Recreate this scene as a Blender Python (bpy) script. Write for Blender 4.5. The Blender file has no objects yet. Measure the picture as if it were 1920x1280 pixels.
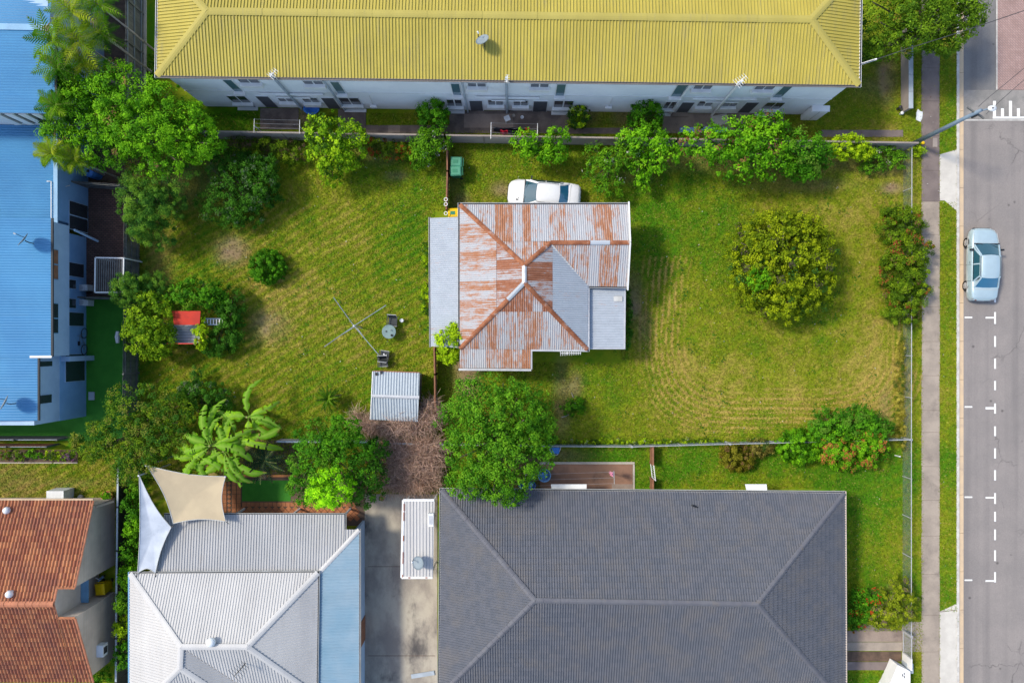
import bpy, math, random
import numpy as np
from mathutils import Vector, Matrix

# ------------------------------------------------------------------ camera, sky, sun, exposure
SC = bpy.context.scene
D = 44.5          # camera height above the ground (m)
S = 30.0          # photo pixels per metre on the ground
cam_d = bpy.data.cameras.new('camera'); cam = bpy.data.objects.new('camera', cam_d)
SC.collection.objects.link(cam); SC.camera = cam
cam.location = (0, 0, D); cam.rotation_euler = (0, 0, 0)
cam_d.sensor_width = 36.0; cam_d.lens = 36.0 * D / (1920 / S)
cam_d.clip_start = 0.5; cam_d.clip_end = 2000
SUN_DIR = Vector((-0.93, 0.34, 0)).normalized()
EL = math.radians(50)
SUNV = Vector((SUN_DIR.x * math.cos(EL), SUN_DIR.y * math.cos(EL), math.sin(EL)))
w = bpy.data.worlds.new('World'); SC.world = w; w.use_nodes = True
nt = w.node_tree
sky = nt.nodes.new('ShaderNodeTexSky'); sky.sky_type = 'NISHITA'; sky.sun_disc = False
sky.sun_elevation = EL; sky.sun_rotation = math.atan2(SUN_DIR.x, SUN_DIR.y)
sky.air_density = 1.0; sky.dust_density = 1.5; sky.ozone_density = 1.0
nt.links.new(sky.outputs[0], nt.nodes['Background'].inputs[0])
nt.nodes['Background'].inputs[1].default_value = 0.15
sun_d = bpy.data.lights.new('sun', 'SUN'); sun_d.energy = 2.15; sun_d.angle = math.radians(8)
sun_d.color = (1.0, 0.92, 0.77)
sun = bpy.data.objects.new('sun', sun_d); SC.collection.objects.link(sun)
sun.rotation_euler = SUNV.to_track_quat('Z', 'Y').to_euler()
SC.view_settings.view_transform = 'Standard'; SC.view_settings.look = 'None'
SC.view_settings.exposure = 0.84; SC.view_settings.gamma = 1.0
SC.view_settings.use_curve_mapping = False
SC.cycles.max_bounces = 6; SC.cycles.transparent_max_bounces = 6

# ------------------------------------------------------------------ helpers
C = SC.collection
PI = math.pi
ORG = {}
rnd = random.Random(7)
def W(px, py, z=0.0):
    """photo position + real height -> point in the place (metres)"""
    k = (D - z) / D / S
    return Vector(((px - 960) * k, (640 - py) * k, z))
def tag(o, label=None, cat=None, group=None, kind=None):
    if label: o['label'] = label
    if cat: o['category'] = cat
    if group: o['group'] = group
    if kind: o['kind'] = kind
    return o
def thing(name, label, cat, loc=(0, 0, 0), rotz=0, group=None):
    o = bpy.data.objects.new(name, None); C.objects.link(o)
    o.empty_display_size = 0.2
    o.location = loc; o.rotation_euler = (0, 0, rotz)
    ORG[o.name] = Vector(loc)
    return tag(o, label, cat, group)
def local_thing(name, label, cat, loc, rotz=0, group=None):
    o = thing(name, label, cat, loc, rotz, group); ORG[o.name] = Vector((0, 0, 0)); return o
def copy_tree(o, parent=None):
    c = o.copy(); C.objects.link(c)
    if parent: c.parent = parent
    ORG[c.name] = ORG.get(o.name, Vector((0, 0, 0)))
    for ch in list(o.children): copy_tree(ch, c)
    return c
def link_mesh(name, me, mat, parent=None, smooth=False):
    o = bpy.data.objects.new(name, me); C.objects.link(o)
    for m in (mat if isinstance(mat, (list, tuple)) else [mat]): me.materials.append(m)
    if parent is not None:
        o.parent = parent; ORG[o.name] = ORG[parent.name]
    else: ORG[o.name] = Vector((0, 0, 0))
    if smooth:
        me.polygons.foreach_set('use_smooth', [True] * len(me.polygons))
    return o
class MB:
    def __init__(s): s.v = []; s.f = []; s.uv = []
    def poly(s, pts, uv=None):
        b = len(s.v); s.v += [tuple(p) for p in pts]; s.f.append(tuple(range(b, b + len(pts))))
        s.uv += uv if uv else [(0, 0)] * len(pts)
        return s
    def add(s, vs, fs):
        b = len(s.v); s.v += [tuple(p) for p in vs]
        for f in fs: s.f.append(tuple(i + b for i in f)); s.uv += [(0, 0)] * len(f)
        return s
    def box(s, x0, x1, y0, y1, z0, z1):
        vs = [(x, y, z) for z in (z0, z1) for y in (y0, y1) for x in (x0, x1)]
        return s.add(vs, [(0, 2, 3, 1), (4, 5, 7, 6), (0, 1, 5, 4), (2, 6, 7, 3), (0, 4, 6, 2), (1, 3, 7, 5)])
    def cbox(s, c, sx, sy, sz, rz=0):
        ca, sa = math.cos(rz), math.sin(rz); vs = []
        for z in (-sz / 2, sz / 2):
            for y in (-sy / 2, sy / 2):
                for x in (-sx / 2, sx / 2):
                    vs.append((c[0] + x * ca - y * sa, c[1] + x * sa + y * ca, c[2] + z))
        return s.add(vs, [(0, 2, 3, 1), (4, 5, 7, 6), (0, 1, 5, 4), (2, 6, 7, 3), (0, 4, 6, 2), (1, 3, 7, 5)])
    def beam(s, a, b, wd, ht, up=(0, 0, 1)):
        a = Vector(a); b = Vector(b); d = (b - a)
        if d.length < 1e-6: return s
        d.normalize(); u = Vector(up)
        r = d.cross(u)
        if r.length < 1e-4: r = d.cross(Vector((1, 0, 0)))
        r.normalize(); u = r.cross(d)
        vs = []
        for p in (a, b):
            for (i, j) in ((-1, -1), (1, -1), (1, 1), (-1, 1)):
                vs.append(p + r * (i * wd / 2) + u * (j * ht / 2))
        return s.add(vs, [(3, 2, 1, 0), (4, 5, 6, 7), (0, 1, 5, 4), (1, 2, 6, 5), (2, 3, 7, 6), (3, 0, 4, 7)])
    def tube(s, pts, r, n=6, cap=True):
        pts = [Vector(p) for p in pts]; m = len(pts); b = len(s.v)
        rs = r if isinstance(r, (list, tuple)) else [r] * m
        for i, p in enumerate(pts):
            d = (pts[min(i + 1, m - 1)] - pts[max(i - 1, 0)])
            d = d.normalized() if d.length > 1e-6 else Vector((0, 0, 1))
            q = d.cross(Vector((0, 0, 1)))
            if q.length < 1e-3: q = Vector((1, 0, 0))
            q.normalize(); u = q.cross(d)
            for k in range(n):
                t = 2 * PI * k / n
                s.v.append(tuple(p + (q * math.cos(t) + u * math.sin(t)) * rs[i]))
        for i in range(m - 1):
            for k in range(n):
                k2 = (k + 1) % n
                s.f.append((b + i * n + k, b + i * n + k2, b + (i + 1) * n + k2, b + (i + 1) * n + k)); s.uv += [(0, 0)] * 4
        if cap:
            s.f.append(tuple(b + k for k in range(n))[::-1]); s.f.append(tuple(b + (m - 1) * n + k for k in range(n)))
            s.uv += [(0, 0)] * (2 * n)
        return s
    def prism(s, poly, z0, z1):
        n = len(poly); vs = [(p[0], p[1], z0) for p in poly] + [(p[0], p[1], z1) for p in poly]
        return s.add(vs, [tuple(range(n))[::-1], tuple(range(n, 2 * n))] + [(i, (i + 1) % n, n + (i + 1) % n, n + i) for i in range(n)])
    def lathe(s, c, prof, n=16):
        b = len(s.v)
        for (r, z) in prof:
            for k in range(n):
                t = 2 * PI * k / n; s.v.append((c[0] + r * math.cos(t), c[1] + r * math.sin(t), c[2] + z))
        for i in range(len(prof) - 1):
            for k in range(n):
                k2 = (k + 1) % n
                s.f.append((b + i * n + k, b + i * n + k2, b + (i + 1) * n + k2, b + (i + 1) * n + k)); s.uv += [(0, 0)] * 4
        s.f.append(tuple(b + (len(prof) - 1) * n + k for k in range(n))); s.uv += [(0, 0)] * n
        return s
    def build(s, name, mat, parent=None, smooth=False):
        off = ORG[parent.name] if parent is not None else Vector((0, 0, 0))
        me = bpy.data.meshes.new(name)
        me.from_pydata([(v[0] - off.x, v[1] - off.y, v[2] - off.z) for v in s.v], [], s.f)
        if any(u != (0, 0) for u in s.uv):
            l = me.uv_layers.new(name='UVMap')
            l.data.foreach_set('uv', [c for u in s.uv for c in u])
        return link_mesh(name, me, mat, parent, smooth)
def struct(name, mb, mat, parent=None):
    o = mb.build(name, mat, parent)
    if parent is None: o['kind'] = 'structure'
    return o
def np_mesh(name, V, F, mat, parent=None, col=None, smooth=False):
    """V (n,3), F (m,k) arrays; col (n,3) point colours"""
    off = np.array(ORG[parent.name]) if parent is not None else np.zeros(3)
    me = bpy.data.meshes.new(name)
    V = np.asarray(V, dtype=np.float32) - off.astype(np.float32); F = np.asarray(F, dtype=np.int32)
    me.vertices.add(len(V)); me.vertices.foreach_set('co', V.ravel())
    m, k = F.shape
    me.loops.add(m * k); me.loops.foreach_set('vertex_index', F.ravel())
    me.polygons.add(m); me.polygons.foreach_set('loop_start', np.arange(0, m * k, k, dtype=np.int32))
    me.update(calc_edges=True)
    if col is not None:
        a = me.color_attributes.new('Col', 'FLOAT_COLOR', 'POINT')
        c4 = np.ones((len(V), 4), dtype=np.float32); c4[:, :3] = col
        a.data.foreach_set('color', c4.ravel())
    me.validate()
    return link_mesh(name, me, mat, parent, smooth)

# ------------------------------------------------------------------ materials
def nodes_of(name):
    m = bpy.data.materials.new(name); m.use_nodes = True
    return m, m.node_tree, m.node_tree.nodes['Principled BSDF']
def N(t, kind, **kw):
    n = t.nodes.new(kind)
    for k, v in kw.items(): setattr(n, k, v)
    return n
def math_node(t, op, a, b=None, clamp=False):
    n = t.nodes.new('ShaderNodeMath'); n.operation = op; n.use_clamp = clamp
    for i, x in enumerate((a, b)):
        if x is None: continue
        if isinstance(x, (int, float)): n.inputs[i].default_value = x
        else: t.links.new(x, n.inputs[i])
    return n.outputs[0]
def mixc(t, f, a, b, mode='MIX'):
    n = t.nodes.new('ShaderNodeMix'); n.data_type = 'RGBA'; n.blend_type = mode
    if isinstance(f, (int, float)): n.inputs[0].default_value = f
    else: t.links.new(f, n.inputs[0])
    for i, x in ((6, a), (7, b)):
        if isinstance(x, (tuple, list)): n.inputs[i].default_value = (*x[:3], 1)
        else: t.links.new(x, n.inputs[i])
    return n.outputs[2]
def ramp(t, f, lo, hi):
    n = t.nodes.new('ShaderNodeMapRange'); n.interpolation_type = 'SMOOTHSTEP'
    t.links.new(f, n.inputs[0]); n.inputs[1].default_value = lo; n.inputs[2].default_value = hi
    return n.outputs[0]
def noise(t, vec, scale, detail=4, rough=0.6):
    n = t.nodes.new('ShaderNodeTexNoise'); n.inputs['Scale'].default_value = scale
    n.inputs['Detail'].default_value = detail; n.inputs['Roughness'].default_value = rough
    t.links.new(vec, n.inputs['Vector']); return n.outputs['Fac']
def mapping(t, vec, sc):
    n = t.nodes.new('ShaderNodeMapping'); n.inputs['Scale'].default_value = sc
    t.links.new(vec, n.inputs['Vector']); return n.outputs[0]
def mk(name, c, rough=0.8, c2=None, scale=1.5, c3=None, s3=0.35, lo3=0.55, hi3=0.75, bump=0.0, bscale=60, metal=0.0, spec=0.3,
       stretch=(1, 1, 1), fine=0.12, fscale=25, lo=0.35, hi=0.65, coat=0):
    m, t, b = nodes_of(name)
    pos = N(t, 'ShaderNodeNewGeometry').outputs['Position']
    pv = mapping(t, pos, stretch)
    if c2 is None: c2 = tuple(x * 0.82 for x in c)
    col = mixc(t, ramp(t, noise(t, pv, scale, 5), lo, hi), c2, c)
    if c3 is not None: col = mixc(t, ramp(t, noise(t, pv, s3, 5, 0.65), lo3, hi3), col, c3)
    if fine:
        f = noise(t, pv, fscale, 3, 0.7)
        g = math_node(t, 'MULTIPLY_ADD', f, fine * 2); g.node.inputs[2].default_value = 1 - fine
        v = N(t, 'ShaderNodeCombineColor')
        for i in range(3): t.links.new(g, v.inputs[i])
        col = mixc(t, 1.0, col, v.outputs[0], 'MULTIPLY')
    t.links.new(col, b.inputs['Base Color'])
    b.inputs['Roughness'].default_value = rough; b.inputs['Metallic'].default_value = metal
    b.inputs['Specular IOR Level'].default_value = spec
    if coat: b.inputs['Coat Weight'].default_value = coat; b.inputs['Coat Roughness'].default_value = 0.08
    if bump:
        bn = N(t, 'ShaderNodeBump'); bn.inputs['Strength'].default_value = bump; bn.inputs['Distance'].default_value = 0.02
        t.links.new(noise(t, pos, bscale, 4, 0.7), bn.inputs['Height']); t.links.new(bn.outputs[0], b.inputs['Normal'])
    return m
def mk_attr(name, rough, trans=0.0, spec=0.25, nvar=0.0, nscale=6):
    m, t, b = nodes_of(name)
    a = N(t, 'ShaderNodeAttribute'); a.attribute_name = 'Col'; col = a.outputs['Color']
    if nvar:
        pos = N(t, 'ShaderNodeNewGeometry').outputs['Position']
        f = noise(t, pos, nscale, 6, 0.75)
        g = math_node(t, 'MULTIPLY_ADD', f, nvar * 2); g.node.inputs[2].default_value = 1 - nvar
        v = N(t, 'ShaderNodeCombineColor')
        for i in range(3): t.links.new(g, v.inputs[i])
        col = mixc(t, 1.0, col, v.outputs[0], 'MULTIPLY')
    t.links.new(col, b.inputs['Base Color']); b.inputs['Roughness'].default_value = rough
    b.inputs['Specular IOR Level'].default_value = spec
    if trans:
        tr = N(t, 'ShaderNodeBsdfTranslucent'); t.links.new(col, tr.inputs['Color'])
        mx = N(t, 'ShaderNodeMixShader'); mx.inputs[0].default_value = trans
        t.links.new(b.outputs[0], mx.inputs[1]); t.links.new(tr.outputs[0], mx.inputs[2])
        t.links.new(mx.outputs[0], t.nodes['Material Output'].inputs['Surface'])
    return m
def mk_rust(name, base, rust, bias, rand, dark=(0.15, 0.042, 0.016)):
    """sheet metal; uv in metres (u down the slope, v across); every sheet has its own amount of rust"""
    m, t, b = nodes_of(name)
    uv = N(t, 'ShaderNodeUVMap').outputs[0]; oi = N(t, 'ShaderNodeObjectInfo')
    sh = N(t, 'ShaderNodeVectorMath'); sh.operation = 'MULTIPLY_ADD'
    cx = N(t, 'ShaderNodeCombineXYZ'); t.links.new(oi.outputs['Random'], cx.inputs[0]); t.links.new(oi.outputs['Random'], cx.inputs[1])
    t.links.new(cx.outputs[0], sh.inputs[0]); sh.inputs[1].default_value = (37, 53, 0); t.links.new(uv, sh.inputs[2])
    v = sh.outputs[0]
    streak = noise(t, mapping(t, v, (0.9, 14, 1)), 1.0, 4, 0.6)
    blot = noise(t, mapping(t, v, (1.5, 2.4, 1)), 1.0, 6, 0.75)
    fine = noise(t, mapping(t, v, (14, 40, 1)), 1.0, 3, 0.7)
    f = math_node(t, 'MULTIPLY', streak, 0.85)
    f = math_node(t, 'ADD', f, math_node(t, 'MULTIPLY', blot, 0.85))
    f = math_node(t, 'ADD', f, math_node(t, 'MULTIPLY', fine, 0.42))
    f = math_node(t, 'ADD', f, math_node(t, 'MULTIPLY', oi.outputs['Random'], rand))
    f = math_node(t, 'ADD', f, bias - 0.06)
    r = math_node(t, 'MULTIPLY', ramp(t, f, 0.90, 1.12), 0.92)
    r2 = math_node(t, 'MULTIPLY', ramp(t, f, 1.10, 1.45), 0.75)
    g = mixc(t, ramp(t, blot, 0.3, 0.7), tuple(x * 0.8 for x in base), base)
    g = mixc(t, ramp(t, fine, 0.35, 0.8), g, tuple(x * 1.12 for x in base))
    col = mixc(t, r, g, rust); col = mixc(t, r2, col, dark)
    t.links.new(col, b.inputs['Base Color'])
    rr = math_node(t, 'MULTIPLY_ADD', r, 0.35); rr.node.inputs[2].default_value = 0.5
    t.links.new(rr, b.inputs['Roughness'])
    b.inputs['Specular IOR Level'].default_value = 0.3
    return m
def mk_brick(name, c1, c2, mortar, sc, bw=0.5, bh=0.25, rot=0, rough=0.85, msize=0.02, axis='xy'):
    m, t, b = nodes_of(name)
    pos = N(t, 'ShaderNodeNewGeometry').outputs['Position']
    mp = N(t, 'ShaderNodeMapping'); mp.inputs['Rotation'].default_value = rot if isinstance(rot, tuple) else (0, 0, rot); t.links.new(pos, mp.inputs['Vector'])
    br = N(t, 'ShaderNodeTexBrick'); t.links.new(mp.outputs[0], br.inputs['Vector'])
    br.inputs['Color1'].default_value = (*c1, 1); br.inputs['Color2'].default_value = (*c2, 1); br.inputs['Mortar'].default_value = (*mortar, 1)
    br.inputs['Scale'].default_value = sc; br.inputs['Mortar Size'].default_value = msize
    br.inputs['Brick Width'].default_value = bw; br.inputs['Row Height'].default_value = bh
    f = noise(t, pos, 1.2, 5); g = math_node(t, 'MULTIPLY_ADD', f, 0.6); g.node.inputs[2].default_value = 0.7
    v = N(t, 'ShaderNodeCombineColor')
    for i in range(3): t.links.new(g, v.inputs[i])
    t.links.new(mixc(t, 1.0, br.outputs['Color'], v.outputs[0], 'MULTIPLY'), b.inputs['Base Color'])
    b.inputs['Roughness'].default_value = rough; b.inputs['Specular IOR Level'].default_value = 0.2
    return m
def mk_tile(name, c, c2, c3, rough=0.75, piece=(0.3, 0.33), spec=0.25):
    """roof tiles: colour changes from tile to tile (uv in metres)"""
    m, t, b = nodes_of(name)
    uv = N(t, 'ShaderNodeUVMap').outputs[0]
    sn = N(t, 'ShaderNodeVectorMath'); sn.operation = 'SNAP'; t.links.new(uv, sn.inputs[0]); sn.inputs[1].default_value = (piece[1], piece[0], 1)
    wn = N(t, 'ShaderNodeTexWhiteNoise'); wn.noise_dimensions = '2D'; t.links.new(sn.outputs[0], wn.inputs['Vector'])
    pos = N(t, 'ShaderNodeNewGeometry').outputs['Position']
    col = mixc(t, ramp(t, wn.outputs['Value'], 0.1, 0.9), c, c2)
    col = mixc(t, math_node(t, 'MULTIPLY', ramp(t, noise(t, pos, 0.9, 5), 0.4, 0.75), 0.7), col, c3)
    f = noise(t, pos, 22, 3, 0.7); g = math_node(t, 'MULTIPLY_ADD', f, 0.4); g.node.inputs[2].default_value = 0.8
    v = N(t, 'ShaderNodeCombineColor')
    for i in range(3): t.links.new(g, v.inputs[i])
    t.links.new(mixc(t, 1.0, col, v.outputs[0], 'MULTIPLY'), b.inputs['Base Color'])
    b.inputs['Roughness'].default_value = rough; b.inputs['Specular IOR Level'].default_value = spec
    return m
def mk_road(name, c, c2, dark):
    m, t, b = nodes_of(name)
    pos = N(t, 'ShaderNodeNewGeometry').outputs['Position']
    col = mixc(t, ramp(t, noise(t, pos, 0.45, 5), 0.3, 0.7), c2, c)
    tr = noise(t, mapping(t, pos, (1.1, 0.03, 1)), 1.0, 3, 0.55)
    col = mixc(t, math_node(t, 'MULTIPLY', ramp(t, tr, 0.45, 0.7), 0.55), col, dark)
    st = noise(t, pos, 0.9, 6, 0.7)
    col = mixc(t, math_node(t, 'MULTIPLY', ramp(t, st, 0.62, 0.8), 0.6), col, dark)
    vo = N(t, 'ShaderNodeTexVoronoi'); vo.inputs['Scale'].default_value = 0.8; t.links.new(pos, vo.inputs['Vector'])
    sp = math_node(t, 'SUBTRACT', 1.0, ramp(t, vo.outputs['Distance'], 0.03, 0.10))
    col = mixc(t, math_node(t, 'MULTIPLY', sp, 0.65), col, tuple(x * 0.35 for x in dark))
    vc = N(t, 'ShaderNodeTexVoronoi'); vc.feature = 'DISTANCE_TO_EDGE'; vc.inputs['Scale'].default_value = 0.33
    wv = N(t, 'ShaderNodeVectorMath'); wv.operation = 'MULTIPLY_ADD'; cx = N(t, 'ShaderNodeCombineXYZ'); nn = noise(t, pos, 1.6, 4)
    t.links.new(nn, cx.inputs[0]); t.links.new(nn, cx.inputs[1]); t.links.new(cx.outputs[0], wv.inputs[0]); wv.inputs[1].default_value = (1.2, 1.2, 0); t.links.new(pos, wv.inputs[2]); t.links.new(wv.outputs[0], vc.inputs['Vector'])
    cr = math_node(t, 'SUBTRACT', 1.0, ramp(t, vc.outputs['Distance'], 0.004, 0.016))
    cr = math_node(t, 'MULTIPLY', cr, ramp(t, noise(t, pos, 0.18, 3), 0.54, 0.66))
    col = mixc(t, math_node(t, 'MULTIPLY', cr, 0.55), col, tuple(x * 0.5 for x in dark))
    f = noise(t, pos, 20, 3, 0.75); g = math_node(t, 'MULTIPLY_ADD', f, 0.7); g.node.inputs[2].default_value = 0.65
    v = N(t, 'ShaderNodeCombineColor')
    for i in range(3): t.links.new(g, v.inputs[i])
    t.links.new(mixc(t, 1.0, col, v.outputs[0], 'MULTIPLY'), b.inputs['Base Color'])
    b.inputs['Roughness'].default_value = 0.92; b.inputs['Specular IOR Level'].default_value = 0.2
    return m
def mk_roof(name, c, c2, dirt, run, rough=0.6, amount=0.6, lo=0.5, hi=0.8):
    """painted sheet roof: faded patches (on the skirt roof a painted reflection) and dirt streaks along the run of the sheets ('x' or 'y')"""
    m, t, b = nodes_of(name)
    pos = N(t, 'ShaderNodeNewGeometry').outputs['Position']
    sc = (7, 0.45, 1) if run == 'y' else (0.45, 7, 1)
    col = mixc(t, ramp(t, noise(t, pos, 0.35, 5), 0.3, 0.7), c2, c)
    s1 = noise(t, mapping(t, pos, sc), 1.0, 4, 0.6); s2 = noise(t, pos, 0.55, 5, 0.65)
    f = math_node(t, 'MULTIPLY', ramp(t, s1, lo, hi), ramp(t, s2, 0.35, 0.7))
    col = mixc(t, math_node(t, 'MULTIPLY', f, amount), col, dirt)
    bands = noise(t, mapping(t, pos, (1.3, 0.01, 1) if run == 'y' else (0.01, 1.3, 1)), 1.0, 2, 0.5)
    g = math_node(t, 'MULTIPLY_ADD', bands, 0.22); g.node.inputs[2].default_value = 0.89
    f2 = noise(t, pos, 18, 3, 0.7); g = math_node(t, 'MULTIPLY', g, math_node(t, 'ADD', math_node(t, 'MULTIPLY', f2, 0.14), 0.93))
    v = N(t, 'ShaderNodeCombineColor')
    for i in range(3): t.links.new(g, v.inputs[i])
    t.links.new(mixc(t, 1.0, col, v.outputs[0], 'MULTIPLY'), b.inputs['Base Color'])
    b.inputs['Roughness'].default_value = rough; b.inputs['Specular IOR Level'].default_value = 0.3
    return m
M = {}
M['grass'] = mk_attr('grass', 0.9, 0.0, 0.1, 0.35, 9)
M['blade'] = mk_attr('grass_blade', 0.7, 0.25, 0.15)
M['leaf'] = mk_attr('leaf', 0.62, 0.40, 0.12)
M['frond'] = mk_attr('palm_frond', 0.65, 0.35, 0.05)
M['bark'] = mk('bark', (0.16, 0.12, 0.09), 0.9, scale=6)
M['palm_trunk'] = mk('palm_trunk', (0.33, 0.31, 0.29), 0.85, scale=5)
M['far_ground'] = mk('far_ground', (0.10, 0.12, 0.025), 0.95, (0.07, 0.10, 0.02), 0.2)
M['asphalt'] = mk_road('asphalt', (0.255, 0.228, 0.212), (0.215, 0.195, 0.184), (0.15, 0.138, 0.134))
M['asphalt_dark'] = mk_road('asphalt_dark', (0.195, 0.188, 0.18), (0.155, 0.15, 0.148), (0.11, 0.107, 0.107))
M['ramp'] = mk('ramp', (0.27, 0.25, 0.23), 0.9, (0.2, 0.19, 0.175), 1.2, fine=0.25, fscale=20)
M['pavers'] = mk_brick('pavers', (0.31, 0.20, 0.175), (0.36, 0.24, 0.215), (0.21, 0.16, 0.145), 1.0, 0.23, 0.115, math.radians(45), msize=0.012)
M['road_paint'] = mk('road_paint', (0.78, 0.78, 0.76), 0.7, (0.55, 0.54, 0.52), 5, lo=0.25, hi=0.45, fine=0.15)
M['path'] = mk('path_concrete', (0.345, 0.288, 0.232), 0.9, (0.27, 0.226, 0.185), 0.8, c3=(0.17, 0.142, 0.12), s3=0.6, lo3=0.5, hi3=0.78, fine=0.25)
M['path_dark'] = mk('path_concrete_dark', (0.19, 0.152, 0.138), 0.9, (0.145, 0.116, 0.108), 1.0, c3=(0.26, 0.215, 0.195), s3=0.6, fine=0.22)
M['apron'] = mk('apron_concrete', (0.56, 0.53, 0.47), 0.88, (0.47, 0.44, 0.39), 0.8, fine=0.1)
M['kerb'] = mk('kerb_concrete', (0.55, 0.53, 0.49), 0.9, (0.42, 0.40, 0.37), 2.5)
M['channel'] = mk('channel_concrete', (0.56, 0.42, 0.27), 0.9, (0.50, 0.38, 0.26), 1.5, c3=(0.40, 0.31, 0.23), s3=1.2)
M['driveway'] = mk('driveway_concrete', (0.40, 0.36, 0.29), 0.85, (0.24, 0.21, 0.18), 0.55, c3=(0.075, 0.07, 0.068), s3=0.42, lo3=0.5, hi3=0.72, fine=0.2, stretch=(1.3, 0.7, 1))
M['slab_brown'] = mk('slab_brown', (0.21, 0.165, 0.135), 0.9, (0.115, 0.09, 0.08), 0.9, c3=(0.07, 0.06, 0.06), s3=0.8, fine=0.25)
M['slab_tan'] = mk('slab_tan', (0.30, 0.235, 0.19), 0.9, (0.22, 0.17, 0.14), 0.9, c3=(0.15, 0.115, 0.10), s3=0.8, fine=0.25)
M['terracotta_floor'] = mk('terracotta_floor', (0.33, 0.18, 0.115), 0.9, (0.22, 0.125, 0.085), 0.9, c3=(0.10, 0.065, 0.05), s3=0.45, lo3=0.42, hi3=0.72, fine=0.25)
M['grout'] = mk('grout', (0.12, 0.08, 0.06), 0.95)
M['terracotta'] = mk('terracotta_tile', (0.42, 0.17, 0.075), 0.8, (0.30, 0.115, 0.055), 1.6, c3=(0.2, 0.09, 0.055), s3=0.8, fine=0.15)
M['yard_brick'] = mk_brick('yard_brick', (0.10, 0.055, 0.045), (0.15, 0.085, 0.07), (0.05, 0.04, 0.035), 1.0, 0.23, 0.115, 0)
M['soil'] = mk('soil', (0.13, 0.085, 0.06), 0.95, (0.08, 0.055, 0.04), 2, bump=0.4, bscale=20, fine=0.3)
M['turf'] = mk('artificial_turf', (0.04, 0.20, 0.018), 0.9, (0.03, 0.165, 0.014), 1.5, bump=0.4, bscale=60, fine=0.25, fscale=40)
M['yellow_roof'] = mk_roof('yellow_roof', (0.425, 0.355, 0.07), (0.375, 0.312, 0.06), (0.27, 0.235, 0.11), 'y', 0.7, 0.75, 0.45, 0.75)
M['yellow_cap'] = mk_roof('yellow_ridge', (0.375, 0.315, 0.075), (0.34, 0.285, 0.065), (0.25, 0.22, 0.12), 'y', 0.7, 0.6)
M['grey_tile'] = mk_tile('grey_tile', (0.090, 0.099, 0.120), (0.105, 0.112, 0.133), (0.130, 0.124, 0.124), 0.8, (0.29, 0.325))
M['grey_cap'] = mk('grey_ridge_cap', (0.118, 0.12, 0.135), 0.8, (0.098, 0.10, 0.118), 2, c3=(0.15, 0.13, 0.11), s3=1.5)
M['red_tile'] = mk_tile('red_tile', (0.32, 0.118, 0.064), (0.46, 0.20, 0.095), (0.23, 0.095, 0.07), 0.8, (0.2, 0.34))
M['red_cap'] = mk('red_ridge_cap', (0.44, 0.17, 0.09), 0.75, (0.34, 0.13, 0.07), 2)
M['white_roof'] = mk_roof('white_roof', (0.485, 0.475, 0.46), (0.44, 0.433, 0.425), (0.32, 0.29, 0.26), 'y', 0.55, 0.45)
M['patio_roof'] = mk_roof('patio_roof', (0.385, 0.385, 0.385), (0.34, 0.345, 0.35), (0.26, 0.22, 0.185), 'y', 0.55, 0.7)
M['skirt_roof'] = mk_roof('skirt_roof', (0.245, 0.335, 0.40), (0.165, 0.28, 0.365), (0.18, 0.25, 0.31), 'x', 0.5, 0.3)  # blue and paler patches put the reflection on these sheets into the colour
M['blue_roof'] = mk_roof('blue_roof', (0.055, 0.215, 0.40), (0.042, 0.18, 0.36), (0.085, 0.20, 0.30), 'x', 0.5, 0.5)
M['blue_trim'] = mk('blue_trim', (0.16, 0.34, 0.52), 0.5)
M['rust_roof'] = mk_rust('rusty_iron', (0.385, 0.392, 0.41), (0.335, 0.135, 0.055), -0.175, 0.30)
M['rust_high'] = mk_rust('rusty_iron_upper', (0.385, 0.392, 0.41), (0.27, 0.092, 0.034), -0.06, 0.32)
M['clean_iron'] = mk_rust('galvanised_iron', (0.35, 0.385, 0.425), (0.36, 0.17, 0.085), -0.33, 0.20)
M['shed_iron'] = mk_rust('shed_iron', (0.38, 0.43, 0.47), (0.26, 0.18, 0.13), -0.60, 0.12)
M['ridge_rust'] = mk('rusty_ridge', (0.32, 0.125, 0.06), 0.85, (0.19, 0.065, 0.03), 2.2, c3=(0.42, 0.40, 0.39), s3=1.1, lo3=0.58, hi3=0.7, fine=0.25)
M['galv'] = mk('galvanised', (0.50, 0.51, 0.52), 0.45, (0.42, 0.43, 0.45), 3, metal=0.3)
M['gutter'] = mk('gutter_paint', (0.50, 0.50, 0.48), 0.5, (0.40, 0.40, 0.38), 2)
M['gutter_dark'] = mk('gutter_inside', (0.035, 0.038, 0.042), 0.7)
M['wall_grey'] = mk('wall_grey', (0.80, 0.81, 0.82), 0.8, (0.74, 0.755, 0.77), 0.8, c3=(0.62, 0.61, 0.59), s3=0.5, lo3=0.6, hi3=0.85, fine=0.06)
M['wall_white'] = mk('wall_white', (0.72, 0.72, 0.70), 0.8, (0.64, 0.64, 0.62), 1)
M['wall_blue'] = mk('wall_blue', (0.34, 0.47, 0.62), 0.8, (0.30, 0.42, 0.57), 1)
M['wall_blue_dark'] = mk('wall_blue_dark', (0.20, 0.37, 0.60), 0.8, (0.17, 0.33, 0.55), 1)
M['wall_cream'] = mk_brick('cream_brick', (0.60, 0.48, 0.38), (0.53, 0.42, 0.33), (0.56, 0.47, 0.39), 1.0, 0.24, 0.086, (math.radians(90), 0, math.radians(90)))
M['wall_house'] = mk('weatherboard', (0.52, 0.52, 0.48), 0.8)
M['white_paint'] = mk('white_paint', (0.74, 0.74, 0.73), 0.55, (0.66, 0.66, 0.65), 2, fine=0.05)
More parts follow.
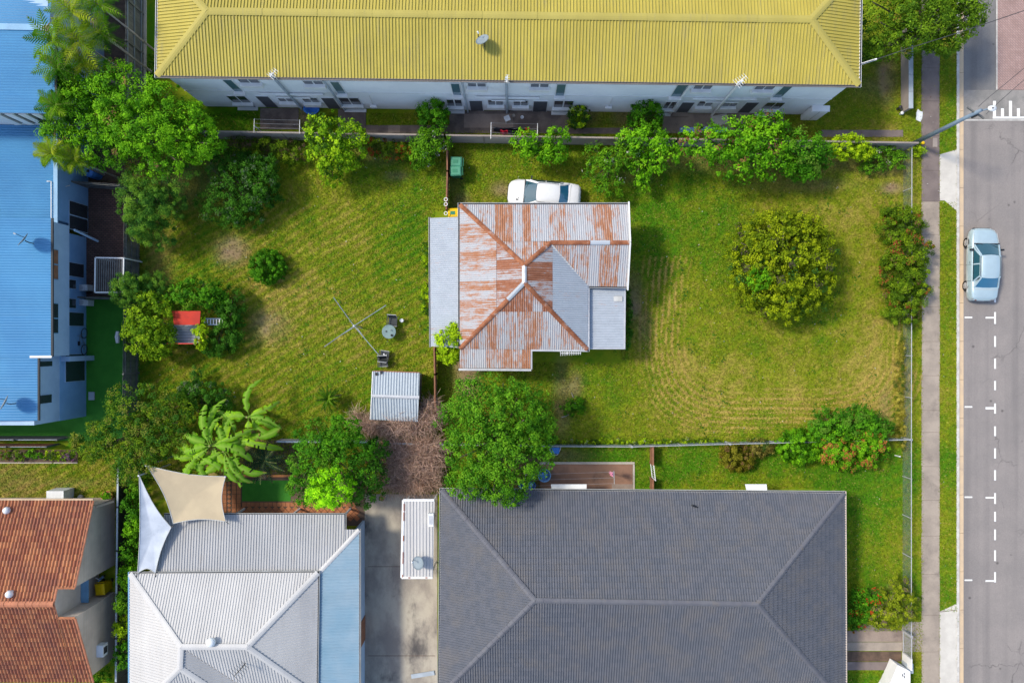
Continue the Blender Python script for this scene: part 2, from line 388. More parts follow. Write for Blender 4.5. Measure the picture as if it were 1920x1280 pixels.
M['white_plastic'] = mk('white_plastic', (0.72, 0.74, 0.75), 0.45, fine=0.04)
M['cream'] = mk('cream_paint', (0.55, 0.42, 0.29), 0.7)
M['timber'] = mk('weathered_timber', (0.15, 0.15, 0.14), 0.9, (0.095, 0.10, 0.10), 3, stretch=(1, 1, 0.3), fine=0.25)
M['timber_red'] = mk('stained_timber', (0.27, 0.125, 0.07), 0.85, (0.20, 0.09, 0.055), 3)
M['fence_sheet'] = mk('fence_sheet', (0.42, 0.36, 0.335), 0.75, (0.34, 0.29, 0.27), 0.8, c3=(0.24, 0.2, 0.19), s3=0.7)
M['rendered'] = mk('rendered_wall', (0.30, 0.255, 0.225), 0.9, (0.25, 0.21, 0.19), 0.8)
M['rendered_cap'] = mk('wall_cap', (0.37, 0.42, 0.47), 0.8)
M['dark_metal'] = mk('dark_metal', (0.04, 0.042, 0.045), 0.5)
M['steel'] = mk('steel', (0.22, 0.26, 0.29), 0.45, metal=0.2)
M['pole'] = mk('painted_pole', (0.16, 0.22, 0.28), 0.5, (0.13, 0.18, 0.24), 2)
M['dish'] = mk('dish_grey', (0.21, 0.255, 0.285), 0.55, (0.18, 0.22, 0.25), 3, fine=0.05)
M['wire'] = mk('cable', (0.05, 0.05, 0.055), 0.6)
M['rubber'] = mk('rubber', (0.02, 0.02, 0.022), 0.8)
M['rim'] = mk('alloy', (0.40, 0.38, 0.37), 0.4, metal=0.5)
M['black'] = mk('black_plastic', (0.02, 0.022, 0.026), 0.5)
M['bin_green'] = mk('bin_green', (0.035, 0.20, 0.11), 0.5)
M['bin_lid'] = mk('bin_lid_green', (0.07, 0.26, 0.16), 0.5)
M['yellow'] = mk('yellow_plastic', (0.72, 0.46, 0.0), 0.45)
M['blue_plastic'] = mk('blue_plastic', (0.06, 0.22, 0.62), 0.45)
M['blue_light'] = mk('light_blue_plastic', (0.20, 0.42, 0.72), 0.45)
M['red_paint'] = mk('red_paint', (0.50, 0.035, 0.015), 0.6, (0.40, 0.03, 0.015), 2)
M['red_cloth'] = mk('red_cloth', (0.42, 0.01, 0.03), 0.9)
M['black_cloth'] = mk('black_cloth', (0.012, 0.013, 0.02), 0.9)
M['yellow_cloth'] = mk('yellow_cloth', (0.70, 0.33, 0.02), 0.9)
M['pink_cloth'] = mk('pink_cloth', (0.72, 0.28, 0.42), 0.9)
M['blue_tarp'] = mk('blue_tarp', (0.13, 0.27, 0.72), 0.6, (0.28, 0.40, 0.78), 3)
M['sail_tan'] = mk('sail_cloth_tan', (0.44, 0.36, 0.235), 0.85, (0.40, 0.325, 0.215), 0.8, fine=0.06)
M['sail_grey'] = mk('sail_cloth_grey', (0.48, 0.52, 0.58), 0.8, (0.38, 0.42, 0.48), 0.9, c3=(0.26, 0.30, 0.36), s3=0.6, lo3=0.55, hi3=0.8)
M['stem'] = mk('banana_stem', (0.16, 0.24, 0.04), 0.7, (0.20, 0.16, 0.06), 3)
M['pot'] = mk('terracotta_pot', (0.55, 0.22, 0.08), 0.8)
M['stone'] = mk('stone', (0.44, 0.40, 0.34), 0.9)
M['table_top'] = mk('grey_green_table', (0.18, 0.26, 0.25), 0.4, (0.15, 0.22, 0.22), 3)
M['chair_mesh'] = mk('chair_sling', (0.05, 0.058, 0.062), 0.75)
def mk_gloss(name, c, rough=0.25, metal=0.0, coat=0.6):
    m, t, b = nodes_of(name); b.inputs['Base Color'].default_value = (*c, 1)
    pos = N(t, 'ShaderNodeNewGeometry').outputs['Position']
    t.links.new(mixc(t, ramp(t, noise(t, pos, 3, 4), 0.3, 0.7), tuple(x * 0.94 for x in c), c), b.inputs['Base Color'])
    b.inputs['Roughness'].default_value = rough; b.inputs['Metallic'].default_value = metal
    b.inputs['Coat Weight'].default_value = coat; b.inputs['Coat Roughness'].default_value = 0.05
    return m
M['car_white'] = mk_gloss('white_car_paint', (0.66, 0.67, 0.68), 0.35)
M['car_silver'] = mk_gloss('silver_blue_car_paint', (0.40, 0.515, 0.56), 0.38, 0.25)
M['glass'] = mk_gloss('tinted_glass', (0.02, 0.075, 0.10), 0.06, 0, 1.0)
M['glass_blue'] = mk_gloss('blue_tinted_glass', (0.02, 0.12, 0.22), 0.08, 0, 1.0)
M['pane_teal'] = mk_gloss('teal_glass', (0.07, 0.15, 0.19), 0.15, 0, 0.5)
M['pane_dark'] = mk_gloss('dark_glass', (0.025, 0.035, 0.045), 0.12, 0, 0.5)
M['screen_door'] = mk('screen_door', (0.085, 0.09, 0.105), 0.7)
M['lamp_red'] = mk_gloss('red_lens', (0.45, 0.02, 0.015), 0.2)
M['lamp_clear'] = mk_gloss('clear_lens', (0.6, 0.62, 0.62), 0.15)
# ------------------------------------------------------------------ ground
rg = np.random.default_rng(11)
_T = rg.random((256, 256))
def vnoise(x, y, s=0):
    xi = np.floor(x).astype(int); yi = np.floor(y).astype(int); fx = x - xi; fy = y - yi
    fx = fx * fx * (3 - 2 * fx); fy = fy * fy * (3 - 2 * fy)
    g = lambda a, b: _T[(a + s * 17) % 256, (b + s * 31) % 256]
    return (g(xi, yi) * (1 - fx) + g(xi + 1, yi) * fx) * (1 - fy) + (g(xi, yi + 1) * (1 - fx) + g(xi + 1, yi + 1) * fx) * fy
def fbm(x, y, o=4, s=0):
    r = 0; a = 0.5; t = 0
    for i in range(o):
        r = r + a * vnoise(x * 2 ** i, y * 2 ** i, s + i); t += a; a *= 0.55
    return r / t
# dryness of the grass: (photo x, y, radius x, radius y, amount); negative = lusher
DRY = [(540, 520, 200, 140, 0.08), (760, 420, 70, 120, -0.22), (760, 620, 50, 60, -0.12), (700, 320, 160, 40, -0.22), (560, 640, 140, 60, 0.10),
       (380, 690, 60, 40, -0.1), (1300, 430, 130, 60, -0.18), (1215, 480, 40, 90, -0.2), (1110, 690, 110, 35, -0.12), (1500, 720, 260, 80, 0.16),
       (1640, 720, 40, 120, 0.10), (1640, 420, 50, 90, 0.06), (1080, 300, 120, 30, -0.14), (1250, 620, 60, 60, 0.12), (1080, 770, 60, 50, 0.0),
       (1330, 870, 400, 32, -0.38), (1630, 1020, 60, 140, -0.30), (1630, 1275, 60, 14, -0.4), (720, 225, 60, 14, -0.05), (430, 225, 60, 25, -0.4),
       (1640, 190, 45, 70, 0.02), (1560, 230, 80, 20, -0.15), (110, 905, 90, 30, 0.06), (280, 90, 14, 90, -0.5), (520, 920, 50, 25, -0.35),
       (1715, 900, 8, 300, -0.12), (1778, 700, 14, 500, -0.14), (1778, 200, 14, 120, -0.12), (905, 340, 50, 30, -0.08), (1400, 340, 200, 25, -0.05)]
BARE = [(434, 470, 24, 22, 0.95), (505, 610, 30, 26, 0.55), (640, 375, 22, 14, 0.0), (1190, 560, 12, 40, 0.75), (1075, 720, 14, 22, 0.55), (1055, 745, 14, 60, 0.5),
        (1672, 353, 20, 9, 0.8), (940, 355, 16, 12, 0.8), (875, 690, 20, 60, 0.9), (1662, 145, 16, 38, 0.75), (1640, 165, 30, 20, 0.3), (1660, 770, 10, 40, 0.35),
        (640, 165, 10, 10, 0.0), (745, 330, 20, 8, 0.35), (850, 330, 14, 30, 0.3), (1320, 690, 30, 10, 0.0), (1180, 330, 40, 12, 0.3), (1500, 345, 80, 12, 0.3),
        (865, 385, 14, 20, 0.6), (660, 225, 12, 16, 0.6), (575, 215, 14, 18, 0.85), (1070, 218, 40, 20, 0.55), (1170, 222, 20, 18, 0.5), (1050, 855, 50, 12, 0.4),
        (110, 905, 110, 8, 0.2), (30, 905, 40, 25, 0.3), (400, 330, 30, 50, 0.35), (330, 340, 60, 40, 0.4), (475, 275, 60, 18, 0.5), (715, 285, 40, 18, 0.4),
        (1680, 1098, 12, 8, 0.5), (1640, 1112, 20, 6, 0.4), (300, 500, 20, 60, 0.3), (1205, 610, 14, 25, 0.4), (1440, 300, 180, 20, 0.45), (1650, 310, 40, 16, 0.4)]
GREEN = np.array([0.060, 0.172, 0.004]); OLIVE = np.array([0.182, 0.218, 0.009]); TAN = np.array([0.37, 0.275, 0.07]); SOIL = np.array([0.23, 0.155, 0.10])
def lawn_color(x, y):
    px = 960 + x * S; py = 640 - y * S
    d = 0.43 + 0.62 * (fbm(x / 3.2, y / 3.2, 4, 1) - 0.5) + 0.46 * (fbm(x / 0.6, y / 0.6, 3, 5) - 0.5) + 0.34 * (vnoise(x / 0.16, y / 0.16, 9) - 0.5)
    for (cx, cy, sx, sy, a) in DRY:
        d = d + a * np.exp(-0.5 * (((px - cx) / sx) ** 2 + ((py - cy) / sy) ** 2))
    # rows of dry clippings left by the mower, running round the tree
    wob = 14 * (fbm(x / 5, y / 5, 2, 3) - 0.5)
    q = (np.abs((px - 1465)) ** 4 + np.abs((py - 588) * 1.18) ** 4) ** 0.25 + wob
    row = np.clip(np.cos(q * 2 * PI / 10.5) * 1.9 - 0.6, 0, 1) * np.exp(-((q - 222) / 42) ** 2)
    row = row * np.where((px < 1330) | (py > 700), 1, 0.25) * np.where((px > 1150) & (py > 480), 1, 0) * (0.4 + 1.1 * fbm(x / 0.9, y / 0.9, 2, 8))
    d = d + 1.05 * row
    q2 = 0.5 * px + 0.86 * py
    d = d + 0.17 * np.cos(q2 * 2 * PI / 15 + 5 * fbm(x / 4, y / 4, 2, 6)) * ((px < 800) & (py > 380))
    d = np.clip(d, 0, 1)[:, None]
    c = np.where(d < 0.5, GREEN + (OLIVE - GREEN) * d / 0.5, OLIVE + (TAN - OLIVE) * (d - 0.5) / 0.5)
    b = np.zeros_like(px)
    for (cx, cy, sx, sy, a) in BARE:
        b = np.maximum(b, a * np.exp(-0.5 * (((px - cx) / sx) ** 2 + ((py - cy) / sy) ** 2) ** 1.5))
    b = np.clip(b * (0.35 + 1.3 * fbm(x / 0.7, y / 0.7, 3, 12)), 0, 0.92)[:, None]
    return c * (1 - b) + SOIL * b
st = MB(); st.box(-400, 400, -400, 400, -1.2, -0.6); struct('ground', st, M['far_ground'])
gx = np.append(np.arange(-40, 27.79, 0.2), 27.79); gy = np.arange(-26, 26.01, 0.2)
X, Y = np.meshgrid(gx, gy); nx, ny = len(gx), len(gy)
Z = 0.03 * (fbm(X.ravel() / 2.5, Y.ravel() / 2.5, 3, 2) - 0.5)
V = np.stack([X.ravel(), Y.ravel(), Z - 0.015], 1)
ii = (np.arange(ny - 1)[:, None] * nx + np.arange(nx - 1)[None, :]).ravel()
F = np.stack([ii, ii + 1, ii + nx + 1, ii + nx], 1)
lawn = np_mesh('lawn', V, F, M['grass'], None, lawn_color(X.ravel(), Y.ravel()), True); lawn['kind'] = 'structure'
# places where no grass grows (photo rectangles at ground level)
NOGRASS = [(300, -200, 1520, 212), (815, 395, 1165, 680), (1730, -100, 1760, 1400), (1794.5, -100, 2100, 1400), (1762, 285, 1793, 380), (1762, 1145, 1793, 1400),
           (820, 915, 1550, 1400), (690, 925, 820, 1400), (280, 900, 690, 1400), (-100, 945, 216, 1400), (-200, -100, 236, 350), (-200, 340, 165, 770), (165, 340, 240, 790), (-200, 770, 240, 832),
           (488, 203, 560, 246), (634, 205, 692, 246), (692, 236, 842, 252), (842, 208, 1066, 246), (1066, 238, 1240, 252), (1240, 212, 1460, 245),
           (1540, 244, 1694, 256), (1012, 868, 1190, 916), (1585, 1182, 1692, 1256), (-200, 832, 145, 868), (700, 700, 792, 790), (420, 890, 640, 900), (415, 935, 690, 980), (415, 890, 450, 980)]
n = 640000
tx = rg.uniform(-32.2, 27.8, n); ty = rg.uniform(-21.6, 18, n)
px = 960 + tx * S; py = 640 - ty * S
ok = np.ones(n, bool)
for (a, b, c_, d_) in NOGRASS: ok &= ~((px > a) & (px < c_) & (py > b) & (py < d_))
lc = lawn_color(tx, ty)
soilness = np.abs(lc - SOIL).sum(1)
ok &= (soilness > 0.10) | (rg.random(n) < 0.25)
tx, ty, lc = tx[ok], ty[ok], lc[ok]; n = len(tx)
ang = rg.uniform(0, 2 * PI, n); ln = rg.uniform(0.05, 0.12, n); wd = rg.uniform(0.018, 0.045, n); hz = rg.uniform(0.02, 0.065, n)
dx, dy = np.cos(ang), np.sin(ang)
A = np.stack([tx - dy * wd, ty + dx * wd, np.full(n, 0.0)], 1); B = np.stack([tx + dy * wd, ty - dx * wd, np.full(n, 0.0)], 1)
T = np.stack([tx + dx * ln, ty + dy * ln, hz + 0.015], 1)
GV = np.stack([A, B, T], 1).reshape(-1, 3); GF = np.arange(3 * n).reshape(-1, 3)
jit = lc * rg.uniform(0.75, 1.38, n)[:, None] * np.where(rg.random(n) < 0.05, 1.35, 1.0)[:, None]
dryb = rg.random(n) < 0.10; jit[dryb] = jit[dryb] * 0.5 + TAN * 0.6
grass = np_mesh('lawn_grass', GV, GF, M['blade'], None, np.repeat(jit, 3, 0))
tag(grass, 'short mown grass blades covering the lawns and verges', 'grass', kind='stuff')

# broad-leaved weeds and fallen leaves on the lawns
def flat_bits(name, label, cat, cx, cy, size, asp, cols, per, rng, z=0.05, spread=0.12):
    nb = len(cx) * per; bx = np.repeat(cx, per) + rng.normal(0, spread, nb); by = np.repeat(cy, per) + rng.normal(0, spread, nb)
    a = rng.uniform(0, 2 * PI, nb); l = size * rng.uniform(.6, 1.4, nb); w_ = l * asp; t = np.stack([np.cos(a), np.sin(a), rng.normal(0, .3, nb)], 1); s_ = np.stack([-np.sin(a), np.cos(a), rng.normal(0, .25, nb)], 1)
    P = np.stack([bx, by, z + rng.uniform(0, .05, nb)], 1)
    V = np.stack([P - t * l[:, None] / 2, P + s_ * w_[:, None] / 2, P + t * l[:, None] / 2, P - s_ * w_[:, None] / 2], 1).reshape(-1, 3); V[:, 2] = np.maximum(V[:, 2], .02)
    ci = rng.integers(0, len(cols), len(cx)); col = np.repeat(np.array(cols)[ci], per, 0) * rng.uniform(.7, 1.3, nb)[:, None]
    o = np_mesh(name, V, np.arange(4 * nb).reshape(-1, 4), M['blade'], None, np.repeat(col, 4, 0)); return tag(o, label, cat, kind='stuff')
def lawn_spots(m, rng, boxes):
    X_, Y_ = [], []
    for (a, b, c_, d_) in boxes:
        k = int(m * (c_ - a) * (d_ - b) / 1e5); X_.append(rng.uniform(a, c_, k)); Y_.append(rng.uniform(b, d_, k))
    x = np.concatenate(X_); y = np.concatenate(Y_); return (x - 960) / S, (640 - y) / S
LB = [(285, 300, 800, 730), (1000, 660, 1680, 815), (1190, 330, 1680, 660), (860, 300, 1180, 345), (1240, 845, 1680, 905), (1600, 930, 1685, 1100)]
rw = np.random.default_rng(21); wx_, wy_ = lawn_spots(150, rw, LB); kp = fbm(wx_ / 2.2, wy_ / 2.2, 3, 15) > .52
flat_bits('lawn_weeds', 'scattered broad leaved weeds in the lawns', 'weeds', wx_[kp], wy_[kp], .10, .5, [(.04, .16, .006), (.075, .19, .008), (.03, .115, .008), (.16, .22, .02)], 9, rw)
lx_, ly_ = lawn_spots(220, rw, LB + [(700, 270, 850, 330), (1040, 690, 1110, 800), (1300, 330, 1660, 360), (1764, 380, 1792, 1130), (1730, 0, 1760, 620)])
flat_bits('leaf_litter', 'fallen dry leaves and bits scattered over the lawns and path', 'leaf litter', lx_, ly_, .075, .55, [(.22, .13, .06), (.34, .25, .12), (.16, .09, .05), (.48, .46, .42), (.30, .28, .05)], 1, rw)
def slab(name, px0, py0, px1, py1, mat, z1=0.03, z0=-0.2, parent=None):
    a = W(px0, py1); b = W(px1, py0)
    return struct(name, MB().box(a.x, b.x, a.y, b.y, z0, z1), mat, parent)
def slab_poly(name, pts, mat, z1=0.03, z0=-0.2, parent=None):
    return struct(name, MB().prism([W(*p)[:2] for p in pts][::-1], z0, z1), mat, parent)
# street
slab('road', 1808, -900, 2300, 2200, M['asphalt'], -0.085, -0.5)
slab('road_patch', 1808.6, -900, 1871, 168, M['asphalt_dark'], -0.081, -0.12).name = 'road_resurfacing'
slab('paved_crossing', 1871, -900, 2300, 168, M['pavers'], -0.06, -0.14)
slab('crossing_edge', 1869.4, -900, 1871.4, 168, M['kerb'], -0.05, -0.14)
slab('crossing_ramp', 1808.6, 168.4, 2300, 225, M['ramp'], -0.076, -0.14)
slab('ramp_joint', 1808.6, 223.6, 2300, 225.8, M['kerb'], -0.072, -0.14)
kerb = slab('kerb', 1793.4, -900, 1798, 2200, M['kerb'], 0.045, -0.3)
chan = struct('gutter_channel', MB().box(W(1798, 0).x, W(1808, 0).x, -60, 60, -0.5, -0.1), M['grout'])
y = 60.0; k = 0
while y > -60:
    p = MB().box(W(1798.1, 0).x, W(1807.9, 0).x, y - 2.38, y, -0.12, -0.066); o = p.build('channel_slab', M['channel'], chan); y -= 2.4
def paint_rect(x0, y0, x1, y1, z=-0.081):
    a = W(x0, y1, z); b = W(x1, y0, z); return (a.x, b.x, a.y, b.y, z - 0.02, z)
marks = struct('parking_bay_markings', MB().box(*paint_rect(1848, 763, 1864, 767)), M['road_paint'])
for (y0, y1) in [(441, 454), (474, 492), (510, 530), (549, 567), (585, 607), (630, 650), (672, 691), (714, 731), (756, 775), (799, 817), (840, 859), (881, 900), (924, 944), (959, 977), (992, 1012), (1031, 1051), (1072, 1091)]:
    MB().box(*paint_rect(1864.2, y0, 1867.4, y1)).build('dash', M['road_paint'], marks)
for yy in (595.5, 932.5, 1088.5):
    MB().box(*paint_rect(1848, yy - 1.4, 1864, yy + 1.4)).build('bay_tick', M['road_paint'], marks)
for yy in (595, 762.5, 931.5, 1087):
    MB().box(*paint_rect(1808.8, yy - 1.3, 1823, yy + 1.3)).build('bay_tick', M['road_paint'], marks)
MB().box(*paint_rect(1861, 440, 1864.2, 443)).build('bay_tick', M['road_paint'], marks)
teeth = struct('ramp_markings', MB().box(*paint_rect(1861.5, 219, 2060, 222.5, -0.07)), M['road_paint'])
for i in range(12):
    x = 1862 + i * 15
    MB().box(*paint_rect(x, 189.5 if i % 2 == 0 else 203.5, x + 5.4, 218.9, -0.07)).build('tooth', M['road_paint'], teeth)
# footpath: single slabs with open joints
fp = slab('footpath', 1728.5, -900, 1761.5, 2200, M['grout'], 0.004)
edges = [-60, -2, 62, 128, 190, 255, 320, 378, 440, 505, 575, 640, 704, 769, 810, 874, 937, 1004, 1076, 1152, 1221, 1290, 1360]
for a, b in zip(edges[:-1], edges[1:]):
    q = MB(); jx = rnd.uniform(-0.5, 0.5)
    A_ = W(1728 + jx, b - 0.22); B_ = W(1761.5 + jx, a + 0.22); q.box(A_.x, B_.x, A_.y, B_.y, -0.1, 0.022 + rnd.uniform(0, 0.012))
    q.build('path_slab', M['path_dark'] if b < 390 else M['path'], fp)
slab_poly('driveway_apron', [(1761.6, 290), (1793.3, 281), (1793.3, 395), (1785, 388), (1771, 376), (1761.6, 376)], M['apron'], 0.026)
ap = slab_poly('driveway_apron', [(1761.8, 1146), (1793.3, 1131), (1793.3, 1420), (1761.8, 1420)], M['apron'], 0.026)
struct('crossover_joint', MB().prism([W(1762, 1146.6)[:2], W(1793, 1143)[:2], W(1793, 1142)[:2], W(1762, 1145.6)[:2]], 0.0, 0.03), M['grout'])
slab('inspection_cover', 1748.5, 259, 1757, 276, M['rendered'], 0.036)
# slabs and paths of the apartment block
slab('path', 488, 203, 560, 243, M['slab_brown'], 0.025)
slab('path', 634, 205, 686, 243, M['slab_brown'], 0.025)
slab('path', 686.4, 235, 842, 250, M['slab_brown'], 0.022)
slab('path', 728, 235.4, 750, 249, M['slab_tan'], 0.027)
slab('path', 842.3, 208, 1066, 250, M['slab_brown'], 0.024)
slab('path', 870, 214, 962, 240, M['slab_tan'], 0.029)
slab('path', 1066.4, 240, 1242, 251, M['slab_brown'], 0.022)
slab('path', 1242.4, 213, 1400, 250, M['slab_tan'], 0.024)
slab('path', 1400.4, 214, 1470, 235, M['slab_brown'], 0.022)
slab('path', 1540, 244, 1614, 257, M['path_dark'], 0.022)
slab('path', 1614.6, 244, 1693, 257, M['path_dark'], 0.024)
st_ = slab_poly('cement_stain', [(1333, 219), (1362, 213), (1366, 232), (1347, 236), (1336, 231)], M['apron'], 0.031)
st_.name = 'fresh_concrete'
for (x0, x1) in ((1260, 1289), (1376, 1404)):
    slab('door_step', x0, 210, x1, 220, M['slab_tan'], 0.15)
# driveway beside the grey roof, entry path, patios
dw = slab('driveway', 684, 926, 820, 1500, M['driveway'], 0.01)
for yy in (1061.5, 1228.5): slab('driveway_joint', 690, yy - 0.5, 816, yy + 0.5, M['grout'], 0.014)
slab('entry_path', 1560, 1182, 1691, 1202, M['slab_tan'], 0.03); slab('entry_path', 1560, 1203, 1691, 1219, M['path'], 0.028)
slab_poly('entry_path', [(1600, 1182), (1622, 1167), (1650, 1176), (1691, 1181.6), (1600, 1181.7)], M['path_dark'], 0.026)
slab('entry_path', 1691.6, 1165, 1728, 1221, M['path'], 0.02)
slab('garden_bed', 1560, 1220.5, 1690, 1239, M['soil'], 0.02)
slab('path', 1560, 1240, 1682, 1255, M['path_dark'], 0.03)
pb = slab('rear_patio', 1012, 870, 1186, 930, M['terracotta_floor'], 0.02)
slab('patio_edging', 1012, 865.5, 1189.5, 869.6, M['stone'], 0.06); slab('patio_edging', 1186.4, 870, 1189.8, 930, M['stone'], 0.06)
slab('rear_patio', 1147, 907, 1185.8, 930, M['slab_tan'], 0.032)
slab('rear_patio', 958, 850, 1011.5, 930, M['soil'], 0.012)
# brick courtyard of the white house: single tiles
court = slab('courtyard', 410, 885, 692, 985, M['grout'], 0.0)
slab('courtyard_lawn', 454, 900, 545, 939, M['turf'], 0.012, parent=None).name = 'courtyard_grass'
slab('courtyard_edging', 450, 889.5, 560, 893.6, M['pot'], 0.07)
slab('garden_bed', 450, 825, 560, 889, M['soil'], 0.01)
ts = 0.27
tile_me = None
def put_tile(x, y, rz, sx=1, sy=1):
    global tile_me
    if tile_me is None:
        o = MB().box(-ts / 2 + .008, ts / 2 - .008, -ts / 2 + .008, ts / 2 - .008, 0, 0.03).build('paving_tile', M['terracotta'], court); tile_me = o.data
    else:
        o = bpy.data.objects.new('paving_tile', tile_me); C.objects.link(o); o.parent = court
    o.location = (x, y, rnd.uniform(-0.004, 0.004)); o.rotation_euler = (0, 0, rz + rnd.uniform(-.03, .03)); o.scale = (sx, sy, 1)
for i in range(26):
    a = W(458 + i * 8.2, 945); put_tile(a.x, a.y, 0, 0.98, 1)
for i in range(36):
    for j in range(4):
        a = W(456 + i * 6.1 + 0, 953 + j * 6.1)
        if (i + j) % 2 == 0 and a.x < W(688, 0).x: put_tile(a.x, a.y, PI / 4, 1.04, 1.04)
for j in range(10):
    for i in range(4):
        a = W(421 + i * 9, 897 + j * 8.3); put_tile(a.x, a.y, PI / 4 if i == 1 else 0, 0.98 if i != 1 else .7, 0.98 if i != 1 else .7)
# yards of the townhouses
slab('yard', 150, 340, 262, 556, M['yard_brick'], 0.012); slab('yard', 140, 556.4, 262, 782, M['turf'], 0.02).name = 'turf_yard'
slab('turf_yard', -300, 781, 262, 826, M['turf'], 0.016)
slab('yard', 100, -200, 262, 339.6, M['soil'], 0.008).name = 'palm_bed'
slab('garden_bed', -300, 843, 146, 866, M['soil'], 0.02)
slab('garden_edging', -300, 866.2, 146, 868, M['stone'], 0.06)
slab('side_strip', 217, 945, 234, 1400, M['soil'], 0.006)
# ------------------------------------------------------------------ roofs
SINE = [(0, 0), (0.25, 0.5), (0.5, 1), (0.75, 0.5)]
RIB = [(0, 0), (0.62, 0), (0.70, 1), (0.92, 1)]            # flat pans with standing ribs
ROLL = [(0, 0.15), (0.18, 0.65), (0.36, 1), (0.54, 0.65), (0.72, 0.15), (0.86, 0)]
BAT = [(0, 0), (0.30, 0.05), (0.45, 1), (0.70, 1), (0.85, 0.05)]
def cut(poly2, v):
    us = []
    n = len(poly2)
    for i in range(n):
        (u0, v0), (u1, v1) = poly2[i], poly2[(i + 1) % n]
        if (v0 <= v <= v1) or (v1 <= v <= v0):
            if abs(v1 - v0) < 1e-9: us += [u0, u1]
            else: us.append(u0 + (u1 - u0) * (v - v0) / (v1 - v0))
    return (min(us), max(us)) if us else None
def frame(poly, along):
    n = Vector((0, 0, 0)); o = poly[0]
    for i in range(1, len(poly) - 1): n += (poly[i] - o).cross(poly[i + 1] - o)
    n.normalize()
    if n.z < 0: n = -n
    a = Vector(along); a = (a - n * a.dot(n)).normalized(); b = n.cross(a)
    return o, n, a, b
def sheet(mb, poly, along, pitch, prof, height, u0=None, u1=None, v0=None, v1=None, tilt=0.0, lift=0.0, fr=None, close=True):
    """profiled sheet metal or a course of tiles inside a flat polygon; u runs along 'along' (down the slope)"""
    o, n, a, b = fr or frame(poly, along)
    P2 = [((p - o).dot(a), (p - o).dot(b)) for p in poly]
    vmin = min(v for _, v in P2); vmax = max(v for _, v in P2)
    v0_ = max(vmin, v0 if v0 is not None else vmin) + 1e-5; v1_ = min(vmax, v1 if v1 is not None else vmax) - 1e-5
    if v1_ - v0_ < 0.01: return mb
    def h(v):
        t = (v / pitch) % 1.0
        q = prof + [(1.0, prof[0][1])]
        for i in range(len(prof)):
            if q[i][0] <= t <= q[i + 1][0]:
                w_ = (t - q[i][0]) / max(1e-9, q[i + 1][0] - q[i][0]); return (q[i][1] + (q[i + 1][1] - q[i][1]) * w_) * height
        return 0
    vs = {v0_, v1_}
    for k in range(int(math.floor(v0_ / pitch)), int(math.ceil(v1_ / pitch)) + 1):
        for (fr_, _) in prof:
            v = (k + fr_) * pitch
            if v0_ < v < v1_: vs.add(v)
    vs |= {v for _, v in P2 if v0_ < v < v1_}
    vs = sorted(vs); rows = []
    for v in vs:
        c = cut(P2, v)
        if c is None: rows.append(None); continue
        lo, hi = c
        if u0 is not None: lo = max(lo, u0)
        if u1 is not None: hi = min(hi, u1)
        if hi - lo < 1e-4: rows.append(None); continue
        def pt(u):
            t = tilt * ((u - u0) / (u1 - u0)) if tilt else 0
            return o + a * u + b * v + n * (h(v) + lift + t)
        rows.append((pt(lo), pt(hi), lo, hi, v))
    for r, q in zip(rows[:-1], rows[1:]):
        if r is None or q is None: continue
        mb.poly([r[0], r[1], q[1], q[0]], [(r[2], r[4]), (r[3], r[4]), (q[3], q[4]), (q[2], q[4])])
        if tilt and close:
            d = -n * (tilt + 0.01)
            mb.poly([r[1], r[1] + d, q[1] + d, q[1]], [(r[3], r[4])] * 2 + [(q[3], q[4])] * 2)
    return mb
def roof_plane(root, name, pts, along, pitch, prof, height, mat):
    mb = MB(); sheet(mb, [Vector(p) for p in pts], along, pitch, prof, height); return mb.build(name, mat, root)
def tile_plane(root, pts, along, pitch, prof, height, course, mat, tilt=0.03, name='tile_field'):
    P = [Vector(p) for p in pts]; fr = frame(P, along); o, n, a, b = fr
    us = [(p - o).dot(a) for p in P]; lo, hi = min(us), max(us); mb = MB(); u = hi
    while u > lo:
        sheet(mb, P, along, pitch, prof, height, u0=u - course, u1=u, tilt=tilt, fr=fr); u -= course
    ob = mb.build(name, mat, root); ob['kind'] = 'stuff'; return ob
def cap_run(root, name, p, q, half, drop, seg, mat, gap=0.012, thick=0.02, lift=0.03):
    """ridge or hip capping in separate overlapping pieces"""
    p = Vector(p); q = Vector(q); d = q - p; L = d.length; d.normalize()
    r = d.cross(Vector((0, 0, 1))).normalized(); u = r.cross(d)
    n = max(1, round(L / seg)); s = L / n
    for i in range(n):
        a = p + d * (i * s + gap / 2); b = p + d * ((i + 1) * s - gap / 2 + 0.03); mb = MB()
        j = rnd.uniform(0, 0.012); rows = []
        for w_, e in ((a, 0.0), (b, 0.014)):
            rows.append([w_ + r * (half * t) + u * (lift + j + e - drop * abs(t) ** 1.6) for t in (-1, -0.55, 0, 0.55, 1)])
        vs = rows[0] + rows[1] + [v - u * thick for v in rows[0]] + [v - u * thick for v in rows[1]]
        fs = [(k, k + 1, k + 6, k + 5) for k in range(4)] + [(0, 10, 11, 1), (1, 11, 12, 2), (2, 12, 13, 3), (3, 13, 14, 4)] + \
             [(5, 6, 16, 15), (6, 7, 17, 16), (7, 8, 18, 17), (8, 9, 19, 18), (0, 5, 15, 10), (4, 14, 19, 9)]
        mb.add(vs, fs); mb.build(name, M['clean_iron'] if mat is M['ridge_rust'] and rnd.random() < .09 else mat, root)
def gutter(root, pts, mat, wd=0.11, ht=0.09, out=None, dark=True, name='gutter'):
    for p, q in zip(pts[:-1], pts[1:]):
        p = Vector(p); q = Vector(q)
        g = MB().beam(p, q, wd, ht).build(name, mat, root)
        if dark: MB().beam(p + Vector((0, 0, ht / 2)), q + Vector((0, 0, ht / 2)), wd * 0.62, 0.008).build('gutter_trough', M['gutter_dark'], g)

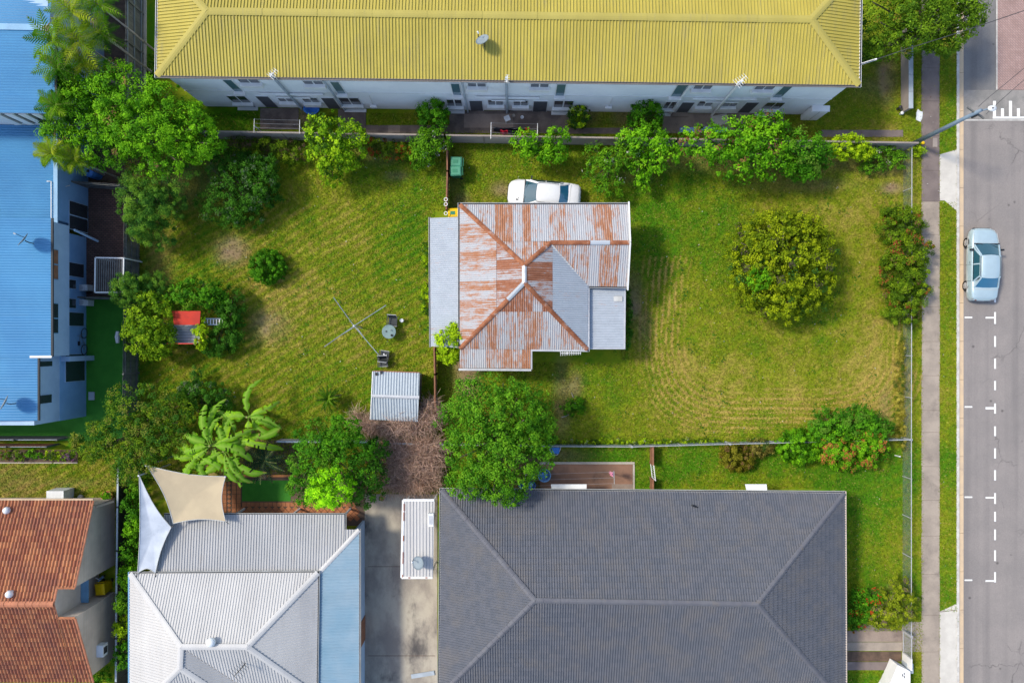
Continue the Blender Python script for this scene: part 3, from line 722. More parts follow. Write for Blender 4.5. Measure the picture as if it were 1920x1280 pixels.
def win_y(root, Yp, x0, x1, z0, z1, frame_m, pane_m, sill=None, out=-1, mull=1, name='window'):
    """window on a wall whose outside faces -y (out=-1): frame, panes, sill"""
    f = MB().box(x0, x1, min(Yp, Yp + out * 0.03), max(Yp, Yp + out * 0.03), z0, z1).build(name, frame_m, root)
    wdt = (x1 - x0) / mull
    for i in range(mull):
        a = x0 + i * wdt + 0.04; b = x0 + (i + 1) * wdt - 0.04
        MB().box(a, b, min(Yp + out * 0.031, Yp + out * 0.045), max(Yp + out * 0.031, Yp + out * 0.045), z0 + 0.05, z1 - 0.05).build('pane', pane_m, f)
    if sill:
        MB().box(x0 - 0.05, x1 + 0.05, min(Yp, Yp + out * 0.22), max(Yp, Yp + out * 0.22), z0 - sill, z0 - 0.001).build('sill', M['white_paint'], f)
    return f
def win_x(root, Xp, y0, y1, z0, z1, frame_m, pane_m, out=1, mull=1, name='window'):
    f = MB().box(min(Xp, Xp + out * 0.03), max(Xp, Xp + out * 0.03), y0, y1, z0, z1).build(name, frame_m, root)
    wdt = (y1 - y0) / mull
    for i in range(mull):
        a = y0 + i * wdt + 0.04; b = y0 + (i + 1) * wdt - 0.04
        MB().box(min(Xp + out * 0.031, Xp + out * 0.045), max(Xp + out * 0.031, Xp + out * 0.045), a, b, z0 + 0.05, z1 - 0.05).build('pane', pane_m, f)
    return f

# ------------------------------------------------------------------ yellow-roofed apartment block
TH = -0.0135; Y0 = 14.42
blk = local_thing('apartment_block', 'long grey two storey apartment block with a yellow ribbed hip roof', 'building', (0, Y0, 0), TH)
EV = 5.4; RZ = 6.1
eL, eR, eF, eB, rL, rR, rY = -19.5, 19.05, -0.1, 6.4, -16.5, 16.1, 3.15
wb = MB(); wb.box(-19.1, 18.65, 0.0, 6.2, 0, EV - 0.05)
wb.build('wall', M['wall_grey'], blk)
for i in range(26):                                   # weatherboards, each lapping the one below
    z = 0.15 + i * 0.2; b_ = MB(); b_.add([(-19.11, -0.005, z + 0.2), (18.66, -0.005, z + 0.2), (18.66, -0.024, z), (-19.11, -0.024, z), (-19.11, 0.0, z), (18.66, 0.0, z)], [(0, 3, 2, 1), (3, 4, 5, 2)]); b_.build('weatherboard', M['wall_grey'], blk)
FL, FR_, BL, BR, RL, RR = (Vector(p) for p in ((eL, eF, EV), (eR, eF, EV), (eL, eB, EV), (eR, eB, EV), (rL, rY, RZ), (rR, rY, RZ)))
rf = MB().box(eL + 0.1, eR - 0.1, eF + 0.1, eB - 0.1, EV - 0.09, EV - 0.03).build('roof', M['yellow_roof'], blk)
roof_plane(rf, 'roof_slope', [FL, FR_, RR, RL], (0, -1, 0), 0.178, RIB, 0.055, M['yellow_roof'])
roof_plane(rf, 'roof_slope', [BR, BL, RL, RR], (0, 1, 0), 0.178, RIB, 0.055, M['yellow_roof'])
roof_plane(rf, 'roof_slope', [BL, FL, RL], (-1, 0, 0), 0.178, RIB, 0.055, M['yellow_roof'])
roof_plane(rf, 'roof_slope', [FR_, BR, RR], (1, 0, 0), 0.178, RIB, 0.055, M['yellow_roof'])
for a, b in ((RL, RR), (FL, RL), (FR_, RR), (BL, RL), (BR, RR)):
    cap_run(rf, 'ridge_cap', a, b, 0.2, 0.05, 3.0, M['yellow_cap'], gap=0, lift=0.065)
gutter(blk, [(eL - .06, eF - .06, EV - 0.02), (eR + .06, eF - .06, EV - 0.02)], M['rendered'], 0.12, 0.1)
gutter(blk, [(eL - .06, eF - .12, EV - 0.02), (eL - .06, eB + .1, EV - 0.02)], M['white_paint'], 0.12, 0.1)
gutter(blk, [(eR + .06, eF - .12, EV - 0.02), (eR + .06, eB + .1, EV - 0.02)], M['white_paint'], 0.12, 0.1)
def FX(px, py):
    x = 0
    for _ in range(3):
        Yw = Y0 + TH * x; z = D * (1 - S * Yw / (640 - py)); x = (px - 960) / S * (1 - z / D)
    return x, z
def front_rect(x0, x1, ytop, ybot):
    a, z0 = FX(x0, ybot); b, _ = FX(x1, ybot); _, z1 = FX(x0, ytop); return a, b, max(0.05, z0), min(z1, EV - 0.2)
for (x0, x1, yt, yb) in [(451, 489, 147, 153.5), (571, 608, 150, 156), (877, 912, 154, 160.5), (994, 1029, 155, 161.5), (1298, 1333, 157, 165), (1412, 1449, 158, 166)]:
    win_y(blk, -0.026, *front_rect(x0, x1, yt, yb), M['white_paint'], M['pane_dark'], 0.32, mull=2)
for (x0, x1, yt, yb) in [(440, 457, 148, 170), (633, 650, 152, 174), (849, 866, 155, 176.5), (1040, 1058, 156, 178), (1256, 1277, 157, 179.5), (1447, 1465, 158, 181), (1560, 1575, 159, 183)][:6]:
    win_y(blk, -0.026, *front_rect(x0, x1, yt, yb), M['white_paint'], M['pane_teal'], 0.1, name='tall_window')
for (x0, x1, yt, yb) in [(447, 481, 178.5, 199), (649, 686, 182, 204.5), (842, 870, 185, 207), (1035, 1071, 187, 209), (1236, 1256, 189, 210), (1417, 1451, 190, 211)]:
    a, b, z0, z1 = front_rect(x0, x1, yt, yb); zm = z0 + (z1 - z0) * 0.42
    win_y(blk, -0.026, a, b, zm, z1, M['white_paint'], M['pane_dark'], 0.16, mull=2)
    win_y(blk, -0.026, a, b, z0, zm - 0.17, M['white_paint'], M['pane_teal'], 0.08)
for (x0, x1, yt, yb) in [(525, 553, 182, 188.5), (571, 600, 182, 190), (915, 944, 186, 195), (962, 990, 187, 196), (1305, 1333, 188, 197), (1352, 1379, 189, 197.5)]:
    win_y(blk, -0.026, *front_rect(x0, x1, yt, yb), M['white_paint'], M['pane_dark'], 0.38, mull=2)
for (x0, x1, yt, yb) in [(499, 523, 179, 199.5), (616, 640, 182, 202), (882, 907, 187, 206), (998, 1025, 188, 207.5), (1266, 1290, 190, 209), (1381, 1405, 190, 210)]:
    win_y(blk, -0.026, *front_rect(x0, x1, yt, yb), M['wall_grey'], M['screen_door'], None, name='door')
for (px_, py_) in [(571, 206), (650, 207), (878, 209.5), (951, 211), (1254, 213.5), (1332, 214.5)]:
    x, _ = FX(px_, py_)
    main = px_ in (571, 951, 1332)
    MB().tube([(x, -0.14, 0.0), (x, -0.14, EV + (0.55 if main else -0.1))], 0.075 if main else 0.06, 8).build('downpipe', M['white_paint'] if px_ > 1000 else M['rendered_cap'], blk)
for (x0, x1, py_) in [(486, 605, 172.5), (518, 581, 180), (893, 1011, 179), (922, 985, 185.5), (1300, 1420, 182), (1323, 1386, 188.5)]:
    a, z = FX(x0, py_); b, _ = FX(x1, py_)
    MB().tube([(a, -0.02, z - .05), (a, -0.1, z), (b, -0.1, z), (b, -0.02, z - .05)], 0.07 if x1 - x0 > 90 else 0.05, 8).build('waste_pipe', M['white_paint'], blk)
MB().box(-19.12, 18.67, -0.045, -0.02, 2.9, 2.98).build('floor_band', M['white_paint'], blk)
for (x0, y0_, x1, y1_) in [(692, 177, 700, 196), (1149, 182, 1141, 198)]:
    a, z = FX(x0, y0_); b, z2 = FX(x1, y1_)
    MB().tube([(a, -.06, z), (b, -.06, z2)], 0.025, 5).build('conduit', M['white_paint'], blk); MB().box(b - .2, b + .2, -0.2, -0.03, z2 - .18, z2 + .05).build('meter_box', M['white_paint'], blk)
acx, _ = FX(1516, 215)
ac = local_thing('water_heater_cabinet', 'white boxy cabinet standing against the right end of the grey apartment wall', 'cabinet', (acx, Y0 + TH * acx - 0.2, 0), TH)
MB().box(-0.5, 0.5, -0.16, 0.16, 0.0, 1.75).build('body', M['wall_grey'], ac); MB().box(-0.53, 0.53, -0.19, 0.17, 1.75, 1.8).build('lid', M['white_paint'], ac); MB().box(-0.02, 0.02, -0.17, -0.16, 0.1, 1.65).build('door_seam', M['gutter'], ac)

# ------------------------------------------------------------------ rusty-roofed house
hz, rz_, wz = 3.15, 4.9, 4.27
hs = thing('rusty_roof_house', 'old house with rust streaked corrugated iron roof in the middle lawn', 'house', (0.6, 3.0, 0))
A_ = W(862.7, 384.4, hz); B_ = W(1177, 384.4, hz); Gr = W(1179.4, 455, wz); Gl = W(1032, 455, wz); At = W(983, 497, rz_); Ab = W(983, 530, rz_)
Cc = W(1175, 537, hz); Ci = W(1101, 536, hz); E1 = W(1101, 655, hz); E2 = W(862.7, 653, hz)
wl = MB(); wl.prism([(A_.x + .35, A_.y - .35), (A_.x + .35, E2.y + .35), (E1.x - .35, E1.y + .35), (E1.x - .35, Ci.y + .3), (Cc.x - .3, Cc.y + .3), (B_.x - .3, B_.y - .35)], 0, hz - 0.1)
wl.prism([(A_.x + .35, E2.y + .34), (A_.x + .35, W(861, 690, 2.9).y + .3), (W(995, 690, 2.9).x - .3, W(995, 690, 2.9).y + .3), (W(995, 690, 2.9).x - .3, E2.y + .34)], 0, 2.75)
wl.build('wall', M['wall_house'], hs)
core = MB()
for pl in ([A_, E2, Ab, At], [A_, At, Gl, Gr, B_], [E2, E1, Ab], [E1, Ci, Gl, At, Ab], [Ci, Cc, Gr, Gl]):
    core.poly([p - Vector((0, 0, 0.06)) for p in pl])
rf = core.build('roof', M['gutter_dark'], hs)
def sheets(root, pts, along, rows, sw, mats, pitch=0.125, height=0.032, name='roof_sheet'):
    P = [Vector(p) for p in pts]; fr = frame(P, along); o, n, a, b = fr
    vv = [(p - o).dot(b) for p in P]; uu = [(p - o).dot(a) for p in P]
    lo, hi = min(vv), max(vv); k = max(1, round((hi - lo) / sw)); s_ = (hi - lo) / k
    bounds = [min(uu)] + [min(uu) + (max(uu) - min(uu)) * r for r in rows] + [max(uu)]
    for i in range(k):
        for j in range(len(bounds) - 1):
            mb = MB(); lap = 0.05 if j < len(bounds) - 2 else 0
            sheet(mb, P, along, pitch, SINE, height, u0=bounds[j], u1=bounds[j + 1] + lap, v0=lo + i * s_ - 0.02, v1=lo + (i + 1) * s_ + 0.02,
                  lift=0.012 * ((len(bounds) - j) % 3) + rnd.uniform(0, 0.006), fr=fr)
            if mb.f: mb.build(name, mats[min(j, len(mats) - 1)], root)
RR_, RH, CI = M['rust_roof'], M['rust_high'], M['clean_iron']
sheets(rf, [A_, E2, Ab, At], (-1, 0, 0), [0.42], 0.56, [RH, RR_])
sheets(rf, [A_, At, Gl, Gr, B_], (0, 1, 0), [0.38], 0.52, [RR_, RR_])
sheets(rf, [E2, E1, Ab], (0, -1, 0), [0.42], 0.52, [RH, RR_])
sheets(rf, [E1, Ci, Gl, At, Ab], (1, 0, 0), [0.43], 0.56, [RH, CI])
sheets(rf, [Ci, Cc, Gr, Gl], (0, -1, 0), [], 0.55, [RR_])
x1 = [E2 - Vector((0, 0, .03)), W(995, 653, hz - .03), W(995, 690.4, 2.9), W(861, 689.4, 2.9)]
sheets(rf, x1, (0, -1, 0), [], 0.5, [RR_])
for (p, q) in ((A_, At), (E2, Ab), (E1, Ab), (Gl, At), (At, Ab), (Gl, Gr)):
    cap_run(rf, 'ridge_cap', p, q, 0.125, 0.05, 1.25, M['ridge_rust'] if (p, q) != (At, Ab) else M['galv'], lift=0.09)
MB().beam(Gl + Vector((.05, -.1, 0.02)), Ci + Vector((0, 0, 0.06)), 0.09, 0.02).build('valley_flashing', M['gutter'], rf)
# barge boards and gutters
gutter(hs, [A_ + Vector((-.1, .07, -.03)), B_ + Vector((.03, .07, -.03))], M['galv'], 0.13)
gutter(hs, [A_ + Vector((-.07, .13, -.03)), E2 + Vector((-.07, 0, -.03))], M['galv'], 0.13)
gutter(hs, [E1 + Vector((.07, -.12, -.03)), Ci + Vector((.07, 0, -.03)), ], M['galv'], 0.12, dark=False)
gutter(hs, [W(996, 654, hz) + Vector((0, -.07, -.03)), E1 + Vector((.1, -.07, -.03))], M['galv'], 0.12, dark=False)
gutter(hs, [W(860, 690.5, 2.9) + Vector((0, -.06, 0)), W(996, 691.5, 2.9) + Vector((0, -.06, 0))], M['galv'], 0.12, dark=False)
gutter(hs, [W(996.5, 692, 2.9), W(996.5, 654, hz - .03)], M['galv'], 0.09, dark=False)
gutter(hs, [Ci + Vector((.1, -.06, -.03)), Cc + Vector((.1, -.06, -.03))], M['galv'], 0.12)
for p, q in ((B_ + Vector((.05, .15, .03)), Gr + Vector((.05, 0, .08))), (Gr + Vector((.05, 0, .08)), Cc + Vector((.05, -.2, .03)))): MB().beam(p, q, 0.08, 0.16).build('barge_board', M['wall_white'], hs)
# gable wall below the barge boards
MB().poly([(B_.x - .31, B_.y - .35, hz - .12), (Gr.x - .33, Gr.y, wz - .12), (Cc.x - .31, Cc.y + .3, hz - .12)]).build('gable_wall', M['wall_house'], hs)
# lean-to on the left
lt = [W(807, 409, 2.5), W(808.5, 649, 2.5), W(861.5, 652, 2.98), W(861.5, 407, 2.98)]
lr = MB().poly([p - Vector((0, 0, .05)) for p in lt]).build('lean_to_roof', M['gutter_dark'], hs)
sheets(lr, lt, (-1, 0, 0), [], 0.62, [CI])
gutter(hs, [lt[0] + Vector((-.06, .05, -.02)), lt[1] + Vector((-.06, -.05, -.02))], M['galv'], 0.1)
MB().prism([(lt[0].x + .2, lt[0].y - .15), (lt[1].x + .2, lt[1].y + .15), (A_.x + .34, lt[1].y + .15), (A_.x + .34, lt[0].y - .15)], 0, 2.4).build('lean_to_wall', M['wall_house'], hs)
# flat patio cover on the right
pt_ = [W(1104, 541, 2.85), W(1104, 652, 2.85), W(1169, 652, 2.7), W(1170, 541, 2.7)]
pr = MB().poly([p - Vector((0, 0, .05)) for p in pt_]).build('patio_roof', M['gutter_dark'], hs)
sheets(pr, pt_, (1, 0, 0), [], 0.75, [M['clean_iron']], pitch=0.15, height=0.02)
gutter(hs, [pt_[2] + Vector((.05, -.02, 0)), pt_[3] + Vector((.05, 0, 0))], M['galv'], 0.1, dark=False)
gutter(hs, [pt_[1] + Vector((-.05, -.04, 0)), pt_[2] + Vector((.1, -.04, 0))], M['galv'], 0.08, dark=False)
sk = W(1159, 560, 2.8); MB().cbox((sk.x, sk.y, 2.8), 0.5, 0.3, 0.03).build('patch_sheet', M['gutter'], pr)
for q in (pt_[2], pt_[3]):
    MB().cbox((q.x - .15, q.y + (.15 if q is pt_[2] else -.15), 1.3), 0.09, 0.09, 2.6).build('post', M['white_paint'], hs)

# ------------------------------------------------------------------ grey tiled building
gz, gr = 2.75, 5.35
gb = thing('grey_tile_building', 'wide low building with a dark grey tiled hip roof', 'building', (6, -14.3, 0))
g0 = W(828, 918, gz); g1 = W(1583, 924, gz); g2 = W(1003, 1125, gr); g3 = W(1420, 1132, gr)
bL = Vector((g0.x - .12, W(0, 1304, gz).y, gz)); bR = Vector((g1.x + .05, W(0, 1322, gz).y, gz))
MB().prism([(g0.x + .55, g0.y - .55), (bL.x + .65, bL.y + .55), (bR.x - .6, bR.y + .55), (g1.x - .55, g1.y - .55)], 0, gz - .05).build('wall', M['wall_cream'], gb)
rf = MB().poly([p - Vector((0, 0, .06)) for p in (g0, bL, bR, g1)]).build('roof', M['wall_white'], gb)
for pts, al in (([g0, g2, g3, g1], (0, 1, 0)), ([bL, bR, g3, g2], (0, -1, 0)), ([g0, bL, g2], (-1, 0, 0)), ([g1, g3, bR], (1, 0, 0))):
    tile_plane(rf, pts, al, 0.145, BAT, 0.045, 0.325, M['grey_tile'], 0.045)
for a, b in ((g2, g3), (g0, g2), (g1, g3), (bL, g2), (bR, g3)): cap_run(rf, 'ridge_tile', a, b, 0.15, 0.07, 0.46, M['grey_cap'], lift=0.085)
gutter(gb, [g0 + Vector((-.06, .06, -.04)), g1 + Vector((.06, .06, -.04))], M['gutter'], 0.11)
gutter(gb, [g1 + Vector((.07, .1, -.04)), bR + Vector((.07, 0, -.04))], M['wall_cream'], 0.1, dark=False)
gutter(gb, [g0 + Vector((-.07, .1, -.04)), bL + Vector((-.07, 0, -.04))], M['gutter'], 0.1)
for i, (x0, x1_, lab) in enumerate(((1035, 1099, 'white window awning above the brick rear patio'), (1401, 1438, 'short white window awning above the grass near the brown shrub'))):
    a = W(x0, 917, 2.2); b = W(x1_, 917, 2.2)
    q = MB(); q.add([(a.x, g0.y - .5, 2.35), (b.x, g0.y - .5, 2.35), (b.x + .05, g0.y + .18, 2.0), (a.x - .05, g0.y + .18, 2.0), (a.x, g0.y - .5, 2.3), (b.x, g0.y - .5, 2.3), (b.x + .05, g0.y + .18, 1.94), (a.x - .05, g0.y + .18, 1.94)],
          [(0, 3, 2, 1), (4, 5, 6, 7), (3, 7, 6, 2), (0, 4, 7, 3), (1, 2, 6, 5), (0, 1, 5, 4)])
    o = q.build('window_awning', M['white_paint'], gb); o['label'] = lab

# ------------------------------------------------------------------ white-roofed house
wz0, wr = 3.05, 4.75
wh = thing('white_roof_house', 'house with a white ribbed metal roof beside the concrete driveway', 'house', (-16, -17.5, 0))
a0 = W(243.5, 1075, wz0); a1 = W(596, 1073, wz0); r0 = W(339, 1212, wr); r1 = W(463, 1212, wr)
a2 = Vector((a1.x - .1, 2 * r1.y - a1.y, wz0)); a3 = Vector((a0.x, a2.y - 1.2, wz0)); rs = W(337, 1252, wr)
sr = Vector((rs.x + (rs.x - a0.x), rs.y - (rs.x - a0.x), wz0)); sl = Vector((a0.x, sr.y, wz0))
vt = W(343, 1217, wr - .05); vb = Vector((sr.x, r1.y - (wr - wz0) / (wr - wz0) * (r1.y - a2.y), wz0))
MB().prism([(a0.x + .4, a0.y - .3), (a0.x + .4, sl.y + .4), (sr.x - .4, sr.y + .4), (sr.x - .4, a2.y + .4), (a2.x - .3, a2.y + .4), (a1.x - .3, a1.y - .3)], 0, wz0 - .1).build('wall', M['wall_white'], wh)
rf = MB().poly([p - Vector((0, 0, .08)) for p in (a0, sl, sr, vb, a2, a1)]).build('roof', M['wall_white'], wh)
for pts, al, m_ in (([a0, r0, r1, a1], (0, 1, 0), 'white_roof'), ([a1, r1, a2], (1, 0, 0), 'white_roof'), ([a0, sl, rs, r0], (-1, 0, 0), 'white_roof'),
                    ([r0 - Vector((0, 0.0, 0)), vb, a2, r1], (0, -1, 0), 'white_roof'), ([r0, rs, sr, vb], (1, 0, 0), 'patio_roof'), ([sl, sr, rs], (0, -1, 0), 'white_roof')):
    roof_plane(rf, 'roof_slope', pts, al, 0.16, RIB, 0.034, M[m_])
for a, b in ((a0, r0), (r0, r1), (a1, r1), (a2, r1), (r0, rs), (rs, sl), (rs, sr)): cap_run(rf, 'ridge_cap', a, b, 0.17, 0.05, 6, M['white_roof'], gap=0, lift=0.05)
gutter(wh, [a0 + Vector((-.06, .06, -.03)), a1 + Vector((.06, .06, -.03))], M['gutter'], 0.1)
gutter(wh, [a1 + Vector((.06, .1, -.03)), a2 + Vector((.06, 0, -.03))], M['gutter'], 0.1)
gutter(wh, [a0 + Vector((-.06, .1, -.03)), sl + Vector((-.06, 0, -.03))], M['blue_trim'], 0.08, dark=False)
# low skirt roof round the north and east sides
n0 = W(313, 964, 2.55); n1 = W(646.5, 964, 2.55); n2 = W(646.5, 992, 2.65); n3 = W(673, 992, 2.6); n4 = W(597, 1073, 2.92); n5 = W(296, 1074, 2.92)
n4.z = 2.92; kz = lambda p: p
roof2 = MB().poly([p - Vector((0, 0, .06)) for p in (W(313, 964, 2.5), W(296, 1074, 2.85), W(597, 1073, 2.85), W(646.5, 1020, 2.7), W(646.5, 964, 2.5))]).build('verandah_roof', M['wall_white'], wh)
pn = [W(308, 964, 2.55), W(293, 1073.5, 2.92), W(597, 1073, 2.92), W(646.5, 1020.5, 2.74), W(646.5, 964, 2.55)]
roof_plane(roof2, 'roof_slope', pn, (0, 1, 0), 0.16, RIB, 0.042, M['patio_roof'])
pn2 = [W(646.5, 992, 2.645), W(646.5, 1020.5, 2.74), W(673, 992.2, 2.645)]
roof_plane(roof2, 'roof_slope', pn2, (0, 1, 0), 0.16, RIB, 0.042, M['patio_roof'])
e0 = W(597, 1074, 2.92); e1 = W(673, 993.2, 2.645); e2 = Vector((e1.x, -24, 2.645)); e3 = Vector((e0.x, -24, 2.92))
roof_plane(roof2, 'roof_slope', [e0, e3, e2, e1], (1, 0, 0), 0.19, RIB, 0.025, M['skirt_roof'])
cap_run(roof2, 'ridge_cap', e0, e1, 0.13, 0.04, 5, M['white_roof'], gap=0, lift=0.05)
gutter(wh, [W(308, 963, 2.5), W(647, 963, 2.5)], M['gutter'], 0.1); gutter(wh, [W(648, 963, 2.5), W(648, 992, 2.6)], M['gutter'], 0.09)
gutter(wh, [e1 + Vector((.06, .08, -.03)), e2 + Vector((.06, 0, -.03))], M['gutter'], 0.1)
MB().box(e1.x - .35, e1.x - .2, -24, e1.y - .1, 0, 2.55).build('side_wall', M['wall_blue'], wh)
MB().box(e1.x - .199, e1.x - .16, W(0, 1197).y, W(0, 1152).y, 0.02, 2.1).build('side_door', M['timber_red'], wh)
for px_, py_ in ((320, 968), (430, 968), (540, 968), (640, 968)):
    q = W(px_, py_, 2.4); MB().cbox((q.x, q.y - .1, 1.2), .1, .1, 2.4).build('verandah_post', M['white_paint'], wh)
vn = W(396, 1203, 4.85); v_ = MB().lathe((vn.x, vn.y, 4.55), [(0.12, 0), (0.12, 0.2), (0.24, 0.25), (0.26, 0.38), (0.2, 0.5), (0.08, 0.56)], 14); v_.build('roof_vent', M['white_plastic'], wh, True)

# ------------------------------------------------------------------ brown tiled house, lower left
tz, tr = 2.4, 4.5
th = thing('red_tile_house', 'house with a red brown tiled gable roof and cream brick walls', 'house', (-27, -15, 0))
X1 = -24.75; Xn = -25.75; yN = W(0, 938, tz).y; yR = -14.74; yS = 2 * yR - yN; yn0, yn1 = -13.92, -15.66
zz = lambda y: tr - (tr - tz) * abs(y - yR) / (yN - yR)
XW = -40
N_ = [Vector((XW, yN, tz)), Vector((XW, yR, tr)), Vector((Xn, yR, tr)), Vector((Xn, yn0, zz(yn0))), Vector((X1, yn0, zz(yn0))), Vector((X1, yN, tz))]
rf = MB().poly([p - Vector((0, 0, .07)) for p in (N_[0], Vector((Xn, yN, tz)), N_[2], N_[1])]).build('roof', M['wall_white'], th)
def split_tiles(pts_a, pts_b, al):
    for p in (pts_a, pts_b): tile_plane(rf, p, al, 0.2, ROLL, 0.095, 0.34, M['red_tile'], 0.045)
split_tiles([N_[0], Vector((Xn, yN, tz)), N_[2], N_[1]], [Vector((Xn, yN, tz)), N_[5], N_[4], N_[3]], (0, 1, 0))
S_ = [Vector((XW, yS, tz)), Vector((XW, yR, tr)), Vector((Xn, yR, tr)), Vector((Xn, yn1, zz(yn1))), Vector((X1, yn1, zz(yn1))), Vector((X1, yS, tz))]
split_tiles([S_[0], S_[1], S_[2], Vector((Xn, yS, tz))], [Vector((Xn, yS, tz)), S_[3], S_[4], S_[5]], (0, -1, 0))
cap_run(rf, 'ridge_tile', (XW, yR, tr), (Xn, yR, tr), 0.17, 0.08, 0.4, M['red_cap'], lift=0.1)
for (p, q) in ((N_[5], N_[4]), (N_[3], N_[2]), (S_[2], S_[3]), (S_[4], S_[5])):
    cap_run(rf, 'verge_tile', p, q, 0.07, 0.03, 0.36, M['red_cap'], lift=0.06)
for (p, q) in ((N_[3], N_[4]), (S_[4], S_[3])): cap_run(rf, 'verge_tile', p, q, 0.08, 0.02, 0.34, M['terracotta'], lift=0.05)
wx = X1 - 0.06
for (ya, yb) in ((yN - .35, yn0 - .02), (yn1 + .02, yS + .35)):
    MB().add([(wx, ya, 0), (wx, yb, 0), (wx, yb, zz(yb) - .08), (wx, ya, zz(ya) - .08), (wx - 12, ya, 0), (wx - 12, yb, 0), (wx - 12, yb, zz(yb) - .08), (wx - 12, ya, zz(ya) - .08)],
             [(0, 3, 2, 1) if ya < yb else (0, 1, 2, 3), (0, 4, 7, 3), (1, 2, 6, 5)]).build('gable_wall', M['wall_cream'], th)
MB().poly([(Xn - .05, yn0, 0), (Xn - .05, yn1, 0), (Xn - .05, yn1, zz(yn1) - .1), (Xn - .05, yR, tr - .1), (Xn - .05, yn0, zz(yn0) - .1)]).build('recess_wall', M['wall_cream'], th)
pl = W(149, 1115, 2.0); MB().box(Xn - .04, W(166, 1100, 1.9).x, yn1 + .06, yn0 - .3, 1.86, 1.92).build('porch_roof', M['blue_trim'], th)
gutter(th, [(XW, yN + .06, tz - .02), (X1, yN + .06, tz - .02)], M['cream'], 0.12, dark=False)
for (px_, py_, s_) in ((38, 1103, .2), (17, 955, .2)):
    q = W(px_, py_, 3.6 if py_ > 1000 else 2.6); zt = zz(q.y)
    MB().lathe((q.x, q.y, zt), [(s_ * .8, 0), (s_ * .8, .14), (s_ * 1.1, .18), (s_ * .9, .32), (0.05, .4)], 12).build('roof_vent', M['white_plastic'], th, True)
MB().cbox((wx + .2, W(0, 1205).y + .35, 1.75), .4, .7, .5).build('window_air_conditioner', M['white_plastic'], th)
MB().cbox((wx + .405, W(0, 1205).y + .35, 1.75), .01, .4, .38).build('grille', M['dark_metal'], th)
pw = W(140, 936, 2.0); 
MB().box(W(88, 936, 1).x, W(120, 936, 1).x, yN - .3, yN + .28, 0, 1.05).build('utility_box', M['white_plastic'], th)
MB().beam((W(178, 952, 2.2).x, yN - .45, 2.1), (W(220, 941, 0.9).x, yN - .3, 1.3), 0.12, 0.1).build('handrail', M['cream'], th)

# ------------------------------------------------------------------ blue-roofed townhouses, left edge
XL = -36.0
def townhouse(label, base):
    return thing('townhouse', label, 'house', base)
# A: two storeys, top left
ta = townhouse('blue roofed two storey townhouse behind the palms', (-27, 15.5, 0))
Az = 5.5
xA = W(103, 150, Az).x; yA0 = W(0, 213, Az).y; yA1 = W(0, 58, Az).y
MB().box(XL, xA - .45, yA0 + .15, yA1 + 9, 0, Az - .1).build('wall', M['wall_blue'], ta)
MB().box(XL, xA - .5, yA0 + .09, yA0 + .15, 3.0, Az - .05).build('end_wall', M['wall_white'], ta)
ra = MB().poly([(XL, yA0, Az + .45), (xA, yA0, Az - .06), (xA, yA1, Az - .06), (XL, yA1, Az + .45)]).build('roof', M['wall_white'], ta)
roof_plane(ra, 'roof_slope', [(XL, yA0, Az + .52), (xA, yA0, Az), (xA, yA1, Az), (XL, yA1, Az + .52)], (1, 0, 0), 0.15, SINE, 0.03, M['blue_roof'])
roof_plane(ra, 'roof_slope', [(XL, yA1 + .3, Az + .5), (xA - .3, yA1 + .3, Az), (xA - .3, yA1 + 6, Az - .7), (XL, yA1 + 6, Az - .2)], (1, 0, 0), 0.15, SINE, 0.03, M['blue_roof'])
MB().beam((XL, yA1 + .15, Az + .5), (xA, yA1 + .15, Az + .02), 0.34, 0.12).build('ridge_cap', M['blue_trim'], ra)
for i in range(5):                                    # white fins of the clerestory
    x = W(2 + i * 25, 224, 4.6).x; MB().box(x, x + .42, yA0 - .02, yA0 + .09, 3.5, Az - .12).build('fin', M['wall_white'], ta)
    MB().box(x + .42, x + .75, yA0 + .06, yA0 + .085, 3.6, Az - .3).build('clerestory_window', M['pane_dark'], ta)
gutter(ta, [(xA + .05, yA0, Az - .02), (xA + .05, yA1, Az - .02)], M['gutter_dark'], 0.11, dark=False)
win_x(ta, xA - .44, W(0, 182, 4.6).y, W(0, 128, 4.6).y, 3.6, 5.2, M['blue_trim'], M['pane_dark'])
# B: single storey link
tb = townhouse('single storey blue roofed link between the two townhouses', (-27, 10.5, 0))
Bz = 3.1; xB = W(108, 370, Bz).x; yB0 = W(0, 412, Bz).y; yB1 = yA0 + .1
MB().box(XL, xB - .06, yB0, yB1 - .02, 0, Bz - .1).build('wall', M['wall_blue_dark'], tb)
roof_plane(tb, 'roof', [(XL, yB0 - .2, Bz + .5), (xB - .22, yB0 - .2, Bz), (xB - .22, yB1, Bz), (XL, yB1, Bz + .5)], (1, 0, 0), 0.15, SINE, 0.03, M['blue_roof'])
gutter(tb, [(xB - .1, yB0 - .2, Bz), (xB - .1, yB1, Bz)], M['blue_trim'], 0.24, dark=False)
MB().tube([(xB - .55, yB1 - 3.3, Bz + .1), (xB - .3, yB1 - 3.3, Bz + .1), (xB - .3, yB0, Bz + .1)], 0.035, 6).build('drain_pipe', M['white_paint'], tb)
win_x(tb, xB - .05, W(0, 446).y + .25, W(0, 388).y + .05, 0.1, 2.0, M['wall_blue'], M['pane_dark'], mull=2, name='sliding_door')
MB().beam((xB - .03, W(0, 360).y, 1.9), (xB - .03, W(0, 352, 2).y, 2.3), .03, .03).build('cable_conduit', M['white_paint'], tb)
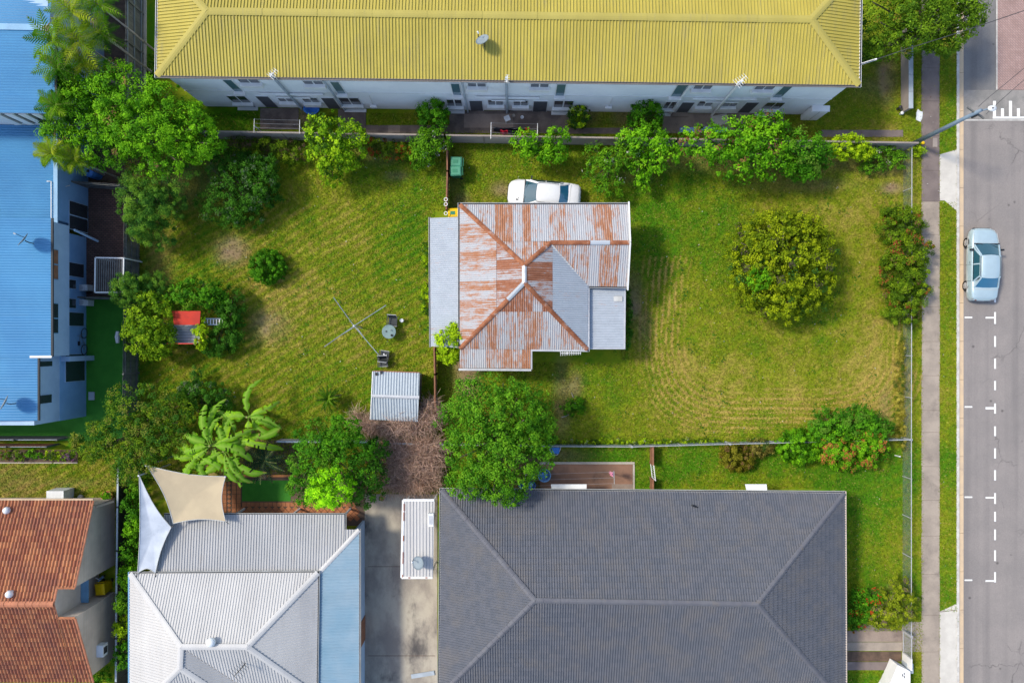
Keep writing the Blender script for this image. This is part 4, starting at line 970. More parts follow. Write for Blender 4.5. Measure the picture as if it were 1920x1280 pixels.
# C: two storeys, centre left, with an overhanging upper floor
tc = townhouse('blue roofed townhouse with two dishes and an overhanging upper floor', (-27, 2, 0))
Cz = 4.95; xC = W(96, 530, Cz).x; xw1 = -26.6; xw2 = -26.05
yC0 = W(0, 668, Cz).y; yC1 = W(0, 409, Cz).y; yD0 = W(0, 788, Cz).y; xD = W(71.5, 730, Cz).x
yw1 = yC1 - .35; yw0 = W(0, 780).y
MB().box(XL, xw1, yw0, yw1, 0, 2.62).build('lower_wall', M['wall_blue_dark'], tc)
MB().box(XL, xw1 - .01, yw0 + .01, yC0 + .0, 2.62, Cz - .1).build('wall', M['wall_blue'], tc)
MB().box(XL, xw2, yC0 + .005, yw1 + .3, 2.6, Cz - .1).build('upper_wall', M['wall_blue'], tc)
rc = MB().box(XL, xC - .1, yC0 + .1, yC1 - .1, Cz - .1, Cz - .05).build('roof', M['blue_trim'], tc)
roof_plane(rc, 'roof_slope', [(XL, yC0, Cz + .52), (xC, yC0, Cz), (xC, yC1, Cz), (XL, yC1, Cz + .52)], (1, 0, 0), 0.15, SINE, 0.03, M['blue_roof'])
kk = Cz + .52 * (xC - xD) / (xC - XL)
roof_plane(rc, 'roof_slope', [(XL, yD0, Cz + .52), (xD, yD0, kk), (xD, yC0 + .02, kk), (XL, yC0 + .02, Cz + .52)], (1, 0, 0), 0.15, SINE, 0.03, M['blue_roof'])
gutter(tc, [(xC + .05, yC0, Cz - .02), (xC + .05, yC1, Cz - .02)], M['gutter_dark'], 0.11, dark=False)
gutter(tc, [(xD + .05, yD0, kk - .03), (xD + .05, yC0, kk - .03)], M['gutter_dark'], 0.1, dark=False)
MB().beam((xD - .4, yC0 - .02, kk + .05), (xC + .05, yC0 - .02, Cz + .03), 0.12, 0.05).build('barge_board', M['wall_white'], tc)
MB().beam((xC - .1, yC1 - .3, 2.7), (xw1 + 1.2, yC1 - .7, 0.8), 0.1, 0.1).build('screen_edge', M['wall_blue'], tc)
for (y0_, y1_, m_) in ((467, 524, 'timber_red'), (568, 625, 'pane_dark')):
    win_x(tc, xw2, W(0, y1_, 4).y, W(0, y0_, 4).y, 3.65, 4.7, M['blue_trim'], M[m_], mull=2, name='upper_window')
for (y0_, y1_, z0, z1) in ((493, 520, .3, 2.0), (525, 543, 1.1, 2.0), (560, 579, 1.1, 2.0), (585, 612, .3, 2.0), (663, 715, .2, 2.15)):
    win_x(tc, xw1, W(0, y1_, 1).y, W(0, y0_, 1).y, z0, z1, M['wall_blue'], M['pane_dark'], name='window')
for (y0_, y1_, z0, z1) in ((676, 688, 3.3, 4.5), (739, 757, 3.35, 4.5)):
    win_x(tc, xw1 - .01, W(0, y1_, 4).y, W(0, y0_, 4).y, z0, z1, M['wall_blue'], M['pane_dark'], name='upper_window')
for y_ in (yC0 - .15, ): MB().box(xw1, xw1 + .5, y_ - .2, y_ + .1, 0, 2.5).build('fin_wall', M['wall_blue'], tc)
# ------------------------------------------------------------------ plants
def lerp3(pal, t):
    p = np.array(pal); t = np.clip(t, 0, 1)[:, None]
    return np.where(t < 0.5, p[0] + (p[1] - p[0]) * t * 2, p[1] + (p[2] - p[1]) * (t * 2 - 1))
def unit(a): return a / np.maximum(1e-6, np.linalg.norm(a, axis=1))[:, None]
def leaf_mesh(P, Nn, L, asp, rng):
    n = len(P); t = unit(np.cross(Nn, rng.normal(size=(n, 3)))); b = np.cross(Nn, t)
    L = (L * rng.uniform(0.65, 1.3, n))[:, None]; wd = L * asp
    bend = Nn * L * rng.uniform(-0.25, 0.05, n)[:, None]
    V = np.stack([P - t * L * .5, P + b * wd * .5 + t * L * .05, P + t * L * .5 + bend, P - b * wd * .5 + t * L * .05], 1)
    return V.reshape(-1, 3), np.arange(4 * n).reshape(-1, 4)
PAL = {
 'lush': [(.022, .075, .006), (.062, .165, .010), (.155, .29, .018)],
 'mid': [(.020, .062, .008), (.050, .125, .012), (.115, .215, .020)],
 'dark': [(.010, .038, .008), (.025, .080, .014), (.060, .145, .028)],
 'deep': [(.014, .055, .006), (.035, .115, .010), (.085, .20, .018)],
 'olive': [(.034, .056, .005), (.105, .132, .008), (.235, .24, .014)],
 'hedge': [(.020, .045, .006), (.060, .100, .010), (.150, .190, .018)],
 'yellow': [(.07, .12, .006), (.17, .24, .010), (.32, .37, .02)],
 'lime': [(.07, .18, .006), (.15, .32, .010), (.28, .45, .02)],
 'wattle': [(.018, .060, .022), (.045, .115, .035), (.14, .215, .05)],
 'drab': [(.018, .046, .007), (.054, .102, .010), (.14, .18, .020)],
 'brown': [(.07, .05, .03), (.14, .10, .06), (.23, .18, .11)],
}
PAL = {k: [tuple(x * f for x, f in zip(c, (1.62, 1.90, 0.60))) for c in v] for k, v in PAL.items()}
LS, LD = 0.80, 1.55
def crown_arrays(blobs, pal, leaf, asp, dens, clump, rng, accents=(), low=-0.25, rough=0.18):
    leaf, dens = leaf * LS, dens * LD
    Ps, Ns, Cs = [], [], []
    for (c, r) in blobs:
        c = np.array(c); r = np.array(r)
        area = 4 * PI * ((r[0] * r[1]) ** 1.6 / 3 + (r[0] * r[2]) ** 1.6 / 3 + (r[1] * r[2]) ** 1.6 / 3) ** (1 / 1.6)
        nc = max(5, int(area * 0.62 / (clump * clump * 2.2)))
        d = unit(rng.normal(size=(int(nc * 2.2), 3))); d = d[d[:, 2] > low][:nc]; nc = len(d)
        rr = 1 - rough + rough * 1.5 * rng.random(nc) - (rng.random(nc) < .12) * 0.25
        cp = c + d * r * rr[:, None]
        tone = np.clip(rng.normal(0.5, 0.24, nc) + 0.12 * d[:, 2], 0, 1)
        acc = rng.random(nc)
        small = 1.7 if max(r[0], r[1]) < 1.5 else 1.0
        nl = max(6, int(small * dens * clump * clump * 4 / (leaf * leaf * asp)))
        cr = clump * rng.uniform(0.45, 1.4, nc)
        spray = rng.random(nc) < 0.10; cp[spray] += (d * r)[spray] * rng.uniform(0.06, 0.2, (spray.sum(), 1)); cr[spray] *= 0.6
        q = unit(rng.normal(size=(nc * nl, 3))) * (rng.random(nc * nl) ** 0.45)[:, None]
        q[:, 2] *= 0.7
        P = np.repeat(cp, nl, 0) + q * np.repeat(cr, nl)[:, None]
        dd = np.repeat(d, nl, 0)
        Nn = unit(dd * 0.55 + q * 0.6 + np.array([0, 0, 0.55]) + rng.normal(size=(nc * nl, 3)) * 0.42)
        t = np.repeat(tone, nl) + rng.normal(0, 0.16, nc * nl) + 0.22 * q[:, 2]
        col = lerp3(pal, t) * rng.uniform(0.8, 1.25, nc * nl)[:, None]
        a0 = 0.0
        for (ac, pr, ins) in accents:
            m = np.repeat((acc >= a0) & (acc < a0 + pr), nl) & (rng.random(nc * nl) < ins); col[m] = np.array(ac) * rng.uniform(0.7, 1.3, m.sum())[:, None]; a0 += pr
        Ps.append(P); Ns.append(Nn); Cs.append(col)
        ni = int(nc * nl * 0.18)                     # leaves deeper inside, coloured darker to paint the shade within the crown
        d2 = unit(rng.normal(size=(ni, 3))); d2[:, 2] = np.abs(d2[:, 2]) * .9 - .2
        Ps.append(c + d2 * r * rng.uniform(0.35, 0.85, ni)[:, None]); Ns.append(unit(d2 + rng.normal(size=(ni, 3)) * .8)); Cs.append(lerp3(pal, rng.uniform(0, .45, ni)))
    P = np.concatenate(Ps); Nn = np.concatenate(Ns); col = np.concatenate(Cs)
    keep = P[:, 2] > 0.03
    return P[keep], Nn[keep], col[keep]
seed = [100]
def plant(name, label, cat, blobs, pal, leaf=0.17, asp=0.5, dens=0.55, clump=0.32, base=None, group=None, accents=(), trunk=True, limbs=None, low=-0.25, rough=0.18, tr=0.12):
    """blobs: (photo x, photo y, centre height, radius x px, radius y px, half height)"""
    seed[0] += 1; rng = np.random.default_rng(seed[0])
    B = []
    for (px_, py_, zc, rx, ry, rz) in blobs:
        p = W(px_, py_, zc); k = (D - zc) / D / S; B.append(((p.x, p.y, p.z), (rx * k, ry * k, rz)))
    mc = np.mean([b[0] for b in B], axis=0)
    bs = W(*base) if base else Vector((mc[0], mc[1], 0))
    root = thing(name, label, cat, (bs.x, bs.y, 0), 0, group)
    P, Nn, col = crown_arrays(B, PAL[pal] if isinstance(pal, str) else [tuple(x * f for x, f in zip(c, (1.4, 1.5, 0.7))) for c in pal], leaf, asp, dens, clump, rng, accents, low, rough)
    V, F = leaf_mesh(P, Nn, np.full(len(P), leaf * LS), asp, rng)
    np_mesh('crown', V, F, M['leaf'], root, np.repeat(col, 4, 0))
    if trunk:
        mb = MB(); zf = min(b[0][2] for b in B)
        fork = Vector((bs.x * .7 + mc[0] * .3, bs.y * .7 + mc[1] * .3, max(0.25, zf * 0.45)))
        mb.tube([(bs.x, bs.y, -0.05), (bs.x + .03, bs.y, fork.z * .5), fork], [tr * 1.25, tr, tr * .8], 8)
        for (c, r) in B:
            for j in range(3):
                a = rng.uniform(0, 2 * PI); e = Vector((c[0] + math.cos(a) * r[0] * .6, c[1] + math.sin(a) * r[1] * .6, c[2] + r[2] * rng.uniform(.1, .6)))
                m_ = (fork + e) / 2 + Vector((rng.normal() * .12, rng.normal() * .12, .1))
                mb.tube([fork - Vector((0, 0, .05)), m_, e], [tr * .6, tr * .38, tr * .12], 5)
        mb.build('trunk', M['bark'], root)
    STAT.append(len(P))
    return root
STAT = []
FINE = dict(leaf=0.12, asp=0.5)
# --- big crowns
plant('rain_tree', 'broad bright green feathery tree spreading over the upper left fence', 'tree',
      [(165, 150, 4.3, 52, 38, 1.2), (235, 178, 4.6, 62, 55, 1.4), (155, 212, 4.4, 70, 48, 1.3), (300, 200, 4.4, 52, 42, 1.3), (262, 245, 4.4, 75, 48, 1.4), (345, 235, 4.0, 50, 50, 1.2),
       (195, 268, 4.0, 72, 42, 1.3), (375, 262, 3.5, 42, 42, 1.0), (300, 292, 3.6, 75, 36, 1.1), (120, 240, 4.0, 38, 40, 1.0), (150, 185, 4.0, 45, 40, 1.0), (210, 215, 4.2, 60, 50, 1.2)], 'lush', 0.17, 0.42, 0.6, 0.36, base=(300, 275),
      accents=[((.30, .16, .07), .03, .5)], tr=0.22)
plant('wattle_tree', 'soft blue green feathery tree leaning over the left fence above the brick yard', 'tree',
      [(300, 335, 2.8, 70, 32, .9), (268, 380, 2.9, 45, 42, .9), (310, 385, 2.2, 35, 35, .8), (262, 415, 2.7, 28, 28, .7), (292, 440, 1.6, 36, 28, .7)], 'wattle', 0.12, 0.35, 0.62, 0.26, base=(300, 375))
plant('citrus_shrub', 'large dark leafy shrub at the upper left of the rear lawn', 'shrub',
      [(455, 345, 1.7, 62, 50, 1.2), (425, 385, 1.3, 55, 38, .9), (490, 330, 1.5, 36, 38, .9), (455, 405, .9, 42, 24, .7), (430, 310, 1.2, 50, 30, .8), (512, 372, .8, 18, 16, .5)], 'dark', 0.13, 0.5, 0.6, 0.25, base=(455, 365),
      accents=[((.13, .19, .09), .12, .6)])
plant('round_shrub', 'small clipped round green shrub alone on the rear lawn', 'shrub', [(501, 500, .75, 32, 31, .65), (501, 500, .4, 33, 32, .4)], 'deep', 0.10, 0.5, 1.0, 0.15, low=-.8, rough=.1, tr=.06)
plant('frangipani_tree', 'light green leafy tree over the fence left of the dark round bush', 'tree',
      [(608, 248, 3.2, 36, 36, .9), (645, 262, 3.1, 38, 36, .9), (618, 285, 2.6, 42, 34, .9), (655, 290, 2.2, 28, 28, .8), (625, 320, 1.4, 24, 28, .8)], [(.05, .13, .006), (.13, .25, .010), (.30, .42, .02)], 0.2, 0.5, 0.5, 0.27, base=(630, 285),
      accents=[((.06, .15, .01), .25, .9)])
plant('fence_scrub', 'tangled brown green scrub along the fence beneath the upper left tree', 'shrub',
      [(452, 280, .7, 34, 20, .6), (505, 278, .6, 38, 20, .5), (550, 285, .6, 28, 22, .5), (480, 300, .4, 40, 14, .35)], 'drab', 0.13, 0.4, 0.45, 0.24, trunk=False, accents=[((.15, .10, .06), .25, .8)])
plant('flowering_scrub', 'low scrub with red flowers along the rear fence', 'shrub',
      [(705, 275, .7, 22, 18, .55), (740, 285, .7, 30, 18, .5), (770, 292, .5, 22, 14, .4)], 'drab', 0.12, 0.45, 0.5, 0.22, trunk=False, accents=[((.45, .06, .02), .3, .6)])
plant('hibiscus_shrub', 'leafy green shrub with pale flowers where two fences meet', 'shrub',
      [(800, 275, 1.4, 32, 30, .9), (822, 262, 1.5, 22, 18, .7), (790, 295, .9, 26, 18, .7)], 'mid', 0.15, 0.5, 0.52, 0.24, base=(805, 280), accents=[((.45, .42, .45), .05, .4)])
plant('dense_bush', 'dense dark green bush against the apartment wall left of the clothesline', 'bush', [(813, 217, 1.5, 30, 28, 1.1)], 'deep', 0.14, 0.5, 0.8, 0.2, low=-.8, rough=.12, tr=.07)
plant('yellow_bush', 'small yellow green bush against the apartment wall between grass patches', 'bush', [(1085, 218, 1.1, 21, 20, .8), (1080, 228, .8, 14, 12, .6)], 'yellow', 0.12, 0.5, 0.65, 0.17, low=-.8, accents=[((.03, .09, .01), .45, 1)], tr=.05)
plant('dense_bush', 'dense dark green bush against the apartment wall near the blue tarp', 'bush', [(1210, 219, 1.5, 31, 29, 1.2)], 'deep', 0.14, 0.5, 0.8, 0.2, low=-.8, rough=.12, tr=.07)
plant('fence_tree', 'bright light green small tree beside the washing hung over the fence', 'tree',
      [(985, 268, 2.4, 26, 24, .8), (1008, 288, 1.9, 32, 20, .7), (1042, 258, 2.6, 22, 22, .7), (1038, 288, 1.9, 26, 20, .7)], 'lush', 0.19, 0.5, 0.5, 0.26, base=(1012, 275))
plant('plumeria_tree', 'open branched tree with pale green leaf tufts near the white car', 'tree',
      [(1118, 292, 1.6, 24, 20, .6), (1150, 300, 1.8, 32, 22, .7), (1125, 325, 1.6, 30, 22, .6), (1142, 350, 1.4, 26, 22, .6), (1180, 285, 1.9, 26, 22, .7)], 'mid', 0.2, 0.42, 0.34, 0.24, base=(1150, 300), accents=[((.5, .5, .42), .04, .4)])
plant('leafy_tree', 'light green tree with hanging branch ends left of the long tree row', 'tree',
      [(1215, 270, 2.8, 36, 32, .9), (1240, 290, 2.6, 34, 30, .9), (1200, 310, 1.8, 24, 26, .7), (1208, 338, 1.3, 16, 22, .5), (1175, 262, 2.2, 20, 18, .6)], 'lush', 0.2, 0.5, 0.48, 0.27, base=(1222, 285))
plant('row_tree', 'large bright green tree with bronze tips in the long row by the fence', 'tree',
      [(1320, 275, 2.8, 52, 36, 1.1), (1370, 262, 3.2, 52, 40, 1.2), (1420, 268, 3.2, 52, 46, 1.3), (1385, 305, 2.5, 60, 32, 1.0), (1440, 238, 3.2, 34, 28, .9), (1445, 300, 2.6, 48, 36, 1.1)], 'lush', 0.21, 0.5, 0.55, 0.33, base=(1385, 285),
      accents=[((.24, .12, .05), .10, .6)], tr=.16)
plant('row_tree', 'green rounded tree at the right end of the long tree row', 'tree', [(1500, 280, 2.8, 38, 38, 1.1), (1510, 310, 2.0, 36, 26, .9), (1480, 318, 1.8, 28, 20, .8), (1540, 290, 1.8, 20, 24, .8)], 'deep', 0.2, 0.5, 0.52, 0.3, base=(1505, 290), accents=[((.13, .26, .02), .2, .9)])
plant('variegated_bush', 'bright yellow green bush on the fence between the tree row and the lamp pole', 'bush', [(1590, 278, 1.3, 36, 24, .8), (1615, 285, 1.1, 18, 18, .6)], 'yellow', 0.17, 0.45, 0.65, 0.2, trunk=False)
plant('corner_shrub', 'loose green shrub in the fence corner beneath the lamp pole', 'shrub', [(1655, 295, .8, 30, 20, .6), (1680, 300, .7, 20, 18, .5), (1640, 315, .5, 26, 14, .4)], 'mid', 0.15, 0.4, 0.36, 0.2, accents=[((.5, .45, .42), .04, .4)], tr=.05)
plant('path_tuft', 'small yellow green plant overhanging the footpath under the lamp pole', 'plant', [(1722, 284, .4, 13, 9, .3)], 'yellow', 0.14, 0.45, 0.5, 0.15, trunk=False)
plant('round_tree', 'big round olive green tree on the front lawn', 'tree',
      [(1466, 495, 1.9, 92, 92, 1.8), (1415, 460, 2.1, 50, 50, 1.2), (1520, 470, 2.1, 48, 50, 1.2), (1470, 560, 2.0, 62, 40, 1.2), (1430, 530, 1.8, 60, 50, 1.2), (1515, 535, 1.9, 50, 48, 1.1), (1475, 425, 2.0, 60, 30, 1.1)], 'olive', 0.16, 0.5, 0.85, 0.27, low=-.6, base=(1466, 500), rough=.26,
      accents=[((.05, .15, .02), .06, .9), ((.10, .085, .05), .05, .8)], tr=.2)
plant('lime_shoot', 'bright green sucker growing through the left side of the round tree', 'shrub', [(1425, 522, 3.0, 22, 22, .5)], 'lush', 0.15, 0.5, 0.5, 0.18, base=(1440, 530), tr=.04)
plant('front_hedge', 'tall untrimmed hedge with orange tips along the street fence', 'hedge',
      [(1690, 425, 1.2, 40, 38, .9), (1700, 470, 1.3, 44, 40, .9), (1695, 515, 1.2, 44, 38, .9), (1700, 545, 1.1, 42, 34, .8), (1692, 585, .9, 32, 26, .7), (1680, 402, .9, 28, 16, .6)], 'hedge', 0.14, 0.45, 0.9, 0.23, low=-.6, base=(1695, 500),
      accents=[((.34, .10, .03), .10, .55), ((.20, .12, .05), .08, .6)], rough=.24)
plant('photinia_hedge', 'rounded hedge with rusty orange new leaves by the street corner of the front lawn', 'hedge', [(1592, 838, 1.0, 62, 40, 1.0), (1565, 846, .9, 36, 30, .95), (1632, 838, .9, 30, 38, .95), (1590, 838, .5, 64, 42, .5)], 'lush', 0.13, 0.5, 1.0, 0.2, low=-.8, accents=[((.50, .17, .05), .34, .6)], trunk=True, rough=.08)
plant('leafy_bush', 'bright green leafy bush behind the orange tipped hedge', 'bush', [(1555, 798, 1.1, 38, 30, .9), (1600, 788, 1.2, 44, 28, .9), (1635, 800, 1.1, 34, 26, .9), (1530, 812, .8, 20, 18, .7)], 'deep', 0.2, 0.4, 0.75, 0.23, rough=.3, accents=[((.12, .26, .02), .2, .9)])
plant('clipped_bush', 'clipped green bush left of the orange tipped hedge', 'bush', [(1497, 838, .9, 36, 32, .95), (1497, 838, .4, 37, 33, .4)], 'lush', 0.12, 0.5, 1.0, 0.18, low=-.8, rough=.1, tr=.06)
plant('olive_bush', 'low olive brown clipped bush on the neighbouring strip of grass', 'bush', [(1382, 857, .7, 33, 24, .65), (1382, 857, .35, 34, 25, .35)], [(.05, .05, .006), (.12, .115, .012), (.20, .17, .03)], 0.11, 0.5, 1.0, 0.17, low=-.8, rough=.12, accents=[((.22, .12, .05), .12, .6)], tr=.06)
plant('dry_bush', 'dry brown bush with a green edge beside the low olive bush', 'bush', [(1425, 836, .55, 24, 16, .5), (1432, 846, .4, 18, 10, .35)], 'brown', 0.13, 0.3, 0.5, 0.17, low=-.6, accents=[((.05, .12, .015), .25, .9)], trunk=False)
plant('ixora_shrub', 'dark green shrub with red flowers beside the grey tiled building', 'shrub', [(1610, 1138, .6, 30, 32, .6), (1632, 1125, .6, 28, 22, .55), (1600, 1160, .5, 22, 20, .45)], 'deep', 0.15, 0.45, 0.5, 0.2, accents=[((.60, .06, .02), .22, .45)], trunk=False)
plant('mock_orange', 'yellow green twiggy bush by the front gate path', 'bush', [(1682, 1135, .9, 36, 34, .75), (1690, 1105, .7, 22, 24, .55), (1660, 1150, .7, 36, 26, .6)], [(.06, .09, .01), (.14, .18, .012), (.28, .30, .03)], 0.12, 0.45, 0.58, 0.19, accents=[((.22, .16, .11), .25, .6)], rough=.2)
plant('shade_tree', 'large dense dark green tree overhanging the corner of the grey tiled roof', 'tree',
      [(935, 780, 4.6, 78, 60, 1.5), (900, 835, 4.4, 68, 58, 1.4), (965, 845, 4.5, 70, 56, 1.5), (930, 890, 4.2, 66, 42, 1.3), (870, 790, 4.0, 44, 50, 1.2), (985, 770, 4.0, 48, 50, 1.2), (920, 735, 3.9, 66, 34, 1.1), (1010, 810, 3.6, 28, 44, 1.0), (880, 905, 3.9, 36, 28, 1.0), (945, 925, 4.0, 36, 20, .8)],
      [(.018, .075, .006), (.048, .15, .010), (.12, .255, .02)], 0.18, 0.5, 0.58, 0.34, base=(945, 810), tr=.24)
plant('mulberry_tree', 'rounded green tree between the banana plant and the shed', 'tree',
      [(615, 820, 3.6, 58, 40, 1.2), (590, 865, 3.5, 48, 52, 1.2), (650, 855, 3.6, 52, 48, 1.2), (575, 910, 3.0, 36, 34, .9), (640, 815, 3.4, 36, 32, .9)], 'deep', 0.16, 0.5, 0.58, 0.28, base=(625, 850), accents=[((.12, .26, .015), .18, .9)], tr=.16)
plant('lime_bush', 'glowing lime green rounded bush at the edge of the brick courtyard', 'bush', [(622, 914, 4.2, 38, 36, 1.0), (604, 928, 3.8, 26, 22, .7)], 'lime', 0.15, 0.5, 0.7, 0.24, low=-.7, base=(645, 890), rough=.12)
plant('dark_shrub', 'dark green shrub with brown tips right of the lime green bush', 'shrub', [(690, 880, 2.6, 34, 44, 1.0), (685, 925, 2.3, 32, 24, .8), (705, 850, 2.4, 24, 28, .8)], 'dark', 0.15, 0.5, 0.52, 0.26, base=(700, 870), accents=[((.24, .13, .07), .18, .7)])
plant('house_bush', 'yellow green bushy tree growing against the lean-to roof of the rusty house', 'tree', [(846, 640, 2.6, 28, 32, .9), (842, 665, 2.2, 22, 18, .7), (852, 622, 2.8, 16, 16, .6)], 'yellow', 0.17, 0.5, 0.6, 0.22, base=(846, 645), tr=.07)
plant('privet_tree', 'sprawling drab olive tree where the left neighbour fences meet', 'tree',
      [(265, 760, 2.9, 66, 46, 1.2), (225, 815, 2.8, 52, 46, 1.1), (300, 820, 2.8, 58, 52, 1.1), (260, 860, 2.6, 56, 34, 1.0), (175, 830, 2.4, 36, 32, .8), (320, 775, 2.6, 44, 36, 1.0), (245, 885, 2.0, 30, 22, .7)], 'drab', 0.15, 0.45, 0.55, 0.29, base=(270, 805),
      accents=[((.22, .24, .03), .14, .8), ((.05, .16, .012), .3, .9)], tr=.14)
plant('lilly_shrub', 'dark green leafy shrub at the lower left corner of the rear lawn', 'shrub', [(385, 745, 1.4, 44, 30, .9), (360, 735, 1.2, 26, 22, .7), (412, 765, 1.1, 22, 26, .7)], 'dark', 0.13, 0.5, 0.6, 0.22, base=(385, 755), accents=[((.17, .20, .12), .12, .6)], tr=.07)
plant('sapling', 'thin young plant standing above the dark shrub on the rear lawn', 'plant', [(369, 697, .9, 11, 13, .4), (371, 712, .5, 8, 10, .3)], 'wattle', 0.13, 0.45, 0.35, 0.16, base=(371, 715), tr=.03)
# --- around the cubby house
plant('mango_shrub', 'bright glossy green shrub between the left fence and the cubby house', 'shrub', [(282, 595, 2.2, 42, 44, 1.1), (270, 630, 2.0, 36, 32, .9), (302, 635, 1.8, 26, 26, .8), (290, 658, 1.5, 28, 18, .6)], [(.04, .10, .006), (.10, .19, .010), (.24, .33, .02)], 0.19, 0.45, 0.55, 0.24, base=(290, 610), tr=.09)
plant('wattle_shrub', 'grey green feathery shrub growing through the left fence', 'shrub', [(236, 545, 2.2, 24, 32, .8), (262, 545, 1.8, 24, 30, .8), (290, 535, 1.4, 26, 22, .7)], 'wattle', 0.11, 0.35, 0.6, 0.21, base=(265, 550), tr=.06)
plant('umbrella_shrub', 'upright green shrub behind the red cubby roof', 'shrub', [(375, 545, 1.9, 36, 30, .9), (345, 560, 1.7, 30, 24, .8), (398, 555, 1.6, 26, 26, .8)], 'deep', 0.18, 0.4, 0.5, 0.23, base=(375, 560), accents=[((.16, .30, .015), .2, .9)], tr=.07)
plant('dark_hedge_shrub', 'dark green spreading shrub right of the cubby ladder', 'shrub', [(432, 572, 1.1, 24, 30, .7), (434, 600, .8, 20, 30, .6), (425, 632, .9, 30, 28, .7), (405, 650, .8, 24, 18, .6), (408, 566, 1.1, 22, 22, .6)], 'dark', 0.13, 0.5, 0.6, 0.22, base=(425, 605), tr=.06)
plant('creeper', 'yellow green creeper climbing over the right side of the cubby house', 'plant', [(376, 625, 1.75, 13, 28, .35), (379, 602, 1.8, 6, 14, .25)], 'yellow', 0.12, 0.6, 0.75, 0.14, low=-.6, accents=[((.34, .24, .03), .15, .6)], trunk=False)
# --- side hedge of the white house and small plants
for i, (px_, py_, r_, pal_, words) in enumerate([(256, 905, 19, 'mid', 'below the drab olive tree'), (254, 950, 18, 'deep', 'beside the tip of the grey shade sail'), (255, 985, 19, 'lush', 'beside the middle of the grey shade sail'),
        (250, 1030, 20, 'deep', 'beside the foot of the grey shade sail'), (246, 1075, 19, 'lush', 'by the corner of the white roof'), (240, 1125, 18, 'mid', 'opposite the yellow bin'), (237, 1175, 18, 'yellow', 'opposite the wall air conditioner'), (238, 1225, 19, 'deep', 'at the lower end of the side hedge')]):
    plant('hedge_bush', 'leafy green hedge bush ' + words, 'bush', [(px_, py_, 1.1, r_, 25, .9)], pal_, 0.15, 0.5, 0.62, 0.21, group='bushes of the side hedge', low=-.6, rough=.2, tr=.05)
for i, (px_, py_, r_, pal_, acc, words) in enumerate([(12, 852, 13, 'drab', [((.30, .12, .04), .4, .7)], 'small rusty brown plant at the left end of the garden bed'), (38, 854, 14, 'drab', [((.30, .22, .16), .4, .7)], 'small pale brown plant second from the left in the garden bed'),
        (66, 851, 14, 'lush', [], 'small bright green plant in the middle of the garden bed'), (98, 854, 14, 'yellow', [((.03, .08, .01), .3, 1)], 'small yellow green spotted plant in the garden bed'), (130, 855, 14, 'drab', [((.36, .12, .38), .22, .6)], 'small plant with purple flowers at the right end of the garden bed')]):
    plant('bed_plant', words, 'plant', [(px_, py_, .35, r_, 9, .35)], pal_, 0.11, 0.45, 0.55, 0.14, group='plants of the garden bed', accents=acc, trunk=False)
plant('lawn_bush', 'small bright green bush on the lawn right of the big dark tree', 'bush', [(1075, 763, .35, 22, 17, .38)], 'deep', 0.14, 0.35, 0.6, 0.16, trunk=False, rough=.2)
plant('foundation_plants', 'low dark plants in the shade along the right wall of the rusty house', 'plant', [(1178, 580, .35, 8, 34, .4), (1176, 630, .35, 8, 24, .4)], 'dark', 0.13, 0.4, 0.5, 0.17, trunk=False)
for (px_, py_, ry, words) in ((800, 475, 32, 'long low grass growing along the upper part of the lean-to wall'), (799, 560, 30, 'long low grass growing along the lower part of the lean-to wall')):
    plant('wall_grass', words, 'plant', [(px_, py_, .2, 9, ry, .28)], 'yellow', 0.18, 0.2, 0.6, 0.15, trunk=False, group='grass along the lean-to', accents=[((.05, .14, .01), .5, 1)])
plant('gate_shrub', 'small dark shrub at the bottom edge beside the brown tiled house', 'shrub', [(190, 1268, .5, 18, 16, .5)], 'deep', 0.13, 0.5, 0.55, 0.17, trunk=False)
plant('street_tree', 'large green street tree over the footpath at the top right', 'tree',
      [(1655, 20, 4.2, 52, 48, 1.3), (1660, 70, 3.6, 50, 36, 1.1), (1720, 30, 4.6, 60, 56, 1.5), (1770, 50, 4.0, 52, 50, 1.3), (1790, 10, 4.4, 60, 44, 1.4), (1725, 75, 3.6, 50, 32, 1.1), (1765, 85, 3.0, 32, 24, .9), (1640, 95, 2.6, 30, 18, .7), (1820, 35, 3.8, 26, 30, .9), (1730, -40, 4.6, 110, 50, 1.4)],
      [(.022, .06, .006), (.062, .125, .010), (.145, .225, .018)], 0.17, 0.5, 0.56, 0.33, base=(1735, 75), accents=[((.22, .20, .02), .06, .6)], tr=.22)
plant('weed_strip', 'low weeds growing along the foot of the chain fence on the front lawn', 'plant', [(x, 826 + (x % 3), .12, 24, 5, .2) for x in range(1040, 1360, 42)], 'yellow', 0.12, 0.3, 0.34, 0.15, trunk=False, accents=[((.06, .14, .01), .5, 1), ((.45, .42, .35), .06, .5)])
plant('dry_grass_strip', 'long dry grass standing along the street fence of the front lawn', 'plant', [(1690, y_, .2, 11, 22, .28) for y_ in range(655, 830, 34)], [(.14, .13, .02), (.27, .22, .06), (.42, .34, .13)], 0.2, 0.12, 0.5, 0.18, trunk=False, accents=[((.08, .14, .015), .3, 1)])

